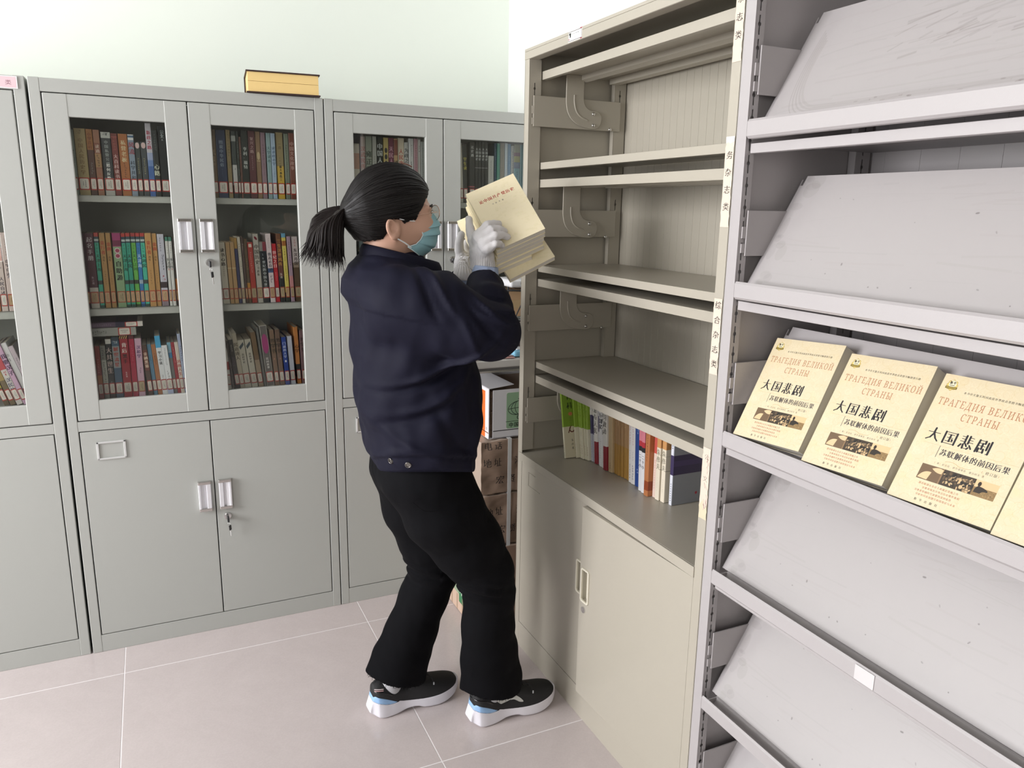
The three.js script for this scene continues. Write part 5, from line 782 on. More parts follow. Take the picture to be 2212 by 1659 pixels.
shelfRow('top shelf, fifth glazed door', 'books on the top shelf of the fifth glazed door', 1.525, [
  [1.366, 12, 216, 'white cream', '#c2bfb4', { lean: 0.03 }],
  [1.3795, 16, 212, 'black yellow-lettered', '#343634', { text: [['学生读', 0.22, 0.07, '#c4b848']], lean: 0.03 }],
  [1.401, 22, 222, 'thick black', '#262829', { text: [['论史通', 0.06, 0.06, '#c6c9c8']], bands: [[0.72, 0.74, '#a05a60']] }],
  [1.424, 12, 224, 'black white-lettered', '#2b2d2f', { text: [['大国通史', 0.1, 0.05, '#c0c4c4']], bands: [[0.42, 0.425, '#aaa']] }],
  [1.437, 13, 224, 'second black white-lettered', '#2b2d2f', { text: [['大国通史', 0.1, 0.05, '#c0c4c4']], bands: [[0.42, 0.425, '#aaa']] }],
  [1.451, 12, 224, 'third black white-lettered', '#2b2d2f', { text: [['大国通史', 0.1, 0.05, '#c0c4c4']], bands: [[0.42, 0.425, '#aaa']] }],
  [1.464, 12, 224, 'fourth black white-lettered', '#2b2d2f', { text: [['大国通史', 0.1, 0.05, '#c0c4c4']], bands: [[0.42, 0.425, '#aaa']] }],
  [1.4775, 23, 175, 'short grey white', '#b9bbb8', { marks: [[0.1, 0.5, '#5d605e', 0.5, 0.2], [0.6, 0.8, '#5d605e', 0.5, 0.2]] }],
  [1.503, 10, 222, 'dark blue', '#33475c', { marks: [[0.1, 0.8, '#7d90a0', 0.5, 0.4]] }],
  [1.514, 13, 222, 'teal green', '#3f8a78', { marks: [[0.3, 0.7, '#245c50', 0.5, 0.2]] }],
  [1.528, 17, 224, 'brown grey', '#7d776a', { marks: [[0.2, 0.5, '#57524a', 0.5, 0.3]] }],
  [1.547, 11, 224, 'bluish white', '#b6c3cc', { marks: [[0.15, 0.6, '#6f7f8c', 0.5, 0.25]] }],
  [1.559, 14, 222, 'blue', '#4a7fa8', { marks: [[0.2, 0.6, '#a5c2d6', 0.5, 0.25]] }],
  [1.574, 12, 216, 'light grey', '#a9adac', { marks: [[0.1, 0.4, '#5c6262', 0.5, 0.35]] }],
  [1.587, 24, 222, 'teal colour-banded', '#6fa3b0', { bands: [[0, 0.14, '#8a8f78'], [0.14, 0.2, '#7b5a68'], [0.2, 0.3, '#9a9a5c'], [0.3, 0.4, '#5a6f8c']], marks: [[0.45, 0.8, '#2f5a68', 0.5, 0.25]] }],
  [1.6125, 12, 222, 'dark teal', '#3f7f88', {}],
]);
shelfRow('middle shelf, fifth glazed door', 'books on the middle shelf of the fifth glazed door', 1.172, [
  [1.338, 16, 236, 'dark red', '#7c2a2c', { text: [['中华风情', 0.2, 0.06, '#c9938a']], lab: 2 }],
  [1.356, 26, 240, 'thick red gold-lettered', '#8e2a2a', { text: [['中华民俗风情大全', 0.1, 0.075, '#cfa9a0']], lab: 2 }],
  [1.384, 17, 232, 'grey', '#8a8d8a', { lab: 2 }],
]);
shelfRow('middle shelf, fourth glazed door', 'books on the middle shelf of the fourth glazed door', 1.172, [
  [0.972, 14, 235, 'grey blue', '#6f8288', { marks: [[0.2, 0.6, '#b9c4c6']], lab: 2 }],
  [0.988, 16, 228, 'white blue-lettered', '#a9b6b8', { marks: [[0.2, 0.6, '#4f6468']], lab: 2 }],
  [1.178, 14, 230, 'pale grey', '#b5bab6', { lab: 2 }],
  [1.194, 9, 230, 'slim white', '#ccd0cc', { lab: 2 }],
  [1.205, 12, 224, 'red', '#9c3030', { lab: 2 }],
]);
shelfRow('middle shelf, door cut off at left', 'books on the middle shelf of the door at the left edge', 1.172, [
  [-0.158, 15, 190, 'orange tan', '#b57e58', {}],
  [-0.141, 17, 192, 'red and white', '#d6c6c0', { bands: [[0, 0.2, '#b5583e']], marks: [[0.3, 0.34, '#2f3a4a', 0.5, 0.4]], text: [['人民自述', 0.45, 0.07, '#47404a']] }],
  [-0.122, 20, 238, 'pinkish white', '#dcc9c4', { text: [['自学自述', 0.34, 0.05, '#3f3a40']], marks: [[0.08, 0.3, '#8a7d80', 0.5, 0.16], [0.55, 0.6, '#3b4a5c', 0.5, 0.4]], lab: 2 }],
], { lab: 0 });
shelfRow('bottom shelf, door cut off at left', 'leaning books on the bottom shelf of the door at the left edge', 0.8745, [
  [-0.168, 15, 150, 'brown yellow-titled', '#5d4f34', { text: [['三百', 0.36, 0.13, '#c9b84a']], lean: 0.27 }],
  [-0.151, 15, 165, 'olive brown', '#6f6044', { bands: [[0, 0.5, '#a8905a']], lean: 0.27 }],
  [-0.134, 17, 182, 'white and red', '#d2cdc8', { bands: [[0, 0.35, '#c0545a']], text: [['汉民故事', 0.5, 0.085, '#4a4a6a']], marks: [[0.38, 0.45, '#b03040', 0.5, 0.6]], lean: 0.28 }],
  [-0.1155, 14, 202, 'lilac', '#cda9c4', { text: [['我要汉子', 0.16, 0.085, '#4a3550']], lean: 0.285 }],
  [-0.100, 16, 205, 'white', '#d6d4d6', { text: [['01', 0.16, 0.07, '#55555c']], lean: 0.29 }],
  [-0.0825, 14, 195, 'pinkish grey', '#c6b8c0', { marks: [[0.2, 0.7, '#6a5a66', 0.5, 0.3]], lean: 0.295 }],
], { lab: 0 });

const table0 = (t, v) => { let i = 1; while (i < t.length - 1 && v > t[i][0]) i++; return mix(t[i - 1][1], t[i][1], clamp((v - t[i - 1][0]) / (t[i][0] - t[i - 1][0]), 0, 1)); };
// the row of books on the deck of the cream rack: positions along the rack, spines towards the room
{
  const group = 'books on the deck of the cream rack', G = '#8fae3c', C_ = '#ddd8c0';
  const green = { bands: [[0.0, 0.56, G], [0.56, 1, C_]], marks: [[0.2, 0.4, '#4c6120', 0.5, 0.5], [0.8, 0.95, '#8a4a42', 0.5, 0.3]] };
  const rows = [                                            // [x, z, thickness, height, description, colour, art]
    [1.462, 0.630, 9, 232, 'green and cream book, front cover showing, first from left', C_, { ...green, lean: 0.05 }],
    [1.499, 0.6405, 7, 230, 'green and cream book, second from left', C_, green],
    [1.512, 0.6485, 9, 230, 'green and cream book, third from left', C_, green],
    [1.512, 0.6585, 9, 231, 'green and cream book, fourth from left', C_, green],
    [1.518, 0.6685, 8, 230, 'green and cream book, fifth from left', C_, green],
    [1.52, 0.6775, 12, 231, 'green and cream book, last of the green ones', C_, green],
    [1.528, 0.6905, 10, 230, 'white book with a purple band beside the green ones', '#b9bac4', { bands: [[0, 0.34, W_], [0.34, 0.6, '#4b4668']], marks: [[0.05, 0.28, '#4a4658', 0.5, 0.4], [0.7, 0.95, '#77778a', 0.5, 0.3]] }],
    [1.53, 0.7015, 10, 229, 'second white book with a purple band', '#b9bac4', { bands: [[0, 0.34, W_], [0.34, 0.6, '#4b4668']], marks: [[0.05, 0.28, '#4a4658', 0.5, 0.4], [0.7, 0.95, '#77778a', 0.5, 0.3]] }],
    [1.527, 0.7125, 19, 228, 'white book with a dark red foot, left of two', '#8e2230', { bands: [[0, 0.68, '#e4e1dc']], text: [['论治与人民', 0.1, 0.09, '#4a4640']] }],
    [1.531, 0.7325, 10, 226, 'white book with purple middle', '#d9d8dc', { bands: [[0.3, 0.52, '#514b6c']], marks: [[0.05, 0.28, '#444', 0.5, 0.4], [0.6, 0.9, '#888', 0.5, 0.25]] }],
    [1.527, 0.7435, 15, 227, 'white black-lettered book', '#dfdedd', { text: [['政治与国家', 0.08, 0.075, '#35333a']], marks: [[0.6, 0.9, '#888', 0.5, 0.2]] }],
    [1.527, 0.7595, 15, 227, 'slender white lettered book', '#e0dfdd', { text: [['论治与人民', 0.14, 0.075, '#4a4640']], marks: [[0.7, 0.92, '#999', 0.5, 0.2]] }],
    [1.521, 0.7755, 21, 226, 'white book with a dark red foot, right of two', '#8e2230', { bands: [[0, 0.66, '#dfdcd6']], text: [['学习政治', 0.12, 0.09, '#4a4640']] }],
    [1.526, 0.7975, 22, 228, 'beige book with a red tag', '#c4ab84', { bands: [[0.17, 0.2, '#8e2a2a']], marks: [[0.86, 0.95, '#7d5f3a', 0.5, 0.2]] }],
    [1.533, 0.8205, 14, 226, 'gold brown book, first of five', '#a87f3c', { bands: [[0, 0.57, '#a8845a']], marks: [[0.05, 0.3, '#7d5f3c', 0.5, 0.4]] }],
    [1.533, 0.8355, 15, 226, 'gold brown book, second of five', '#a87f3c', { bands: [[0, 0.57, '#a8845a']], marks: [[0.05, 0.3, '#c9ac80', 0.5, 0.4]] }],
    [1.535, 0.8515, 15, 226, 'gold brown book, third of five', '#a87f3c', { bands: [[0, 0.57, '#a8845a']], marks: [[0.05, 0.3, '#7d5f3c', 0.5, 0.4]] }],
    [1.537, 0.8675, 16, 226, 'gold brown book, fourth of five', '#a87f3c', { bands: [[0, 0.57, '#a8845a']], marks: [[0.05, 0.3, '#c9ac80', 0.5, 0.4]] }],
    [1.537, 0.8845, 15, 226, 'gold brown book, last of five', '#a87f3c', { bands: [[0, 0.57, '#a8845a']], marks: [[0.05, 0.3, '#7d5f3c', 0.5, 0.4]] }],
    [1.533, 0.9005, 14, 226, 'white red-lettered book', '#e2dfdc', { marks: [[0.03, 0.5, '#b04a54', 0.5, 0.3], [0.56, 0.7, '#999', 0.5, 0.2], [0.74, 0.96, '#4a4a6a', 0.5, 0.3]] }],
    [1.531, 0.9155, 20, 226, 'wider white red-lettered book', '#e2dfdc', { marks: [[0.03, 0.5, '#b04a54', 0.5, 0.2], [0.56, 0.7, '#999', 0.5, 0.2], [0.74, 0.96, '#4a4a6a', 0.5, 0.3]] }],
    [1.531, 0.9365, 28, 225, 'royal blue book', '#26468c', { marks: [[0.04, 0.3, '#b6c4e0', 0.5, 0.22], [0.76, 0.84, '#d6def0', 0.5, 0.3]] }],
    [1.52, 0.9705, 16, 222, 'white pink-topped book, left of two', '#e3e2e4', { bands: [[0, 0.33, '#d67f8e'], [0.33, 0.4, '#b8303c'], [0.4, 0.46, '#26262a']], text: [['二十小', 0.5, 0.06, '#33333c']], lean: 0.05 }],
    [1.517, 0.9885, 15, 222, 'white pink-topped book, right of two', '#e3e2e4', { bands: [[0, 0.33, '#d67f8e'], [0.33, 0.4, '#b8303c'], [0.4, 0.46, '#26262a']], text: [['二十小', 0.5, 0.06, '#33333c']], lean: 0.05 }],
    [1.512, 1.0092, 20, 224, 'orange brown book with flame cover', '#b57448', { bands: [[0.8, 0.92, '#8e4326']], marks: [[0.05, 0.55, '#6d3a24', 0.5, 0.3]] }],
    [1.527, 1.0305, 14, 224, 'pale pink book', '#e6cfc2', { bands: [[0.2, 0.42, '#c8584e']], marks: [[0.5, 0.9, '#b5655a', 0.5, 0.2]] }],
    [1.523, 1.0485, 18, 224, 'cream orange-topped book, left of two', '#e2d8c4', { bands: [[0.07, 0.32, '#c8935c']], text: [['朱彦夫', 0.34, 0.085, '#8d8674']], marks: [[0.7, 0.9, '#b0a894', 0.5, 0.15]] }],
    [1.527, 1.0685, 18, 224, 'cream orange-topped book, right of two', '#e2d8c4', { bands: [[0.07, 0.32, '#c8935c']], text: [['朱彦夫', 0.34, 0.085, '#8d8674']], marks: [[0.7, 0.9, '#b0a894', 0.5, 0.15]] }],
    [1.534, 1.0985, 14, 223, 'grey book with a deep purple band at the right end', '#8f9299', { bands: [[0.36, 0.61, '#3a3054']], draw: (g, x, y, w, h) => { g.fillStyle = '#d6d8e0'; g.fillRect(x + 6, y, w - 12, h * 0.36); g.fillRect(x + 6, y + h * 0.61, w - 12, h * 0.39); g.fillStyle = '#444a58'; for (let i = 0; i < 9; i++) g.fillRect(x + 24, y + h * (0.04 + i * 0.028), 16, 5); for (let i = 0; i < 8; i++) g.fillRect(x + 26, y + h * (0.72 + i * 0.03), 12, 5); } }],
  ];
  rows.forEach(([x, z, w, h, desc, c, art], i) => {
    const { lean: l0, ...o } = art, lean = table0([[0, 0.21], [5, 0.15], [8, 0.11], [13, 0.075], [20, 0.07], [23, 0.05], [24, 0.02], [28, 0.02]], i); void l0;
    const b = makeBook(`${desc} on the cream rack`, group, { w: w - 0.6, h, c, lab: null, d: 140, ...o }, [x, 0.7118, z], [-Math.PI / 2, lean], 1);
    if (i === 0 || i === 28) {                             // these two show their front boards
      const tex = canvasTex(480, 760, (g, W, H) => {
        if (i === 0) {
          g.fillStyle = '#7fa032'; g.fillRect(0, 0, W, H * 0.56); g.fillStyle = '#d3ccb0'; g.fillRect(0, H * 0.56, W, H * 0.44); g.strokeStyle = '#1f2a10'; textCol(g, '青科', 50, 60, 80, 0.25, { thick: 0.12 }); g.fillStyle = '#c87a50'; g.beginPath(); g.ellipse(95, 290, 26, 20, 0, 0, 7); g.fill(); g.strokeStyle = '#2c3a16'; textCol(g, '三三', 70, 320, 50, 0.0); g.strokeStyle = '#5d2a1e'; g.lineWidth = 12; g.beginPath(); g.arc(105, 455, 30, 0.4, 4); g.lineTo(60, 490); g.stroke(); g.strokeStyle = '#5a5440'; textCol(g, '朱彦著', 85, 560, 32, 0.3);
        } else {
          g.fillStyle = '#85888f'; g.fillRect(0, 0, W, H); g.fillStyle = '#33294d'; g.fillRect(0, H * 0.36, W, H * 0.25); g.fillStyle = 'rgba(90,70,130,0.35)'; g.fillRect(0, H * 0.43, W, H * 0.07); g.strokeStyle = '#3c3f46'; g.lineWidth = 2; g.beginPath(); g.moveTo(110, H * 0.24); g.lineTo(W, H * 0.2); g.stroke(); g.strokeStyle = '#33353c'; textRow(g, '中国社会科学', 300, H * 0.22, 22, 0.1, { thick: 0.12 }); g.fillStyle = '#a03444'; g.beginPath(); g.arc(280, H * 0.88, 14, 0, 7); g.fill(); g.strokeStyle = '#4a4c54'; textRow(g, '人民出版社', 316, H * 0.865, 28, 0.4, { thick: 0.12 });
        }
      });
      const w_ = (w - 0.6) / 1000, hh = h / 1000;
      pending.push(() => lpart('front_cover', new THREE.PlaneGeometry(0.138, hh - 0.001).rotateY(Math.PI / 2).translate(w_ + 0.0003, hh / 2, -0.0705), std(0xffffff, 0.45, { map: tex }), b));
    }
  });
}
// paint both spine sheets, then build the books
for (const a of [0, 1]) {
  const tex = canvasTex(2048, a ? 400 : 2048, (g) => { g.fillStyle = '#888'; g.fillRect(0, 0, 2048, 2048); bookTexJobs[a].forEach((s, i) => spineArt(g, (i % 32) * CW, Math.floor(i / 32) * CHT, s)); });
  bookMats[a] = std(0xffffff, 0.42, { map: tex });
}
for (const f of pending) f();

// ---- paperbacks facing out on the third sloping panel
const displayTex = canvasTex(1100, 1430, (g, W, H) => {
  g.fillStyle = '#d8caaa'; g.fillRect(0, 0, W, H);
  for (let i = 0; i < 1100; i++) { const x = rr(0, W), y = rr(0, H), r = rr(8, 70); g.strokeStyle = rnd() < 0.55 ? `rgba(196,166,104,${rr(0.04, 0.16)})` : `rgba(240,230,204,${rr(0.05, 0.2)})`; g.lineWidth = rr(2, 9); g.beginPath(); g.arc(x, y, r, rr(0, 6), rr(0, 6) + 2); g.stroke(); }
  for (let i = 0; i < 40; i++) { g.fillStyle = `rgba(222,192,132,${rr(0.03, 0.09)})`; g.beginPath(); g.ellipse(rnd() < 0.5 ? rr(0, 200) : rr(0, W), rr(0, H), rr(30, 140), rr(20, 90), rr(0, 3), 0, 7); g.fill(); }
  // medal
  g.fillStyle = '#d9c071'; g.strokeStyle = '#9c8436'; g.lineWidth = 4; g.beginPath(); for (let i = 0; i <= 48; i++) { const a = i / 48 * Math.PI * 2, r = 56 + 5 * Math.cos(a * 8); g.lineTo(118 + r * Math.cos(a), 118 + r * Math.sin(a)); } g.fill(); g.stroke();
  g.fillStyle = '#f3e9c9'; g.beginPath(); g.arc(118, 104, 40, 0, 7); g.fill(); g.strokeStyle = '#2c2416'; textRow(g, '新华', 82, 72, 36, 0, { thick: 0.15, thin: 0.08 }); g.fillStyle = '#4a3f24'; g.fillRect(90, 116, 56, 7); g.fillStyle = '#6d5c24'; g.fillRect(54, 134, 128, 26); g.fillStyle = '#cdb765'; for (let i = 0; i < 9; i++) g.fillRect(66 + i * 12, 142, 7, 10);
  g.strokeStyle = '#4a4234'; textRow(g, '本书中文版长时间高居世界政治类图书畅销排行榜', 272, 160, 31, 0.04, { thick: 0.1, thin: 0.05 });
  // Russian title, condensed light serif
  g.fillStyle = '#a9724f'; g.textAlign = 'center'; g.textBaseline = 'alphabetic';
  for (const [t, y, cx] of [['ТРАГЕДИЯ ВЕЛИКОЙ', 345, 560], ['СТРАНЫ', 475, 560]]) { g.save(); g.translate(cx, y); g.scale(0.72, 1); g.font = '112px serif'; const chars = [...t], sp = 14; let tw = 0; for (const c of chars) tw += g.measureText(c).width + sp; let x = -tw / 2; g.textAlign = 'left'; for (const c of chars) { g.fillText(c, x, 0); x += g.measureText(c).width + sp; } g.restore(); }
  g.strokeStyle = '#17141c'; textRow(g, '大国悲剧', 92, 590, 172, 0.02, { thick: 0.115, thin: 0.035 });
  g.strokeStyle = '#b9a67c'; g.lineWidth = 2; g.beginPath(); g.moveTo(110, 778); g.lineTo(W - 10, 778); g.stroke(); g.strokeStyle = '#2b2530'; g.lineWidth = 5; g.beginPath(); g.moveTo(300, 780); g.lineTo(300, 905); g.stroke();
  g.strokeStyle = '#231f28'; textRow(g, '苏联解体的前因后果', 318, 800, 82, -0.03, { thick: 0.11, thin: 0.05 });
  g.strokeStyle = '#6d6150'; textRow(g, '(修订版)', 790, 902, 38, 0.05, { thick: 0.09, thin: 0.05 }); g.strokeStyle = '#b08c5c'; g.lineWidth = 3; g.beginPath(); g.moveTo(420, 925); g.quadraticCurveTo(500, 900, 550, 930); g.quadraticCurveTo(600, 950, 690, 930); g.stroke();
  g.strokeStyle = '#6d6150'; textRow(g, '[美]尼古拉·伊万诺维奇·雷日科夫', 318, 948, 26, 0.08, { thick: 0.09, thin: 0.05 }); textRow(g, '著', 812, 948, 26, 0);
  // sepia photograph: pale banners, a crowd, a man seen from behind with an outstretched arm
  const px = 210, py = 1000, pw = 800, ph = 165; g.fillStyle = '#8a6f50'; g.fillRect(px, py, pw, ph); g.fillStyle = '#6d5740'; g.fillRect(px, py, 230, ph);
  g.fillStyle = '#d9bd93'; g.beginPath(); g.moveTo(px + 8, py + ph - 12); g.quadraticCurveTo(px + 40, py + 60, px + 130, py + 70); g.lineTo(px + 112, py + ph - 8); g.fill(); g.beginPath(); g.moveTo(px + 120, py + 30); g.quadraticCurveTo(px + 180, py - 8, px + 240, py + 16); g.lineTo(px + 232, py + 60); g.quadraticCurveTo(px + 180, py + 70, px + 120, py + 30); g.fill();
  g.fillStyle = '#3d3226'; g.fillRect(px + 245, py, 330, ph); for (let i = 0; i < 90; i++) { g.fillStyle = ['#1f1a15', '#5d4c38', '#a58a64', '#7a654a', '#cbae82'][Math.floor(rnd() * 5)]; g.beginPath(); g.ellipse(px + rr(255, 565), py + rr(20, ph - 8), rr(6, 22), rr(6, 18), rr(0, 3), 0, 7); g.fill(); }
  g.fillStyle = '#dcb98c'; g.fillRect(px + 575, py, pw - 575, ph * 0.45); g.fillStyle = '#8a7048'; g.fillRect(px + 575, py + ph * 0.45, pw - 575, ph * 0.55); for (let i = 0; i < 120; i++) { g.fillStyle = `rgba(${rnd() < 0.5 ? '60,46,28' : '205,172,120'},0.4)`; g.fillRect(px + rr(575, pw - 12), py + rr(ph * 0.45, ph - 4), rr(2, 14), rr(2, 6)); }
  g.fillStyle = '#2b231b'; g.beginPath(); g.ellipse(px + 620, py + 40, 17, 24, 0, 0, 7); g.fill(); g.beginPath(); g.moveTo(px + 590, py + 130); g.quadraticCurveTo(px + 590, py + 66, px + 622, py + 62); g.quadraticCurveTo(px + 690, py + 66, px + 720, py + 92); g.lineTo(px + 712, py + 104); g.quadraticCurveTo(px + 670, py + 96, px + 655, py + 130); g.fill();
  g.strokeStyle = '#a36a4c'; [['原苏联部长会议主席痛定思痛之作', 262], ['全景再现苏共垮台历史事件真相', 318], ['当事者穿越时空迷雾的深刻省思', 250], ['分析叩问各加盟共和国现状与未来', 282]].forEach(([t, x], i) => textRow(g, t, x, 1190 + i * 40, 28, 0.02, { thick: 0.1, thin: 0.06 }));
  g.strokeStyle = '#4a4234'; textRow(g, '新华出版社', 292, 1362, 32, 0.75, { thick: 0.1, thin: 0.06 });
});
const creamCover = std(lin(0.8, 0.72, 0.52), 0.5), creamPages = std(lin(0.6, 0.56, 0.48), 0.9);
// a paperback lying flat: x to the fore-edge, y to the head, z out of the front cover
function paperback(label, group, w, h, t, printMat, plain, pages = creamPages) {
  const o = thing('book', label, 'book', [0, 0, 0], group), c = 0.0006;
  lpart('cover', [box(0, w, 0, h, 0, c, 0), box(0, w, 0, h, t - c, t, 0), box(0, 0.0009, 0, h, c * 0.5, t - c * 0.5, 0)], plain, o);
  lpart('pages', box(0.0009, w - 0.0006, 0.0008, h - 0.0008, c, t - c, 0), pages, o);
  lpart('front_cover', new THREE.PlaneGeometry(w, h).translate(w / 2, h / 2, t + 0.00025), printMat, o);
  return o;
}
const displayMat = std(0xffffff, 0.42, { map: displayTex });
const dBook = paperback('cream paperback with a sepia photograph, first from left on the sloping panel', 'cream paperbacks facing out on the sloping panel', 0.172, 0.223, 0.033, displayMat, creamCover);
const dLabels = [null, 'cream paperback with a sepia photograph, second from left on the sloping panel', 'cream paperback with a sepia photograph, third from left on the sloping panel', 'cream paperback cut by the right edge, last on the sloping panel'];
[[1.541, 0.075], [1.7275, 0.05], [1.914, 0.025], [2.0885, 0.02]].forEach(([z, a], i) => {
  const b = i ? cloneThing(dBook, dLabels[i], [0, 0, 0], 'book') : dBook, T = TIER[2];
  const p = V(T.x, T.y, z).addScaledVector(SL, -0.0085).addScaledVector(SN, 0.0006 + (i === 3 ? 0.0 : 0));
  b.position.copy(p); ORG.set(b, p.clone());
  b.quaternion.setFromRotationMatrix(new THREE.Matrix4().makeBasis(V(0, 0, 1), SL, SN)).multiply(new THREE.Quaternion().setFromAxisAngle(V(0, 0, 1), a));
});

// ---- the pile of cream books in her hands
const heldTex = canvasTex(720, 1000, (g, W, H) => {
  g.fillStyle = '#fff3cf'; g.fillRect(0, 0, W, H); for (let i = 0; i < 300; i++) { g.fillStyle = rnd() < 0.5 ? 'rgba(255,246,214,0.12)' : 'rgba(216,190,130,0.07)'; g.fillRect(rr(0, W), rr(0, H), rr(10, 70), rr(6, 40)); }
  g.strokeStyle = '#b5372c'; textRow(g, '论中国共产党历史', 100, 190, 62, 0.07, { thick: 0.14, thin: 0.05 }); g.strokeStyle = '#5d5240'; textRow(g, '习近平著', 250, 305, 26, 0.9, { thick: 0.1, thin: 0.05 });
});
const heldMat = std(0xffffff, 0.5, { map: heldTex }), heldPlain = std(lin(0.92, 0.83, 0.58), 0.5);
const HC = V(1.1697, 1.4981, 0.7772), HU = V(0.8913, 0.4055, 0.203), HV = V(0.1843, -0.7329, 0.6549), HN = V(-0.4143, 0.5463, 0.7279);
const heldPages = std(lin(0.82, 0.78, 0.7), 0.9);
const hBook = paperback('cream book with red title, topmost of the pile she holds', 'cream books in the held pile', 0.145, 0.2, 0.0196, heldMat, heldPlain, heldPages);
const hLab = ['', 'second', 'third', 'fourth', 'fifth', 'sixth', 'lowest'];
[[0, 0, 0], [-0.0015, 0.001, 0.004], [-0.004, 0.0, -0.006], [-0.007, -0.002, 0.004], [-0.0055, 0.001, 0.0], [-0.044, 0.0045, -0.02], [0.01, 0.03, 0.05]].forEach(([du, dv, a], k) => {
  const b = k ? cloneThing(hBook, `cream book, ${k === 6 ? 'lowest' : hLab[k] + ' from the top'}, in the pile she holds`, [0, 0, 0], 'book') : hBook;
  const q = new THREE.Quaternion().setFromRotationMatrix(new THREE.Matrix4().makeBasis(HU, HV.clone().negate(), HN)).multiply(new THREE.Quaternion().setFromAxisAngle(V(0, 0, 1), a));
  const p = HC.clone().addScaledVector(HN, -0.0002 - 0.02 * (k + 1)).addScaledVector(HU, du).addScaledVector(HV, dv).add(V(-0.0725, -0.1, 0).applyQuaternion(q));
  b.position.copy(p); ORG.set(b, p.clone()); b.quaternion.copy(q);
});

// ---- thick old volume lying on top of the cabinet
{
  const t = thing('thick_book', 'thick brown-bound book with golden page edges lying on the cabinet', 'book', [0.728, 1.8563, -0.07]);
  const bind = std(lin(0.035, 0.014, 0.012), 0.45), gold = std(lin(0.8, 0.58, 0.24), 0.55, { bumpMap: grain, bumpScale: 0.0002 });
  const a = new THREE.BoxGeometry(1, 1, 1); void a;
  const L = 0.232, D = 0.165, H = 0.069;
  lpart('board', box(-L / 2, L / 2, 0, 0.0045, -D / 2, D / 2, 0.0012), bind, t); lpart('board', box(-L / 2, L / 2, H - 0.0045, H, -D / 2, D / 2, 0.0012), bind, t);
  lpart('spine', box(-L / 2, L / 2, 0, H, -D / 2 - 0.004, -D / 2 + 0.002, 0.0015), bind, t);
  lpart('pages', box(-L / 2 + 0.005, L / 2 - 0.005, 0.0045, H * 0.52, -D / 2, D / 2 - 0.005, 0.0004), gold, t); lpart('pages', box(-L / 2 + 0.005, L / 2 - 0.005, H * 0.52 + 0.0008, H - 0.0045, -D / 2, D / 2 - 0.0055, 0.0004), gold, t);
  t.rotation.y = -0.075;
}
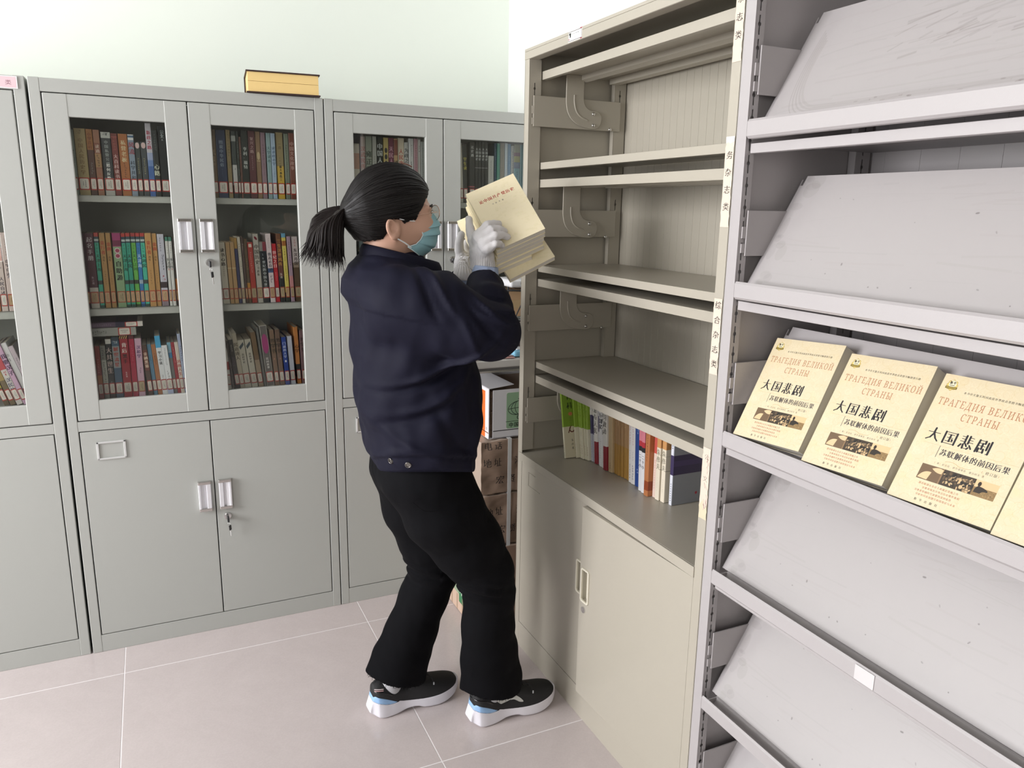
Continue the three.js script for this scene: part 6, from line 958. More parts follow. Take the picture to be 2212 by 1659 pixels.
// ------------------------------------------------------------------ the woman: one implicit surface per garment, meshed with surface nets
function nets(f, b0, b1, h, opt = {}) {
  const nx = Math.ceil((b1[0] - b0[0]) / h) + 1, ny = Math.ceil((b1[1] - b0[1]) / h) + 1, nz = Math.ceil((b1[2] - b0[2]) / h) + 1;
  const F = new Float32Array(nx * ny * nz), id = (i, j, k) => (k * ny + j) * nx + i;
  for (let k = 0; k < nz; k++) for (let j = 0; j < ny; j++) for (let i = 0; i < nx; i++) F[id(i, j, k)] = f(b0[0] + i * h, b0[1] + j * h, b0[2] + k * h);
  const vid = new Int32Array(nx * ny * nz).fill(-1), P = [], I = [];
  const E = [[0, 1], [2, 3], [4, 5], [6, 7], [0, 2], [1, 3], [4, 6], [5, 7], [0, 4], [1, 5], [2, 6], [3, 7]];
  const c = new Float32Array(8);
  for (let k = 0; k < nz - 1; k++) for (let j = 0; j < ny - 1; j++) for (let i = 0; i < nx - 1; i++) {
    let m = 0; for (let q = 0; q < 8; q++) { c[q] = F[id(i + (q & 1), j + ((q >> 1) & 1), k + (q >> 2))]; if (c[q] < 0) m |= 1 << q; }
    if (m === 0 || m === 255) continue;
    let x = 0, y = 0, z = 0, n = 0;
    for (const [a, b] of E) if ((c[a] < 0) !== (c[b] < 0)) { const t = c[a] / (c[a] - c[b]); x += mix(a & 1, b & 1, t); y += mix((a >> 1) & 1, (b >> 1) & 1, t); z += mix(a >> 2, b >> 2, t); n++; }
    vid[id(i, j, k)] = P.length / 3; P.push(b0[0] + (i + x / n) * h, b0[1] + (j + y / n) * h, b0[2] + (k + z / n) * h);
  }
  const quad = (a, b, cc, d, flip) => { if (a < 0 || b < 0 || cc < 0 || d < 0) return; if (flip) I.push(a, cc, b, a, d, cc); else I.push(a, b, cc, a, cc, d); };
  for (let k = 1; k < nz - 1; k++) for (let j = 1; j < ny - 1; j++) for (let i = 1; i < nx - 1; i++) {
    const s = F[id(i, j, k)] < 0;
    if (s !== (F[id(i + 1, j, k)] < 0)) quad(vid[id(i, j - 1, k - 1)], vid[id(i, j, k - 1)], vid[id(i, j, k)], vid[id(i, j - 1, k)], !s);
    if (s !== (F[id(i, j + 1, k)] < 0)) quad(vid[id(i - 1, j, k - 1)], vid[id(i - 1, j, k)], vid[id(i, j, k)], vid[id(i, j, k - 1)], !s);
    if (s !== (F[id(i, j, k + 1)] < 0)) quad(vid[id(i - 1, j - 1, k)], vid[id(i, j - 1, k)], vid[id(i, j, k)], vid[id(i - 1, j, k)], !s);
  }
  const N = new Float32Array(P.length), e = h * 0.35;
  for (let v = 0; v < P.length; v += 3) {
    for (let it = 0; it < (opt.sharp ? 0 : 2); it++) {
      const d = f(P[v], P[v + 1], P[v + 2]); let gx = f(P[v] + e, P[v + 1], P[v + 2]) - d, gy = f(P[v], P[v + 1] + e, P[v + 2]) - d, gz = f(P[v], P[v + 1], P[v + 2] + e) - d; const L = Math.hypot(gx, gy, gz) / e + 1e-6;
      const st = clamp(d / L, -0.4 * h, 0.4 * h); gx /= e * L; gy /= e * L; gz /= e * L; P[v] -= gx * st; P[v + 1] -= gy * st; P[v + 2] -= gz * st;
    }
    const gx = f(P[v] + e, P[v + 1], P[v + 2]) - f(P[v] - e, P[v + 1], P[v + 2]), gy = f(P[v], P[v + 1] + e, P[v + 2]) - f(P[v], P[v + 1] - e, P[v + 2]), gz = f(P[v], P[v + 1], P[v + 2] + e) - f(P[v], P[v + 1], P[v + 2] - e), L = Math.hypot(gx, gy, gz) + 1e-9;
    N[v] = gx / L; N[v + 1] = gy / L; N[v + 2] = gz / L;
  }
  const g = new THREE.BufferGeometry(); g.setAttribute('position', new THREE.Float32BufferAttribute(P, 3)); g.setAttribute('normal', new THREE.BufferAttribute(N, 3)); g.setIndex(I);
  return metric(g.toNonIndexed());
}
const smin = (a, b, k) => { const h = clamp(0.5 + 0.5 * (b - a) / k, 0, 1); return mix(b, a, h) - k * h * (1 - h); };
const smax = (a, b, k) => -smin(-a, -b, k);
function rcone(x, y, z, a, b, ra, rb) { const px = x - a[0], py = y - a[1], pz = z - a[2], bx = b[0] - a[0], by = b[1] - a[1], bz = b[2] - a[2], h = clamp((px * bx + py * by + pz * bz) / (bx * bx + by * by + bz * bz), 0, 1); return Math.hypot(px - bx * h, py - by * h, pz - bz * h) - mix(ra, rb, h); }
function chain(pts, k = 0) { return (x, y, z) => { let d = 1e9; for (let i = 1; i < pts.length; i++) { const q = rcone(x, y, z, pts[i - 1], pts[i], pts[i - 1][3], pts[i][3]); d = k ? smin(d, q, k) : Math.min(d, q); } return d; }; }
const ell = (x, y, z, c, r) => { const a = (x - c[0]) / r[0], b = (y - c[1]) / r[1], d = (z - c[2]) / r[2], k = Math.hypot(a, b, d); return (k - 1) * Math.min(r[0], r[1], r[2]); };
const table = (t, v) => { if (v <= t[0][0]) return t[0].slice(1); for (let i = 1; i < t.length; i++) if (v <= t[i][0]) { let u = (v - t[i - 1][0]) / (t[i][0] - t[i - 1][0]); u = u * u * (3 - 2 * u) * 0.4 + u * 0.6; return t[i].slice(1).map((q, k) => mix(t[i - 1][k + 1], q, u)); } return t[t.length - 1].slice(1); };

const ctab = (t, v) => { if (v <= t[0][0]) return t[0][1]; const n = t.length; if (v >= t[n - 1][0]) return t[n - 1][1]; let i = 1; while (v > t[i][0]) i++; const m = (k) => (k <= 0 || k >= n - 1 ? 0 : (t[k + 1][1] - t[k - 1][1]) / (t[k + 1][0] - t[k - 1][0])), h = t[i][0] - t[i - 1][0], u = (v - t[i - 1][0]) / h, u2 = u * u, u3 = u2 * u; return (2 * u3 - 3 * u2 + 1) * t[i - 1][1] + (u3 - 2 * u2 + u) * h * m(i - 1) + (3 * u2 - 2 * u3) * t[i][1] + (u3 - u2) * h * m(i); };
const woman = thing('person', 'woman in a navy jacket, black trousers, mask and white gloves lifting a pile of books', 'person', [0.98, 0, 0.775]);
const PW = (name, geos, mat, parent = woman, label) => part(name, geos, mat, parent, label);
const ZC = 0.772;

// ---- body: head, neck, torso and limbs as one surface (finer round the head)
const skinMat = new THREE.MeshPhysicalMaterial({ color: lin(0.57, 0.34, 0.245), roughness: 0.5, sheen: 0.2, sheenRoughness: 0.5 });
const headF = (x, y, z) => {
  let d = ell(x, y, z, [0.85, 1.508, ZC], [0.094, 0.098, 0.074]);
  d = smin(d, ell(x, y, z, [0.888, 1.452, ZC], [0.066, 0.076, 0.061]), 0.035);
  d = smin(d, ell(x, y, z, [0.925, 1.402, ZC], [0.026, 0.022, 0.028]), 0.03);                       // chin
  d = smin(d, rcone(x, y, z, [0.955, 1.478, ZC], [0.968, 1.452, ZC], 0.008, 0.012), 0.02);           // nose
  d = smin(d, ell(x, y, z, [0.95, 1.424, ZC], [0.014, 0.011, 0.024]), 0.014);                        // lips
  for (const s of [-1, 1]) {
    d = smin(d, ell(x, y, z, [0.925, 1.452, ZC + s * 0.042], [0.024, 0.026, 0.018]), 0.03);          // cheeks
    d = smax(d, -ell(x, y, z, [0.957, 1.485, ZC + s * 0.031], [0.012, 0.010, 0.016]), 0.014);         // eye sockets
    d = smin(d, rcone(x, y, z, [0.946, 1.502, ZC + s * 0.012], [0.932, 1.503, ZC + s * 0.052], 0.008, 0.006), 0.012); // brows
    d = smin(d, ell(x, y, z, [0.9425, 1.4845, ZC + s * 0.033], [0.0075, 0.006, 0.0125]), 0.004);     // lids
    // ears: a shell with a rim, a hollow and a lobe
    const ez = ZC + s * 0.0775; let e = ell(x, y, z, [0.832 - (y - 1.45) * 0.18, 1.452, ez + s * (0.832 - x) * 0.35], [0.0172, 0.0235, 0.007]);
    e = smax(e, -ell(x, y, z, [0.835 - (y - 1.45) * 0.18, 1.455, ez + s * 0.0085], [0.0115, 0.0165, 0.0105]), 0.0025);
    e = smin(e, ell(x, y, z, [0.838, 1.433, ez], [0.0085, 0.0075, 0.0055]), 0.006);
    e = smin(e, ell(x, y, z, [0.846, 1.449, ez - s * 0.002], [0.005, 0.007, 0.006]), 0.004);
    e = smin(e, ell(x, y, z, [0.846, 1.45, ZC + s * 0.068], [0.010, 0.02, 0.010]), 0.006);
    d = smin(d, e, 0.006);
  }
  return smin(d, rcone(x, y, z, [0.838, 1.44, ZC], [0.83, 1.31, ZC], 0.054, 0.06), 0.025);
};
const trunk = chain([[0.88, 1.2, ZC, 0.105], [0.905, 1.0, ZC, 0.105], [0.93, 0.82, ZC, 0.095]], 0.05);
const limbs = [chain([[0.845, 1.26, 0.92, 0.06], [1.03, 1.207, 0.985, 0.042], [1.108, 1.335, 0.786, 0.026]]), chain([[0.86, 1.26, 0.62, 0.06], [1.05, 1.16, 0.56, 0.042], [1.09, 1.325, 0.695, 0.026]]), chain([[0.925, 0.76, 0.845, 0.085], [1.085, 0.48, 0.86, 0.052], [1.1, 0.11, 0.85, 0.034]]), chain([[0.91, 0.75, 0.69, 0.085], [0.992, 0.43, 0.69, 0.052], [0.865, 0.12, 0.69, 0.034]])];
const bodyF = (x, y, z) => { let d = Math.min(trunk(x, y, z), rcone(x, y, z, [0.83, 1.36, ZC], [0.845, 1.22, ZC], 0.055, 0.1)); d = smin(d, rcone(x, y, z, [0.855, 1.255, 0.9], [0.865, 1.255, 0.64], 0.065, 0.065), 0.04); for (const l of limbs) d = smin(d, l(x, y, z), 0.03); return d; };
const headG = nets((x, y, z) => Math.max(headF(x, y, z), 1.335 - y), [0.73, 1.33, 0.66], [1.0, 1.63, 0.885], 0.0026);
const bodyG = nets((x, y, z) => Math.max(bodyF(x, y, z), y - 1.345), [0.7, 0.05, 0.45], [1.24, 1.37, 1.09], 0.013);
PW('body', [headG, bodyG], skinMat);
// eyes set behind the lids
for (const s of [-1, 1]) {
  const e = PW('eye', new THREE.SphereGeometry(0.0105, 20, 14).translate(0.9385, 1.4835, ZC + s * 0.033), std(lin(0.7, 0.66, 0.62), 0.2));
  PW('iris', new THREE.SphereGeometry(0.0052, 14, 10).scale(0.4, 1, 1).translate(0.9485, 1.4825, ZC + s * 0.033), std(lin(0.02, 0.012, 0.008), 0.2), e);
  PW('eyebrow', tube([[0.955, 1.506, ZC + s * 0.014], [0.951, 1.511, ZC + s * 0.034], [0.938, 1.507, ZC + s * 0.054]], 0.0022, 10, 6), std(lin(0.02, 0.015, 0.012), 0.8));
}

// ---- hair drawn back into a ponytail
const strandTex = dataTex(256, 256, (x, y) => { const v = 110 + 60 * noise2(x * 0.35, y * 0.01) + 50 * noise2(x * 0.11 + 9, y * 0.006) + rr(-12, 12); return [v, v, v]; }, false);
const hairMat = new THREE.MeshPhysicalMaterial({ color: lin(0.008, 0.0068, 0.0066), roughness: 0.46, specularIntensity: 0.45, bumpMap: strandTex, bumpScale: 0.0003 });
const ROOT = [0.752, 1.482, ZC];
const hairEdge = [[0.70, 1.43], [0.775, 1.418], [0.815, 1.424], [0.829, 1.448], [0.834, 1.474], [0.852, 1.474], [0.866, 1.463], [0.872, 1.468], [0.89, 1.473], [0.896, 1.471], [0.905, 1.492], [0.93, 1.527], [0.952, 1.545], [0.97, 1.56]];
const hairF = (x, y, z) => {
  let d = ell(x, y, z, [0.85, 1.513, ZC], [0.1075, 0.1005, 0.0885]);
  d = smin(d, rcone(x, y, z, [0.80, 1.485, ZC], [0.808, 1.43, ZC], 0.066, 0.052), 0.03);
  d = smin(d, rcone(x, y, z, [0.775, 1.486, ZC], [0.752, 1.481, ZC], 0.04, 0.018), 0.05);
  const a = Math.atan2(y - (ROOT[1] + (x - ROOT[0]) * 0.1), z - ZC), r = Math.hypot(x - ROOT[0], y - ROOT[1], z - ZC);
  d -= 0.0012 * noise2(a * 4, r * 2) * smooth(0.02, 0.08, r);
  const az = Math.abs(z - ZC);
  let ye = table(hairEdge, x)[0]; if (x > 0.89) ye = mix(ye, 1.547, smooth(0.06, 0.02, az));   // fringe swept aside over the brow
  ye += 0.002 * noise2(x * 160, 4);
  d = smax(d, ye - y, 0.006);
  // parting on the crown
  return smax(d, -(rcone(x, y, z, [0.868, 1.618, ZC + 0.024], [0.905, 1.612, ZC + 0.02], 0.0045, 0.002)), 0.003);
};
PW('hair', nets(hairF, [0.70, 1.39, 0.66], [0.98, 1.64, 0.885], 0.0034), hairMat);
PW('parting', tube([[0.872, 1.6125, ZC + 0.024], [0.888, 1.6095, ZC + 0.0225], [0.902, 1.604, ZC + 0.021]], 0.002, 8, 6), std(lin(0.22, 0.11, 0.085), 0.6));
{ // fine locks lying over the cap, all drawn back to the tie along meridians that never cross
  const locks = [], C = V(0.85, 1.503, ZC), A = V(1, 0.22, 0).normalize(), E1 = V(-0.22, 1, 0).normalize(), E2 = V(0, 0, 1);
  const onCap = (p, lift) => { const e = 0.002; for (let k = 0; k < 4; k++) { const d = hairF(p.x, p.y, p.z), n = V(hairF(p.x + e, p.y, p.z) - d, hairF(p.x, p.y + e, p.z) - d, hairF(p.x, p.y, p.z + e) - d).divideScalar(e); p.addScaledVector(n, -(d - lift) / (n.lengthSq() + 1e-6)); } return p; };
  for (let q = 0; q < 760; q++) {
    const phi = q / 760 * Math.PI * 2 + rr(-0.01, 0.01), th0 = rr(0.1, 1.5), th1 = th0 + rr(0.7, 1.9), lift = rr(-0.0007, 0.0003), pts = [], wob = rr(-0.03, 0.03);
    for (let k = 0; k <= 22; k++) {
      const th = mix(th0, Math.min(th1, 2.75), k / 22), f = phi + wob * Math.sin(th * 2);
      const p = C.clone().addScaledVector(A, -0.105 * Math.cos(th)).addScaledVector(E1, 0.1 * Math.sin(th) * Math.cos(f)).addScaledVector(E2, 0.088 * Math.sin(th) * Math.sin(f));
      onCap(p, lift); if (p.y < table(hairEdge, p.x)[0] + 0.004 || !isFinite(p.x)) break; pts.push(p);
    }
    if (pts.length < 6) continue;
    const crv = new THREE.CatmullRomCurve3(pts), n = 18, g = new THREE.TubeGeometry(crv, n, rr(0.0009, 0.0018), 5, false), ps = g.attributes.position;
    for (let r = 0; r <= n; r++) { const w = Math.min(1, 0.15 + r / 4, 0.15 + (n - r) / 4), c = crv.getPointAt(r / n); for (let k = 0; k < 6; k++) { const id = r * 6 + k; ps.setXYZ(id, mix(c.x, ps.getX(id), w), mix(c.y, ps.getY(id), w), mix(c.z, ps.getZ(id), w)); } }
    g.computeVertexNormals(); locks.push(g);
  }
  const m = PW('hair_locks', locks, hairMat); m.userData.kind = 'stuff';
}
{
  const strands = [];
  for (let i = 0; i < 300; i++) {
    const a = rr(0, Math.PI * 2), q = Math.sqrt(rnd()), sx = Math.cos(a) * q, sz = Math.sin(a) * q, sy = Math.sin(a * 1.7) * q, t = rr(0.75, 1.08), out = (1 - sx) * 0.5;
    const P0 = V(0.75 + 0.006 * sx, 1.481 + 0.014 * sy, ZC + 0.014 * sz), P1 = V(0.723 + 0.016 * sx, 1.487 + 0.018 * sy - 0.006 * (1 - out), ZC + 0.022 * sz), P2 = V(0.69 + 0.038 * sx, 1.456 + 0.028 * sy * out + 0.014 * out, ZC + 0.036 * sz), P3 = V(0.685 + 0.046 * sx - 0.006 * t, 1.454 - 0.06 * t + 0.01 * out, ZC + 0.042 * sz), P4 = V(0.688 + 0.044 * sx - 0.03 * out * t + rr(-0.01, 0.01), 1.462 - 0.118 * t + 0.026 * out, ZC + 0.044 * sz + rr(-0.008, 0.008));
    const crv = new THREE.CatmullRomCurve3([P0, P1, P2, P3, P4]), n = 14, fr = crv.computeFrenetFrames(n), pos = [], idx = [], R = rr(0.002, 0.004);
    for (let j = 0; j <= n; j++) { const u = j / n, p = crv.getPointAt(u), w = R * (u < 0.15 ? 0.7 + 2 * u : 1) * (1 - smooth(0.6, 1.0, u) * 0.93); for (let k = 0; k < 5; k++) { const b = k / 5 * Math.PI * 2; const v = p.clone().addScaledVector(fr.normals[j], Math.cos(b) * w).addScaledVector(fr.binormals[j], Math.sin(b) * w); pos.push(v.x, v.y, v.z); } }
    for (let j = 0; j < n; j++) for (let k = 0; k < 5; k++) { const a0 = j * 5 + k, b0 = j * 5 + (k + 1) % 5; idx.push(a0, b0, a0 + 5, b0, b0 + 5, a0 + 5); }
    const g = new THREE.BufferGeometry(); g.setAttribute('position', new THREE.Float32BufferAttribute(pos, 3)); g.setIndex(idx); g.computeVertexNormals(); strands.push(metric(g.toNonIndexed()));
  }
  const core = nets((x, y, z) => chain([[0.75, 1.481, ZC, 0.009], [0.722, 1.478, ZC, 0.010], [0.70, 1.445, ZC, 0.018], [0.692, 1.405, ZC, 0.018], [0.69, 1.375, ZC, 0.005]], 0.03)(x, y, z), [0.62, 1.32, 0.71], [0.77, 1.53, 0.84], 0.006);
  const m = PW('ponytail', [core, ...strands], new THREE.MeshPhysicalMaterial({ color: lin(0.011, 0.0075, 0.0068), roughness: 0.45, specularIntensity: 0.5 })); void m;
  PW('hair_tie', new THREE.TorusGeometry(0.0165, 0.006, 10, 28).rotateY(Math.PI / 2).rotateZ(0.1).translate(0.749, 1.481, ZC), std(lin(0.008, 0.008, 0.01), 0.8));
}

// ---- pleated surgical mask and its loops
{
  const C = [[0.961, 1.492], [0.974, 1.475], [0.979, 1.458], [0.976, 1.443], [0.971, 1.42], [0.952, 1.391], [0.925, 1.3745]], S = [[0.898, 1.467], [0.905, 1.457], [0.912, 1.447], [0.915, 1.436], [0.909, 1.424], [0.898, 1.413], [0.876, 1.406]];
  const lerpL = (L, t) => { const u = t * (L.length - 1), i = Math.min(L.length - 2, Math.floor(u)); return [mix(L[i][0], L[i + 1][0], u - i), mix(L[i][1], L[i + 1][1], u - i)]; };
  const zs = (t) => 0.0665 - 0.010 * Math.abs(t - 0.55);
  const P = (a, t, off = 0) => {
    const c = lerpL(C, t), s = lerpL(S, t), th = a * Math.PI / 2, k = Math.cos(th) ** 0.85;
    const fold = [0.30, 0.55, 0.78].reduce((q, f0) => q + 0.0045 * smooth(f0 - 0.16, f0 - 0.012, t) * (1 - smooth(f0 - 0.012, f0 + 0.004, t)), 0) * Math.min(1, k * 1.7);
    return V(mix(s[0], c[0], k) + fold + off, mix(s[1], c[1], k) - fold * 0.4, ZC + zs(t) * Math.sin(th) * (1 + 0.02 * Math.sin(t * 6)) + fold * Math.sin(th) * 0.6);
  };
  const na = 40, nt = 66, pos = [], idx = [];
  for (let j = 0; j <= nt; j++) for (let i = 0; i <= na; i++) { const p = P(i / na * 2 - 1, j / nt); pos.push(p.x, p.y, p.z); }
  for (let j = 0; j < nt; j++) for (let i = 0; i < na; i++) { const a = j * (na + 1) + i; idx.push(a, a + na + 1, a + 1, a + 1, a + na + 1, a + na + 2); }
  const g = new THREE.BufferGeometry(); g.setAttribute('position', new THREE.Float32BufferAttribute(pos, 3)); g.setIndex(idx); g.computeVertexNormals();
  const outer = g.toNonIndexed(), inner = outer.clone(); inner.translate(-0.0012, 0, 0);
  const mask = PW('face_mask', [outer, inner], std(lin(0.26, 0.47, 0.52), 0.75, { side: THREE.DoubleSide }));
  const white = std(lin(0.8, 0.82, 0.82), 0.7), rim = (f) => { const L = []; for (let i = 0; i <= 30; i++) L.push(f(i / 30)); return tube(L, 0.0011, 60, 6); };
  PW('binding', [rim((u) => P(u * 2 - 1, 0)), rim((u) => P(u * 2 - 1, 1)), rim((u) => P(1, u)), rim((u) => P(-1, u))], std(lin(0.62, 0.74, 0.76), 0.7), mask);
  for (const s of [-1, 1]) {
    PW('ear_loop', tube([P(s * 0.94, 0.03, 0.0012), V(0.88, 1.4715, ZC + s * 0.0735), V(0.857, 1.4745, ZC + s * 0.0795), V(0.84, 1.4785, ZC + s * 0.079), V(0.824, 1.472, ZC + s * 0.07)], 0.0017, 24, 8), white, mask);
    PW('ear_loop', tube([P(s * 0.96, 0.97, 0.0006), V(0.866, 1.4165, ZC + s * 0.0705), V(0.847, 1.426, ZC + s * 0.0755), V(0.834, 1.432, ZC + s * 0.07), V(0.826, 1.44, ZC + s * 0.064)], 0.0017, 24, 8), white, mask);
  }
}
// ---- glasses
{
  const rim = std(lin(0.62, 0.42, 0.32), 0.25, { metalness: 1 }), yaw = 0.16;
  const frame = [], lens = [], pads = [];
  for (const s of [-1, 1]) {
    const ring = new THREE.TorusGeometry(0.0205, 0.0009, 8, 44).scale(1.12, 0.93, 1).rotateY(Math.PI / 2 + s * yaw).translate(0.9595, 1.4915, ZC + s * 0.033);
    frame.push(ring); lens.push(metric(new THREE.CylinderGeometry(0.0203, 0.0203, 0.0012, 36).toNonIndexed()).rotateX(Math.PI / 2).scale(1.12, 0.93, 1).rotateY(Math.PI / 2 + s * yaw).translate(0.9595, 1.4915, ZC + s * 0.033));
    pads.push(new THREE.SphereGeometry(0.0034, 10, 8).scale(0.5, 1.4, 0.7).translate(0.957, 1.482, ZC + s * 0.012), tube([[0.961, 1.488, ZC + s * 0.0125], [0.958, 1.485, ZC + s * 0.011], [0.957, 1.482, ZC + s * 0.012]], 0.0005, 6, 5));
    frame.push(tube([[0.956, 1.494, ZC + s * 0.056], [0.951, 1.493, ZC + s * 0.0635], [0.935, 1.4905, ZC + s * 0.069], [0.90, 1.4855, ZC + s * 0.0755], [0.855, 1.482, ZC + s * 0.0785], [0.833, 1.478, ZC + s * 0.0795]], 0.0009, 30, 6));
  }
  frame.push(tube([[0.963, 1.4945, ZC - 0.011], [0.965, 1.4975, ZC], [0.963, 1.4945, ZC + 0.011]], 0.0009, 10, 6));
  const gl = PW('glasses', [frame[0], frame[2], frame[4]], rim);
  PW('temple_arm', frame[1], rim, gl); PW('temple_arm', frame[3], rim, gl); for (const l of lens) PW('lens', l, M.glass, gl); PW('nose_pad', pads.slice(0, 2), rim, gl); PW('nose_pad', pads.slice(2), rim, gl);
}

// ---- jacket
const weave = dataTex(128, 128, (x, y) => { const v = 128 + 34 * Math.sin(x * Math.PI / 4) * Math.sin(y * Math.PI / 4) + rr(-26, 26); return [v, v, v]; }, false, 18);
const navy = new THREE.MeshPhysicalMaterial({ color: lin(0.0075, 0.0075, 0.018), roughness: 0.7, specularIntensity: 0.3, bumpMap: weave, bumpScale: 0.00012, sheen: 0.1, sheenRoughness: 0.5, sheenColor: lin(0.12, 0.12, 0.2) });
const TORSO = [ // y, back x, front x, half width
  [0.755, 0.790, 1.06, 0.19], [0.80, 0.785, 1.064, 0.195], [0.83, 0.775, 1.072, 0.197], [0.857, 0.764, 1.076, 0.197], [0.91, 0.753, 1.084, 0.197], [0.962, 0.742, 1.09, 0.195], [1.013, 0.737, 1.09, 0.192], [1.063, 0.733, 1.086, 0.19],
  [1.113, 0.729, 1.075, 0.188], [1.161, 0.731, 1.058, 0.188], [1.209, 0.735, 1.035, 0.19], [1.245, 0.734, 1.01, 0.19], [1.262, 0.722, 1.0, 0.19], [1.30, 0.722, 0.985, 0.176], [1.335, 0.738, 0.965, 0.14], [1.36, 0.757, 0.95, 0.095], [1.385, 0.78, 0.935, 0.06]];
const sleeveR = chain([[0.835, 1.268, 0.90, 0.098], [0.9, 1.256, 0.94, 0.09], [0.965, 1.222, 0.98, 0.076], [1.036, 1.208, 0.992, 0.07]], 0.04), foreR = chain([[1.036, 1.208, 0.992, 0.07], [1.06, 1.25, 0.925, 0.062], [1.094, 1.297, 0.83, 0.052]], 0.03);
const sleeveL = chain([[0.86, 1.262, 0.64, 0.095], [0.96, 1.215, 0.575, 0.085], [1.05, 1.165, 0.565, 0.07]], 0.05), foreL = chain([[1.05, 1.165, 0.565, 0.07], [1.075, 1.24, 0.63, 0.056], [1.088, 1.293, 0.69, 0.048]], 0.03);
const crease = (x, y, z, ax, ay, ang, w, len, amp) => { const c = Math.cos(ang), s = Math.sin(ang), u = (x - ax) * c + (y - ay) * s, v = -(x - ax) * s + (y - ay) * c - 0.12 * u * u / len; return amp * Math.exp(-(v * v) / (w * w)) * Math.exp(-(u * u) / (len * len)); };
const jacketF = (x, y, z) => {
  const [xb, xf, hw] = table(TORSO, y + (x - 0.92) * 0.1), cx = (xb + xf) / 2, rx = (xf - xb) / 2 * 0.955, a = Math.abs(x - cx) / rx, b = Math.abs(z - ZC) / hw;
  let d = (Math.pow(Math.pow(a, 2.3) + Math.pow(b, 2.3), 1 / 2.3) - 1) * Math.min(rx, hw);
  d = Math.max(d, y - 1.39);
  d = smin(d, sleeveR(x, y, z), 0.035); d = smin(d, sleeveL(x, y, z), 0.035);
  const wall = Math.min(foreR(x, y, z), foreL(x, y, z)); d = smin(d, wall, 0.02);
  // cuffs open at the wrists
  const cR = (x - 1.1) * 0.3 + (y - 1.305) * 0.6 + (z - 0.815) * -0.74, cL = (x - 1.089) * 0.15 + (y - 1.3) * 0.65 + (z - 0.697) * 0.74;
  if (x > 1.0 && y > 1.25) { if (z > 0.74) d = smax(d, cR, 0.004); else d = smax(d, cL, 0.004); }
  // drag lines and soft folds
  let n = 0.005 * noise3(x * 7, y * 5, z * 5) + 0.003 * noise3(x * 15 + 5, y * 9, z * 11);
  if (z > 0.7) {
    n += crease(x, y, z, 0.93, 1.12, 0.55, 0.011, 0.1, -0.014) + crease(x, y, z, 0.9, 1.085, 0.42, 0.012, 0.1, 0.011) + crease(x, y, z, 0.92, 1.035, 0.5, 0.012, 0.09, -0.009) + crease(x, y, z, 0.88, 0.99, 0.35, 0.014, 0.09, 0.008) + crease(x, y, z, 0.95, 0.93, -0.9, 0.014, 0.09, 0.006) + crease(x, y, z, 0.86, 0.9, -0.5, 0.014, 0.1, -0.006);
    n += crease(x, y, z, 0.90, 1.31, -1.25, 0.010, 0.06, -0.008) + crease(x, y, z, 0.865, 1.30, -1.35, 0.009, 0.06, 0.006);   // shoulder
    n += crease(x, y, z, 1.01, 1.265, -0.75, 0.009, 0.05, -0.010) + crease(x, y, z, 0.985, 1.235, -0.9, 0.010, 0.06, 0.008) + crease(x, y, z, 1.03, 1.24, -0.3, 0.008, 0.05, -0.007) + crease(x, y, z, 1.05, 1.262, -0.15, 0.006, 0.04, -0.006) + crease(x, y, z, 1.06, 1.28, -0.2, 0.006, 0.04, 0.005) + crease(x, y, z, 0.955, 1.2, -1.15, 0.01, 0.06, -0.007);
  }
  d += n * 1.25;
  // yoke seam on the back and the seam above the waistband
  d += 0.005 * smooth(1.262, 1.256, y + (x - 0.75) * 0.18) * smooth(0.93, 0.84, x);
  const yb = y + (x - 0.92) * 0.13 - 0.34 * Math.max(0, z - 0.78) - 0.1 * Math.max(0, 0.7 - z); d += 0.006 * smooth(0.826, 0.82, yb) - 0.003 * smooth(0.85, 0.83, yb);
  return smax(d, 0.782 - yb, 0.008);
};
const jacket = PW('jacket', nets(jacketF, [0.68, 0.73, 0.44], [1.16, 1.42, 1.12], 0.0075), navy);
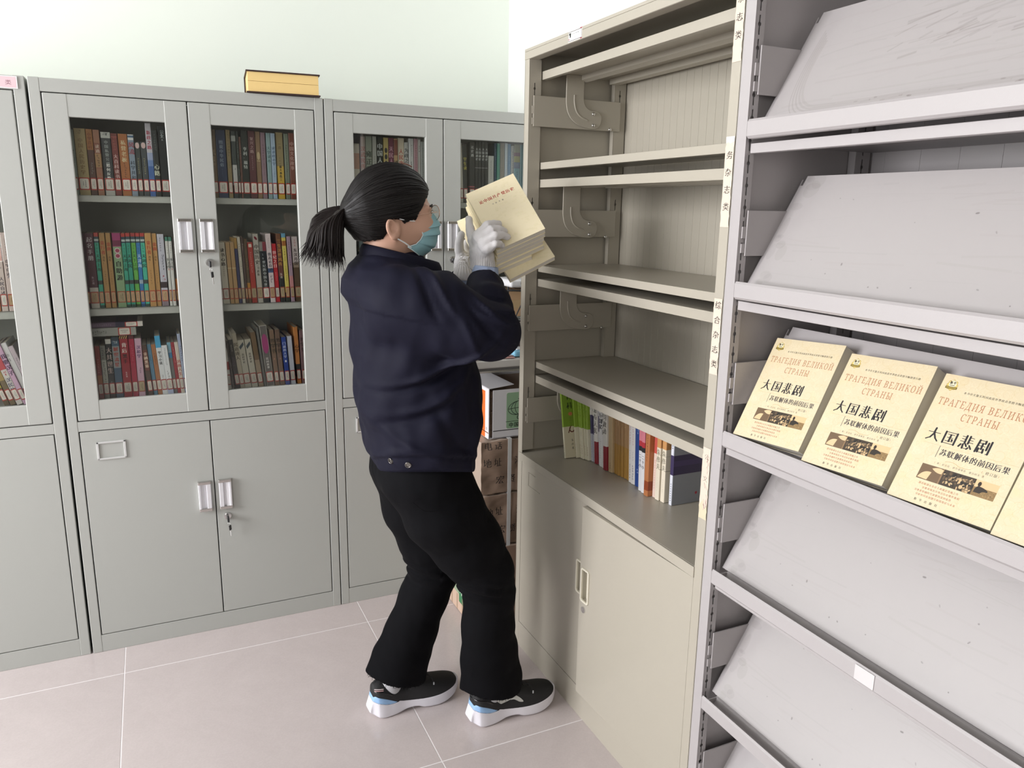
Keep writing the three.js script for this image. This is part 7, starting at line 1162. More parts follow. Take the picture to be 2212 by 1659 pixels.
// turned stand collar
{
  const n = 80, pos = [], idx = [], prof = [[0.004, -0.035], [0.004, 0.0], [0.0, 0.012], [-0.004, 0.014], [-0.006, 0.006], [-0.006, -0.035]];
  for (let i = 0; i <= n; i++) {
    const t = mix(0.22, 2 * Math.PI - 0.22, i / n), c = Math.cos(t), s = Math.sin(t);                 // open at the throat (t = 0 faces forward)
    const rx = c > 0 ? 0.112 : 0.094, px = 0.868 + rx * c, pz = ZC + 0.082 * s, py = 1.398 - (px - 0.776) * 0.235;
    for (const [o, h] of prof) { const k = 1 - h * 1.6; pos.push(0.868 + (rx * k + o) * c, py + h, ZC + (0.082 * k + o) * s); }
  }
  const m = prof.length; for (let i = 0; i < n; i++) for (let k = 0; k < m; k++) { const a = i * m + k, b = i * m + (k + 1) % m; idx.push(a, b, a + m, b, b + m, a + m); }
  const g = new THREE.BufferGeometry(); g.setAttribute('position', new THREE.Float32BufferAttribute(pos, 3)); g.setIndex(idx); g.computeVertexNormals();
  PW('collar', g.toNonIndexed(), navy, jacket);
  const dome = (x, y, z, nx, ny, nz) => { const q = new THREE.Quaternion().setFromUnitVectors(V(0, 1, 0), V(nx, ny, nz).normalize()); return [new THREE.CylinderGeometry(0.0085, 0.009, 0.0022, 24).applyQuaternion(q).translate(x, y, z), new THREE.TorusGeometry(0.0068, 0.0013, 8, 24).rotateX(Math.PI / 2).applyQuaternion(q).translate(x + nx * 0.0018, y + ny * 0.0018, z + nz * 0.0018)]; };
  const onJacket = (x, y) => { let z = 1.05; while (z > 0.8 && jacketF(x, y, z) > 0) z -= 0.001; const e = 0.004, n = V(jacketF(x + e, y, z) - jacketF(x - e, y, z), jacketF(x, y + e, z) - jacketF(x, y - e, z), jacketF(x, y, z + e) - jacketF(x, y, z - e)).normalize(); return [x, y, z, n.x, n.y, n.z]; };
  const snap = std(lin(0.22, 0.21, 0.2), 0.25, { metalness: 1 });
  PW('snap_button', dome(...onJacket(0.803, 0.868)), snap, jacket); PW('snap_button', dome(...onJacket(0.838, 0.864)), snap, jacket);
  PW('cuff_button', dome(1.126, 1.298, 0.862, 0.5, 0.1, 0.86).map((q) => q), std(lin(0.25, 0.25, 0.24), 0.3, { metalness: 1 }), jacket);
}

// ---- flared black trousers with frayed hems
const denim = dataTex(128, 128, (x, y) => { const v = 128 + 30 * Math.sin((x + y) * Math.PI / 4) + rr(-24, 24); return [v, v, v]; }, false, 20);
const black = new THREE.MeshPhysicalMaterial({ color: lin(0.004, 0.004, 0.005), roughness: 0.85, specularIntensity: 0.2, bumpMap: denim, bumpScale: 0.00012, sheen: 0.05, sheenRoughness: 0.6, sheenColor: lin(0.08, 0.08, 0.1) });
const legR = chain([[0.915, 0.78, 0.845, 0.098], [0.962, 0.69, 0.852, 0.110], [1.03, 0.585, 0.856, 0.098], [1.083, 0.49, 0.86, 0.082], [1.098, 0.42, 0.86, 0.073], [1.098, 0.32, 0.857, 0.073], [1.1035, 0.22, 0.853, 0.077], [1.112, 0.12, 0.85, 0.084], [1.114, 0.04, 0.848, 0.087]], 0.02);
const legL = chain([[0.91, 0.78, 0.695, 0.098], [0.945, 0.65, 0.688, 0.105], [0.975, 0.54, 0.69, 0.088], [0.992, 0.44, 0.69, 0.074], [0.955, 0.35, 0.69, 0.071], [0.915, 0.25, 0.69, 0.073], [0.882, 0.165, 0.69, 0.08], [0.858, 0.09, 0.69, 0.088], [0.85, 0.05, 0.69, 0.09]], 0.02);
const trousersF = (x, y, z) => {
  let a = legR(x, y, z), b = legL(x, y, z);
  // the lower legs are flattened across, with a pressed crease
  if (y < 0.4) { const k = smooth(0.4, 0.2, y); a += k * 0.35 * Math.abs(z - 0.853) - k * 0.012; b += k * 0.35 * Math.abs(z - 0.69) - k * 0.012; }
  a = smax(a, 0.103 - (x - 1.11) * 0.2 - y, 0.003); b = smax(b, 0.108 - (x - 0.87) * 0.34 - y, 0.003);
  let d = smin(a, b, 0.028);
  d = smin(d, ell(x, y, z, [0.922, 0.80, ZC], [0.128, 0.10, 0.158]), 0.05);
  const n1 = Math.sin((y - 0.455) * 190 + (x - 1.0) * 60) * Math.exp(-(((y - 0.455) / 0.035) ** 2));        // bunched behind the knees
  const s = x < (z > 0.775 ? 1.10 : 0.985) ? 1 : 0.25;
  d += 0.0042 * n1 * s + 0.0016 * noise3(x * 9, y * 7, z * 9) + 0.0008 * noise3(x * 24, y * 16, z * 24);
  return smax(d, y - 0.86, 0.01);
};
const trousers = PW('trousers', nets(trousersF, [0.72, 0.02, 0.54], [1.26, 0.86, 1.0], 0.0075), black);
{
  const fr = [];
  for (let i = 0; i < 150; i++) { const side = i % 2, a = rr(0, Math.PI * 2), r = 0.086, cx = side ? 1.114 : 0.858, cz = side ? 0.849 : 0.69, x = cx + r * 0.93 * Math.cos(a), z = cz + r * 0.78 * Math.sin(a), y = side ? 0.105 - (x - 1.11) * 0.2 : 0.11 - (x - 0.87) * 0.34, l = rr(0.004, 0.012); fr.push(tube([[x, y + 0.003, z], [x + rr(-0.003, 0.003), y - l * 0.5, z + rr(-0.003, 0.003)], [x + rr(-0.005, 0.005), y - l, z + rr(-0.005, 0.005)]], 0.0006, 3, 4)); }
  const f = PW('frayed_hem', fr, black, trousers); f.userData.kind = 'stuff';
  PW('pocket_stitching', tube([[0.845, 0.765, 0.945], [0.87, 0.745, 0.963], [0.905, 0.742, 0.973]], 0.0012, 16, 5), black, trousers);
}

// ---- trainers: white sole, pale blue heel wedge, black knitted upper
function makeShoe(pos, yaw, near) {
  const o = new THREE.Group(); o.name = 'shoe'; woman.add(o); const og = ORG.get(woman); o.position.set(pos[0] - og.x, pos[1] - og.y, pos[2] - og.z); o.rotation.y = yaw;
  const L = 0.285, halfW = (x) => ctab([[0, 0.018], [0.02, 0.034], [0.06, 0.037], [0.11, 0.036], [0.17, 0.046], [0.22, 0.047], [0.26, 0.036], [0.28, 0.02], [0.29, 0.004]], x);
  const soleTop = (x) => ctab([[0, 0.074], [0.03, 0.066], [0.06, 0.054], [0.1, 0.041], [0.13, 0.036], [0.2, 0.034], [0.25, 0.042], [0.29, 0.056]], x), soleBot = (x) => ctab([[-0.015, 0.022], [0.0, 0.012], [0.02, 0.003], [0.04, 0.0], [0.075, 0.001], [0.11, 0.008], [0.14, 0.009], [0.16, 0.003], [0.2, 0.0], [0.235, 0.004], [0.265, 0.014], [0.29, 0.03]], x);
  const upTop = (x) => ctab([[0.0, 0.1], [0.03, 0.108], [0.06, 0.102], [0.1, 0.094], [0.14, 0.091], [0.18, 0.08], [0.22, 0.072], [0.25, 0.067], [0.275, 0.058], [0.29, 0.045]], x);
  const soleF = (x, y, z) => { const w = halfW(clamp(x, 0, 0.29)) * (1.08 - 0.12 * smooth(0.0, 0.05, y)) + 0.004 * smooth(0.1, 0.0, x), t = soleTop(x), b = soleBot(x), my = (t + b) / 2, hy = (t - b) / 2; let d = smax(Math.abs(z) - w, Math.abs(y - my) - hy, 0.007); return smax(d, Math.max(-0.014 + 0.3 * y - x, x - L), 0.006); };
  const wedge = (x) => ctab([[-0.02, 0.058], [0.02, 0.049], [0.05, 0.04], [0.08, 0.041], [0.1, 0.06]], x);                 // lower limit of the blue wedge
  const upF = (x, y, z) => { const w = halfW(clamp(x, 0.0, 0.29)) * 0.97, b = soleTop(x) - 0.012, t = upTop(x), hy = t - b, q = (y - b) / hy; const nar = x < 0.12 ? 1 - 0.35 * smooth(0.4, 1, q) : 1; let d = (Math.pow(Math.pow(Math.abs(z) / (w * nar), 2.6) + Math.pow(Math.max(0, q), 2.8), 1 / 2.7) - 1) * Math.min(w, hy); return smax(Math.max(d, b - y), Math.max(0.004 - x, x - (L - 0.004)), 0.01); };
  const add = (n, g, m, p = o) => lpart(n, g, m, p);
  add('sole', nets((x, y, z) => smax(soleF(x, y, z), x < 0.1 ? y - wedge(x) : -1, 0.001), [-0.02, -0.01, -0.07], [0.31, 0.09, 0.07], 0.003), std(lin(0.74, 0.72, 0.77), 0.55));
  add('upper', nets(upF, [-0.02, 0.0, -0.07], [0.31, 0.12, 0.07], 0.0036), std(lin(0.011, 0.011, 0.012), 0.7, { bumpMap: weave, bumpScale: 0.0004 }));
  add('heel_wedge', nets((x, y, z) => Math.max(soleF(x, y, z) + 0.0006, wedge(x) - y, x - 0.098), [-0.03, 0.01, -0.07], [0.115, 0.09, 0.07], 0.0035), std(lin(0.3, 0.5, 0.78), 0.45));
  add('heel_counter', tube([[0.06, 0.066, 0.0335], [0.04, 0.078, 0.0325], [0.018, 0.083, 0.028], [0.006, 0.084, 0], [0.018, 0.083, -0.028], [0.04, 0.078, -0.0325], [0.06, 0.066, -0.0335]], 0.0034, 36, 8), std(lin(0.012, 0.012, 0.013), 0.12));
  for (let i = 0; i < 4; i++) { const x = 0.135 + i * 0.017, y = upTop(x) - 0.004; add('lace', tube([[x, y - 0.012, 0.026], [x + 0.004, y + 0.001, 0.012], [x + 0.004, y + 0.004, 0], [x + 0.004, y + 0.001, -0.012], [x, y - 0.012, -0.026]], 0.0022, 18, 6), std(lin(0.012, 0.012, 0.012), 0.8)); }
  add('lace', tube([[0.155, 0.088, 0.0], [0.165, 0.098, 0.018], [0.185, 0.092, 0.03], [0.19, 0.078, 0.038]], 0.0018, 16, 6), std(lin(0.012, 0.012, 0.012), 0.8));
  add('lace_tip', new RoundedBoxGeometry(0.004, 0.009, 0.003, 2, 0.001).translate(0.191, 0.073, 0.0415), std(lin(0.55, 0.57, 0.6), 0.4));
  const surfZ = (x, y) => { let z = 0.02; for (; z < 0.07; z += 0.0005) if (upF(x, y, z) > 0) break; return z; };
  if (near) {                                               // white winged mark on the outer side
    const out = [[0.062, 0.079], [0.085, 0.08], [0.115, 0.0795], [0.142, 0.069], [0.158, 0.052], [0.146, 0.0525], [0.128, 0.0625], [0.104, 0.060], [0.086, 0.059]];
    const sh = new THREE.Shape(); sh.moveTo(...out[0]); sh.splineThru(out.slice(1).map((q) => new THREE.Vector2(...q))); sh.lineTo(...out[0]);
    const g = new THREE.ExtrudeGeometry(sh, { depth: 0.0015, bevelEnabled: false, curveSegments: 24 }), p = g.attributes.position; for (let i = 0; i < p.count; i++) p.setZ(i, surfZ(p.getX(i), p.getY(i)) - 0.0003 + p.getZ(i)); g.computeVertexNormals();
    add('winged_mark', metric(g), std(lin(0.55, 0.55, 0.52), 0.35, { side: THREE.DoubleSide }));
  } else { for (const k of [0, 1]) add('heel_stripe', tube([[0.008, 0.0885 + k * 0.0055, 0.022], [0.02, 0.0885 + k * 0.0055, 0.0285], [0.034, 0.0875 + k * 0.0055, 0.031]], 0.0013, 10, 6), std(k ? lin(0.7, 0.6, 0.6) : lin(0.65, 0.4, 0.4), 0.5)); }
  add('sock', nets((x, y, z) => smax(rcone(x, y, z, [0.065, 0.03, 0], [0.07, 0.17, 0], 0.033, 0.035), y - 0.165, 0.003), [0.0, 0.0, -0.06], [0.13, 0.18, 0.06], 0.005), std(lin(0.5, 0.5, 0.52), 0.85));
  return o;
}
makeShoe([1.043, 0.0008, 0.852], 0.03, true); makeShoe([0.781, 0.0008, 0.693], 0.04, false);

// ---- white cotton gloves: palm, thumb and four bent fingers each
const knit = dataTex(128, 128, (x, y) => { const v = 128 + 46 * Math.sin(x * Math.PI / 3.2) * Math.cos(y * Math.PI / 4) + rr(-20, 20); return [v, v, v]; }, false, 16);
const gloveMat = std(lin(0.74, 0.72, 0.72), 0.85, { bumpMap: knit, bumpScale: 0.00018 });
const shirt = std(lin(0.38, 0.46, 0.64), 0.8, { bumpMap: knit, bumpScale: 0.00015 });
{ // right hand: fingers over the top cover, thumb up along the spines
  const idx = chain([[1.094, 1.435, 0.797, 0.0125], [1.1095, 1.4625, 0.8135, 0.0112], [1.1335, 1.4665, 0.8065, 0.0102], [1.15, 1.465, 0.801, 0.0088]]), mid = chain([[1.094, 1.428, 0.81, 0.0128], [1.1155, 1.451, 0.8285, 0.0115], [1.142, 1.453, 0.8225, 0.0104], [1.159, 1.447, 0.819, 0.009]]), ring = chain([[1.098, 1.416, 0.824, 0.0125], [1.121, 1.436, 0.8435, 0.0112], [1.147, 1.437, 0.835, 0.0102], [1.161, 1.432, 0.833, 0.0088]]), pink = chain([[1.106, 1.403, 0.832, 0.0118], [1.12, 1.4145, 0.8475, 0.0102], [1.136, 1.4145, 0.839, 0.0094], [1.146, 1.41, 0.833, 0.0082]]);
  const thumb = chain([[1.094, 1.394, 0.785, 0.0165], [1.0885, 1.42, 0.7675, 0.0142], [1.0905, 1.449, 0.742, 0.0122], [1.096, 1.476, 0.719, 0.0098]]);
  const sh = HN.clone().multiplyScalar(0.0042).addScaledVector(HU, -0.0085);
  const F = (x, y, z) => {
    x -= sh.x; y -= sh.y; z -= sh.z;
    let d = Math.min(idx(x, y, z), mid(x, y, z)); d = smin(d, Math.min(ring(x, y, z), pink(x, y, z)), 0.003); 
    let p = rcone(x, y, z, [1.105, 1.385, 0.784], [1.093, 1.428, 0.803], 0.0235, 0.0185); p = smin(p, rcone(x, y, z, [1.109, 1.385, 0.796], [1.1, 1.407, 0.824], 0.0235, 0.0155), 0.018); p = smin(p, rcone(x, y, z, [1.094, 1.432, 0.797], [1.106, 1.405, 0.832], 0.0135, 0.0128), 0.012);
    d = smin(d, p, 0.012); d = smin(d, thumb(x, y, z), 0.014);
    // ribbed cuff
    const w = rcone(x, y, z, [1.108, 1.39, 0.784], [1.111, 1.345, 0.785], 0.0305, 0.0345), a = Math.atan2(z - 0.785, x - 1.11), rib = 0.0011 * Math.sin(a * 34) * smooth(1.392, 1.38, y);
    d = smin(d, smax(w + rib, 1.343 - y, 0.004), 0.010);
    return d + 0.0009 * noise3(x * 50, y * 50, z * 50);
  };
  PW('glove', nets(F, [1.05, 1.32, 0.69], [1.19, 1.5, 0.88], 0.0028), gloveMat);
  PW('shirt_cuff', nets((x, y, z) => smax(rcone(x, y, z, [1.11, 1.375, 0.783], [1.098, 1.30, 0.815], 0.033, 0.0385) + 0.0012 * noise3(x * 60, y * 25, z * 60), Math.max(y - 1.352 + (x - 1.11) * 0.12, 1.29 - y), 0.004), [1.04, 1.27, 0.73], [1.17, 1.38, 0.88], 0.004), shirt);
}
{ // left hand: supporting the pile from below
  const fs = [[[1.128, 1.402, 0.606], [1.16, 1.424, 0.6], [1.19, 1.437, 0.608]], [[1.142, 1.392, 0.614], [1.175, 1.41, 0.612], [1.207, 1.42, 0.624]], [[1.152, 1.378, 0.628], [1.184, 1.39, 0.632], [1.212, 1.398, 0.648]], [[1.155, 1.362, 0.642], [1.182, 1.366, 0.652], [1.204, 1.368, 0.67]]].map((q, i) => chain(q.map(([a, b, c], k) => [a, b, c, [0.0118, 0.0108, 0.009][k] - (i === 3 ? 0.0015 : 0)])));
  const thumb = chain([[1.096, 1.36, 0.665, 0.016], [1.082, 1.388, 0.674, 0.0138], [1.077, 1.412, 0.687, 0.012], [1.079, 1.433, 0.698, 0.0098]]);
  const sh = HN.clone().multiplyScalar(0.0035).addScaledVector(HU, -0.005);
  const F = (x, y, z) => {
    x -= sh.x; y -= sh.y; z -= sh.z;
    let d = 1e9; for (const f of fs) d = Math.min(d, f(x, y, z));
    let p = rcone(x, y, z, [1.098, 1.347, 0.672], [1.124, 1.39, 0.606], 0.0235, 0.0165); p = smin(p, rcone(x, y, z, [1.104, 1.342, 0.676], [1.147, 1.362, 0.63], 0.022, 0.0155), 0.02);
    d = smin(d, p, 0.012); d = smin(d, thumb(x, y, z), 0.012);
    const w = rcone(x, y, z, [1.099, 1.352, 0.674], [1.088, 1.312, 0.7], 0.029, 0.033), a = Math.atan2(z - 0.68, x - 1.093); return smin(d, smax(w + 0.0011 * Math.sin(a * 34), 1.308 - y, 0.004), 0.01);
  };
  PW('glove', nets(F, [1.03, 1.28, 0.56], [1.24, 1.47, 0.76], 0.003), gloveMat);
  PW('shirt_cuff', nets((x, y, z) => smax(rcone(x, y, z, [1.093, 1.335, 0.684], [1.083, 1.28, 0.69], 0.033, 0.037), Math.max(y - 1.322, 1.27 - y), 0.004), [1.03, 1.25, 0.62], [1.15, 1.35, 0.76], 0.004), shirt);
}
// ------------------------------------------------------------------ the corner between the cabinets and the rack: counter, parcels, cartons, odds and ends
const kraftTone = (c) => std(c, 0.8);
function crumpled(x0, x1, y0, y1, z0, z1, amp, s, r = 0.008) {  // box with soft, dented faces; returns { front, rest }
  const face = (o, u, v, nu, nv) => {
    const pos = [], uv = [], idx = [];
    for (let j = 0; j <= nv; j++) for (let i = 0; i <= nu; i++) {
      const a = i / nu, b = j / nv; let p = V(o[0] + u[0] * a + v[0] * b, o[1] + u[1] * a + v[1] * b, o[2] + u[2] * a + v[2] * b);
      const q = V(clamp(p.x, x0 + r, x1 - r), clamp(p.y, y0 + r, y1 - r), clamp(p.z, z0 + r, z1 - r)), n = p.clone().sub(q).normalize();
      const d = amp * (noise3(p.x * 9 + s, p.y * 9, p.z * 9) + 0.6 * Math.abs(noise3(p.x * 22, p.y * 17 + s, p.z * 22)) - 0.6);
      p = q.addScaledVector(n, r + Math.min(0, d)); pos.push(p.x, p.y, p.z); uv.push(a, b);
    }
    for (let j = 0; j < nv; j++) for (let i = 0; i < nu; i++) { const a = j * (nu + 1) + i; idx.push(a, a + 1, a + nu + 2, a, a + nu + 2, a + nu + 1); }
    const g = new THREE.BufferGeometry(); g.setAttribute('position', new THREE.Float32BufferAttribute(pos, 3)); g.setAttribute('uv', new THREE.Float32BufferAttribute(uv, 2)); g.setIndex(idx); g.computeVertexNormals(); return g.toNonIndexed();
  };
  const w = x1 - x0, h = y1 - y0, d = z1 - z0, n = 26;
  return { front: face([x0, y0, z1], [w, 0, 0], [0, h, 0], n, n), rest: [face([x0, y0, z0], [0, 0, d], [0, h, 0], n, n), face([x1, y0, z1], [0, 0, -d], [0, h, 0], 4, 4), face([x0, y1, z1], [w, 0, 0], [0, 0, -d], n, n), face([x0, y0, z0], [w, 0, 0], [0, 0, d], 4, 4), face([x1, y0, z0], [-w, 0, 0], [0, h, 0], 4, 4)] };
}
function kraftFront(lines) {
  return canvasTex(900, 460, (g, w, h) => {
    g.fillStyle = '#8f7866'; g.fillRect(0, 0, w, h); for (let i = 0; i < 500; i++) { g.fillStyle = `rgba(${rnd() < 0.5 ? '70,55,44' : '190,168,146'},${rr(0.02, 0.07)})`; g.fillRect(rr(0, w), rr(0, h), rr(6, 60), rr(1, 5)); }
    g.strokeStyle = '#2b2522'; for (const [t, x, y, s] of lines) textRow(g, t, x, y, s, 0.12, { thick: 0.085, thin: 0.05 });
  });
}
const kraft = kraftTone(lin(0.42, 0.33, 0.26)), strapMat = std(lin(0.62, 0.62, 0.6), 0.4);
function parcel(label, y0, y1, x0, lines, s) {
  const t = thing('kraft_parcel', label, 'parcel', [1.49, y0, 0.21]);
  const c = crumpled(x0, 1.69, y0, y1, 0.06, 0.36, 0.007, s);
  part('wrapping', c.rest, kraft, t); part('addressed_side', c.front, std(0xffffff, 0.8, { map: kraftFront(lines) }), t);
  part('strap', [box(1.383, 1.397, y0 + 0.0002, y1 + 0.0008, 0.3605, 0.3615, 0), box(1.383, 1.397, y1, y1 + 0.001, 0.06, 0.361, 0)], strapMat, t);
  return t;
}
parcel('upper kraft paper parcel with handwritten address and a white strap', 0.5075, 0.7105, 1.278, [['电话:0316-5176', 30, 12, 74], ['地址:河北廊坊', 20, 150, 80], ['宏贤集团', 130, 300, 84]], 1.3);
parcel('lower kraft paper parcel under the other, above the carton', 0.3025, 0.506, 1.288, [['地址:河北廊坊', 20, 110, 80], ['宏贤集团', 130, 270, 84]], 6.1);
{ // printed carton on the floor
  const t = thing('carton', 'brown printed carton on the floor under the parcels', 'box', [1.47, 0, 0.23]);
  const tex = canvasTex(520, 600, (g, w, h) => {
    g.fillStyle = '#c9ae99'; g.fillRect(0, 0, w, h); g.strokeStyle = '#7d6a5a'; g.lineWidth = 3; for (const y of [40, 90, 250, 290]) { g.beginPath(); g.moveTo(150, y); g.lineTo(w, y + 10); g.stroke(); }  // pale cream ground has the light on this face painted in; lines are print
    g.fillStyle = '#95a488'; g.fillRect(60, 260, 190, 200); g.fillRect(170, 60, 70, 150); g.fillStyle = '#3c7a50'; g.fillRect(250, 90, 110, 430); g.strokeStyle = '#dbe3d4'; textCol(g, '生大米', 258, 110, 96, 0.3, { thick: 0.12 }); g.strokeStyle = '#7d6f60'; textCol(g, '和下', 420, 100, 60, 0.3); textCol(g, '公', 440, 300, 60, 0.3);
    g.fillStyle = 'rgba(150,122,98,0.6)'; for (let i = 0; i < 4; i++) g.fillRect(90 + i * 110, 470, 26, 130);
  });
  part('carton_body', [box(1.25, 1.69, 0.0006, 0.301, 0.1, 0.36, 0.002)], kraftTone(lin(0.4, 0.3, 0.23)), t);
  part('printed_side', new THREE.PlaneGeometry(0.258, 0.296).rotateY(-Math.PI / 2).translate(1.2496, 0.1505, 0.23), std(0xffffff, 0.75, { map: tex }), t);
  const tx2 = canvasTex(440, 300, (g, w, h) => { g.fillStyle = '#8c7361'; g.fillRect(0, 0, w, h); g.strokeStyle = '#3f352e'; textCol(g, '河北', 168, 120, 44, 0.5); textCol(g, '江海', 195, 10, 30, 0.4); });
  part('front_side', new THREE.PlaneGeometry(0.436, 0.297).translate(1.47, 0.1507, 0.3604), std(0xffffff, 0.8, { map: tx2 }), t);
}
{ // opened white and orange box of papers on the parcels
  const t = thing('paper_box', 'opened white and orange printed box of papers on top of the parcels', 'box', [1.47, 0.7115, 0.2]);
  const x0 = 1.314, x1 = 1.66, y0 = 0.7118, y1 = 0.893, z0 = 0.07, z1 = 0.345, white = std(lin(0.68, 0.67, 0.68), 0.5);
  part('box_body', [box(x0, x1, y0, y0 + 0.003, z0, z1, 0), box(x0, x0 + 0.003, y0, y1, z0, z1, 0.0006), box(x1 - 0.003, x1, y0, y1, z0, z1, 0.0006), box(x0, x1, y0, y1, z0, z0 + 0.003, 0.0006), box(x0 + 0.016, x1, y0, y1 - 0.006, z1 - 0.003, z1, 0.0006)], white, t);
  const og = canvasTex(520, 360, (g, w, h) => { g.fillStyle = '#e8e6ea'; g.fillRect(0, 0, w, h); g.fillStyle = '#e8722a'; g.fillRect(0, 22, w - 56, h); g.fillStyle = '#6a3a1c'; g.fillRect(0, h - 46, w, 7); g.fillStyle = '#5d2c14'; g.strokeStyle = '#4a2410'; ['通知读书学习', '科学文化生活', '和平民主', '自由时间'].forEach((s, i) => textRow(g, s, w - 250, 70 + i * 34, 24, 0.05, { thick: 0.12 })); textRow(g, '河北社', w - 200, 240, 24, 0.05, { thick: 0.12 }); textRow(g, '2021年7月12日', w - 250, 278, 24, -0.05, { thick: 0.12 }); });
  part('printed_side', new THREE.PlaneGeometry(z1 - z0 - 0.002, y1 - y0 - 0.002).rotateY(-Math.PI / 2).translate(x0 - 0.0004, (y0 + y1) / 2, (z0 + z1) / 2), std(0xffffff, 0.5, { map: og }), t);
  const sideFlap = new THREE.BoxGeometry(0.095, 0.0015, z1 - z0).toNonIndexed().translate(0.0475, 0, 0).rotateZ(0.1).translate(x0 + 0.001, y1 + 0.0008, (z0 + z1) / 2); part('flap', sideFlap, white, t);
  part('paper_stack', Array.from({ length: 7 }, (_, i) => box(x0 + 0.012 + rr(0, 0.003), x1 - 0.01, y0 + 0.004 + i * 0.0235, y0 + 0.0265 + i * 0.0235, z0 + 0.006, z1 - 0.012 - rr(0, 0.006), 0.0006)), std(lin(0.42, 0.3, 0.22), 0.8), t).userData.kind = 'stuff';
  const em = canvasTex(420, 480, (g, w, h) => {
    g.fillStyle = '#d9dad6'; g.fillRect(0, 0, w, h); g.fillStyle = '#8fae8c'; g.beginPath(); g.roundRect(8, 8, w - 16, h - 16, 26); g.fill(); g.strokeStyle = '#1c2620'; g.lineWidth = 7;
    g.beginPath(); g.ellipse(180, 210, 150, 88, -0.15, 0, 7); g.stroke(); for (const k of [0.35, 0.7]) { g.beginPath(); g.ellipse(180, 210, 150 * k, 88, -0.15, 0, 7); g.stroke(); } g.beginPath(); g.moveTo(34, 220); g.lineTo(326, 196); g.stroke();
    g.fillStyle = '#1c2620'; g.beginPath(); g.moveTo(180, 260); g.quadraticCurveTo(210, 190, 250, 170); g.lineTo(300, 185); g.lineTo(280, 215); g.quadraticCurveTo(262, 240, 268, 290); g.lineTo(190, 290); g.fill(); g.lineWidth = 13; g.beginPath(); g.moveTo(236, 172); g.quadraticCurveTo(176, 120, 214, 50); g.moveTo(206, 120); g.lineTo(170, 92); g.moveTo(262, 166); g.quadraticCurveTo(250, 110, 300, 66); g.stroke();
    g.font = 'bold 70px sans-serif'; g.fillStyle = '#161c18'; g.textAlign = 'left'; g.fillText('CNWCA', 150, 360); g.fillRect(0, 378, w, 6); g.strokeStyle = '#161c18'; textRow(g, '中国野生', 40, 392, 70, 0.06, { thick: 0.13, thin: 0.08 });
  });
  part('emblem_sticker', new THREE.PlaneGeometry(0.118, 0.135).translate(1.439, 0.809, z1 + 0.0004), std(0xffffff, 0.45, { map: em }), t);
  part('printed_line', box(x0 + 0.017, x1 - 0.001, y0 + 0.026, y0 + 0.029, z1, z1 + 0.0004, 0), std(lin(0.05, 0.045, 0.045), 0.6), t);
}
{ // white counter
  const t = thing('counter', 'white-edged counter in the corner behind the rack, loaded with office clutter', 'table', [1.45, 0, 0.2]);
  const lam = std(lin(0.62, 0.6, 0.56), 0.35);
  part('counter_top', box(1.2, 1.7, 0.972, 1.0, 0.02, 0.372, 0.006), lam, t); part('rail', box(1.22, 1.7, 0.955, 0.963, 0.355, 0.365, 0.002), M.steel, t); part('rail', box(1.22, 1.7, 0.963, 0.972, 0.05, 0.36, 0.001), std(lin(0.2, 0.19, 0.18), 0.6), t);
  part('leg', box(1.21, 1.235, 0.0006, 0.972, 0.028, 0.053, 0.002), lam, t); part('leg', box(1.693, 1.703, 0.0006, 0.972, 0.03, 0.37, 0.001), lam, t);
}
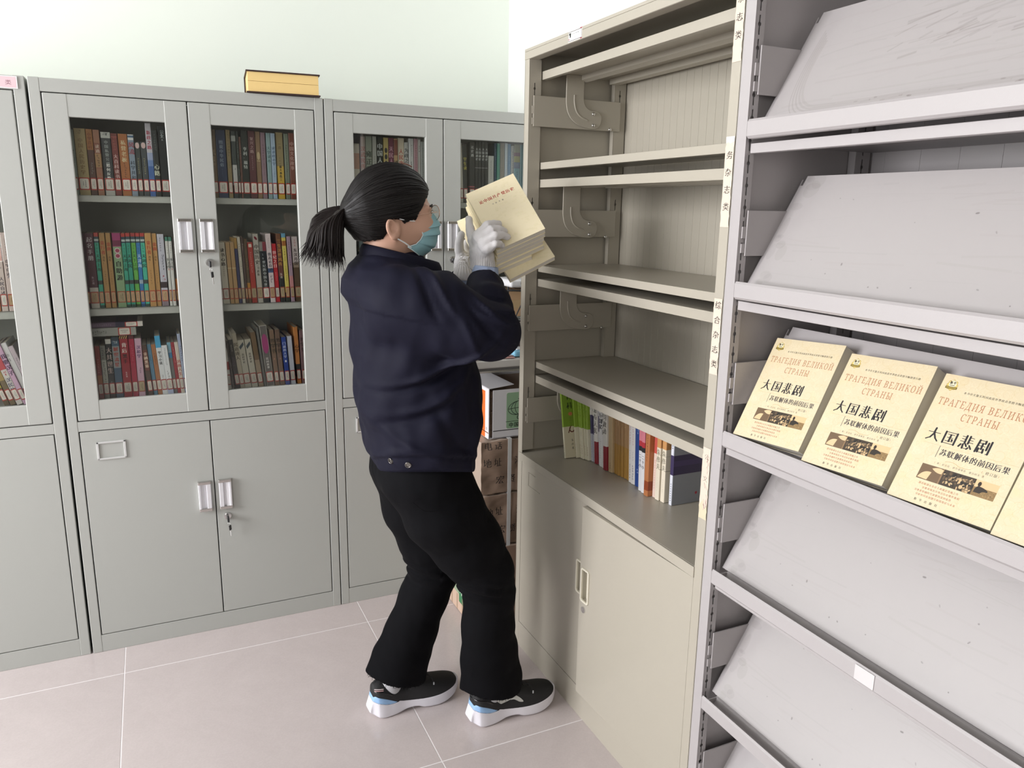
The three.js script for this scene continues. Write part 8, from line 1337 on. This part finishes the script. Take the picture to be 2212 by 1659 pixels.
{
  const y = 1.0006;
  let t = thing('papers', 'loose printed papers lying on the counter edge', 'paper', [1.3, y, 0.285]);
  [['#d9cfc9', 0.05], ['#c99a92', -0.12], ['#e3ded6', 0.2], ['#b9a9a4', -0.04]].forEach(([c, a], i) => lpart('sheet', new THREE.BoxGeometry(0.2, 0.0018, 0.14).rotateY(a).translate(0.01 * i, 0.001 + 0.002 * i, 0.01 - 0.006 * i), std(c, 0.6), t));
  t = thing('tissue_pack', 'small blue and white plastic tissue pack on the counter', 'tissues', [1.448, y, 0.325]);
  { const c = crumpled(-0.045, 0.045, 0, 0.024, -0.03, 0.03, 0.006, 2.2, 0.01); lpart('wrapper', flat([c.front, ...c.rest]), std(lin(0.22, 0.5, 0.68), 0.2), t); const d = crumpled(-0.03, 0.02, 0.0235, 0.029, -0.02, 0.022, 0.003, 4.2, 0.002); lpart('opening_flap', flat([d.front, ...d.rest]), std(lin(0.75, 0.8, 0.84), 0.3), t); }
  t = thing('keyboard', 'black computer keyboard on the counter', 'keyboard', [1.49, y, 0.215]);
  lpart('keyboard_body', box(-0.15, 0.17, 0, 0.016, -0.06, 0.07, 0.004), M.black, t);
  for (let r = 0; r < 5; r++) for (let c = 0; c < 14; c++) lpart('key', box(-0.142 + c * 0.022, -0.123 + c * 0.022, 0.0162, 0.022, -0.05 + r * 0.022, -0.031 + r * 0.022, 0.002), M.black, t);
  t = thing('pink_box', 'pink and white box behind the keyboard', 'box', [1.54, y, 0.11]);
  lpart('box_body', box(-0.08, 0.09, 0, 0.085, -0.03, 0.03, 0.002), std(lin(0.72, 0.5, 0.5), 0.5), t); lpart('band', box(-0.081, 0.091, 0.02, 0.03, -0.031, 0.031, 0.001), std(lin(0.75, 0.72, 0.7), 0.5), t); lpart('band', box(-0.081, 0.091, 0.05, 0.056, -0.031, 0.031, 0.001), std(lin(0.4, 0.14, 0.14), 0.5), t);
  t = thing('wire_rack', 'black wire tray rack standing on the counter', 'rack', [1.53, y, 0.17]);
  for (const h of [0.122, 0.228]) { const w = [tube([[-0.13, h, -0.11], [0.14, h, -0.11], [0.14, h, 0.13], [-0.13, h, 0.13]], 0.0028, 60, 6, true)]; for (let i = 0; i < 9; i++) w.push(tube([[-0.12 + i * 0.031, h - 0.002, -0.11], [-0.12 + i * 0.031, h - 0.002, 0.13]], 0.0013, 2, 5)); lpart('tray', w, M.black, t); }
  for (const [x, z] of [[-0.125, -0.105], [0.135, -0.105], [-0.125, 0.125], [0.135, 0.125]]) lpart('post', tube([[x, 0.0005, z], [x, 0.24, z]], 0.0032, 2, 8), M.black, t);
  t = thing('carton', 'tan cardboard box standing in the wire tray rack', 'box', [1.53, y + 0.1246, 0.165]);
  lpart('carton_body', box(-0.1, 0.11, 0, 0.094, -0.06, 0.06, 0.002), std(lin(0.5, 0.32, 0.18), 0.75), t); lpart('packing_tape', box(-0.1005, 0.1105, 0.03, 0.06, -0.0605, 0.0605, 0.001), std(lin(0.5, 0.36, 0.2), 0.25), t);
  t = thing('router', 'white plastic device on top of the wire tray rack', 'device', [1.53, y + 0.2316, 0.19]);
  lpart('case', new RoundedBoxGeometry(0.2, 0.028, 0.14, 4, 0.01).translate(0, 0.0145, 0), std(lin(0.75, 0.75, 0.76), 0.3), t); lpart('vent', box(-0.06, 0.06, 0.012, 0.02, 0.0695, 0.0706, 0), M.black, t);
  t = thing('cable', 'black cables hanging down from the wire tray rack', 'cable', [1.45, y, 0.313]);
  lpart('wire', tube([[0.02, 0.245, -0.02], [0.0, 0.2, 0.012], [-0.03, 0.14, 0.016], [-0.05, 0.08, 0.014], [-0.045, 0.026, 0.0]], 0.0022, 30, 6), M.black, t); lpart('wire', tube([[0.035, 0.25, -0.02], [0.02, 0.19, 0.013], [-0.005, 0.13, 0.018], [-0.03, 0.07, 0.016], [-0.02, 0.026, 0.0]], 0.0022, 30, 6), M.black, t);
}
scene.traverse((o) => { if (o.isMesh || o.isLight) { o.castShadow = !o.isRectAreaLight; o.receiveShadow = true; } });
renderer.render(scene, camera);
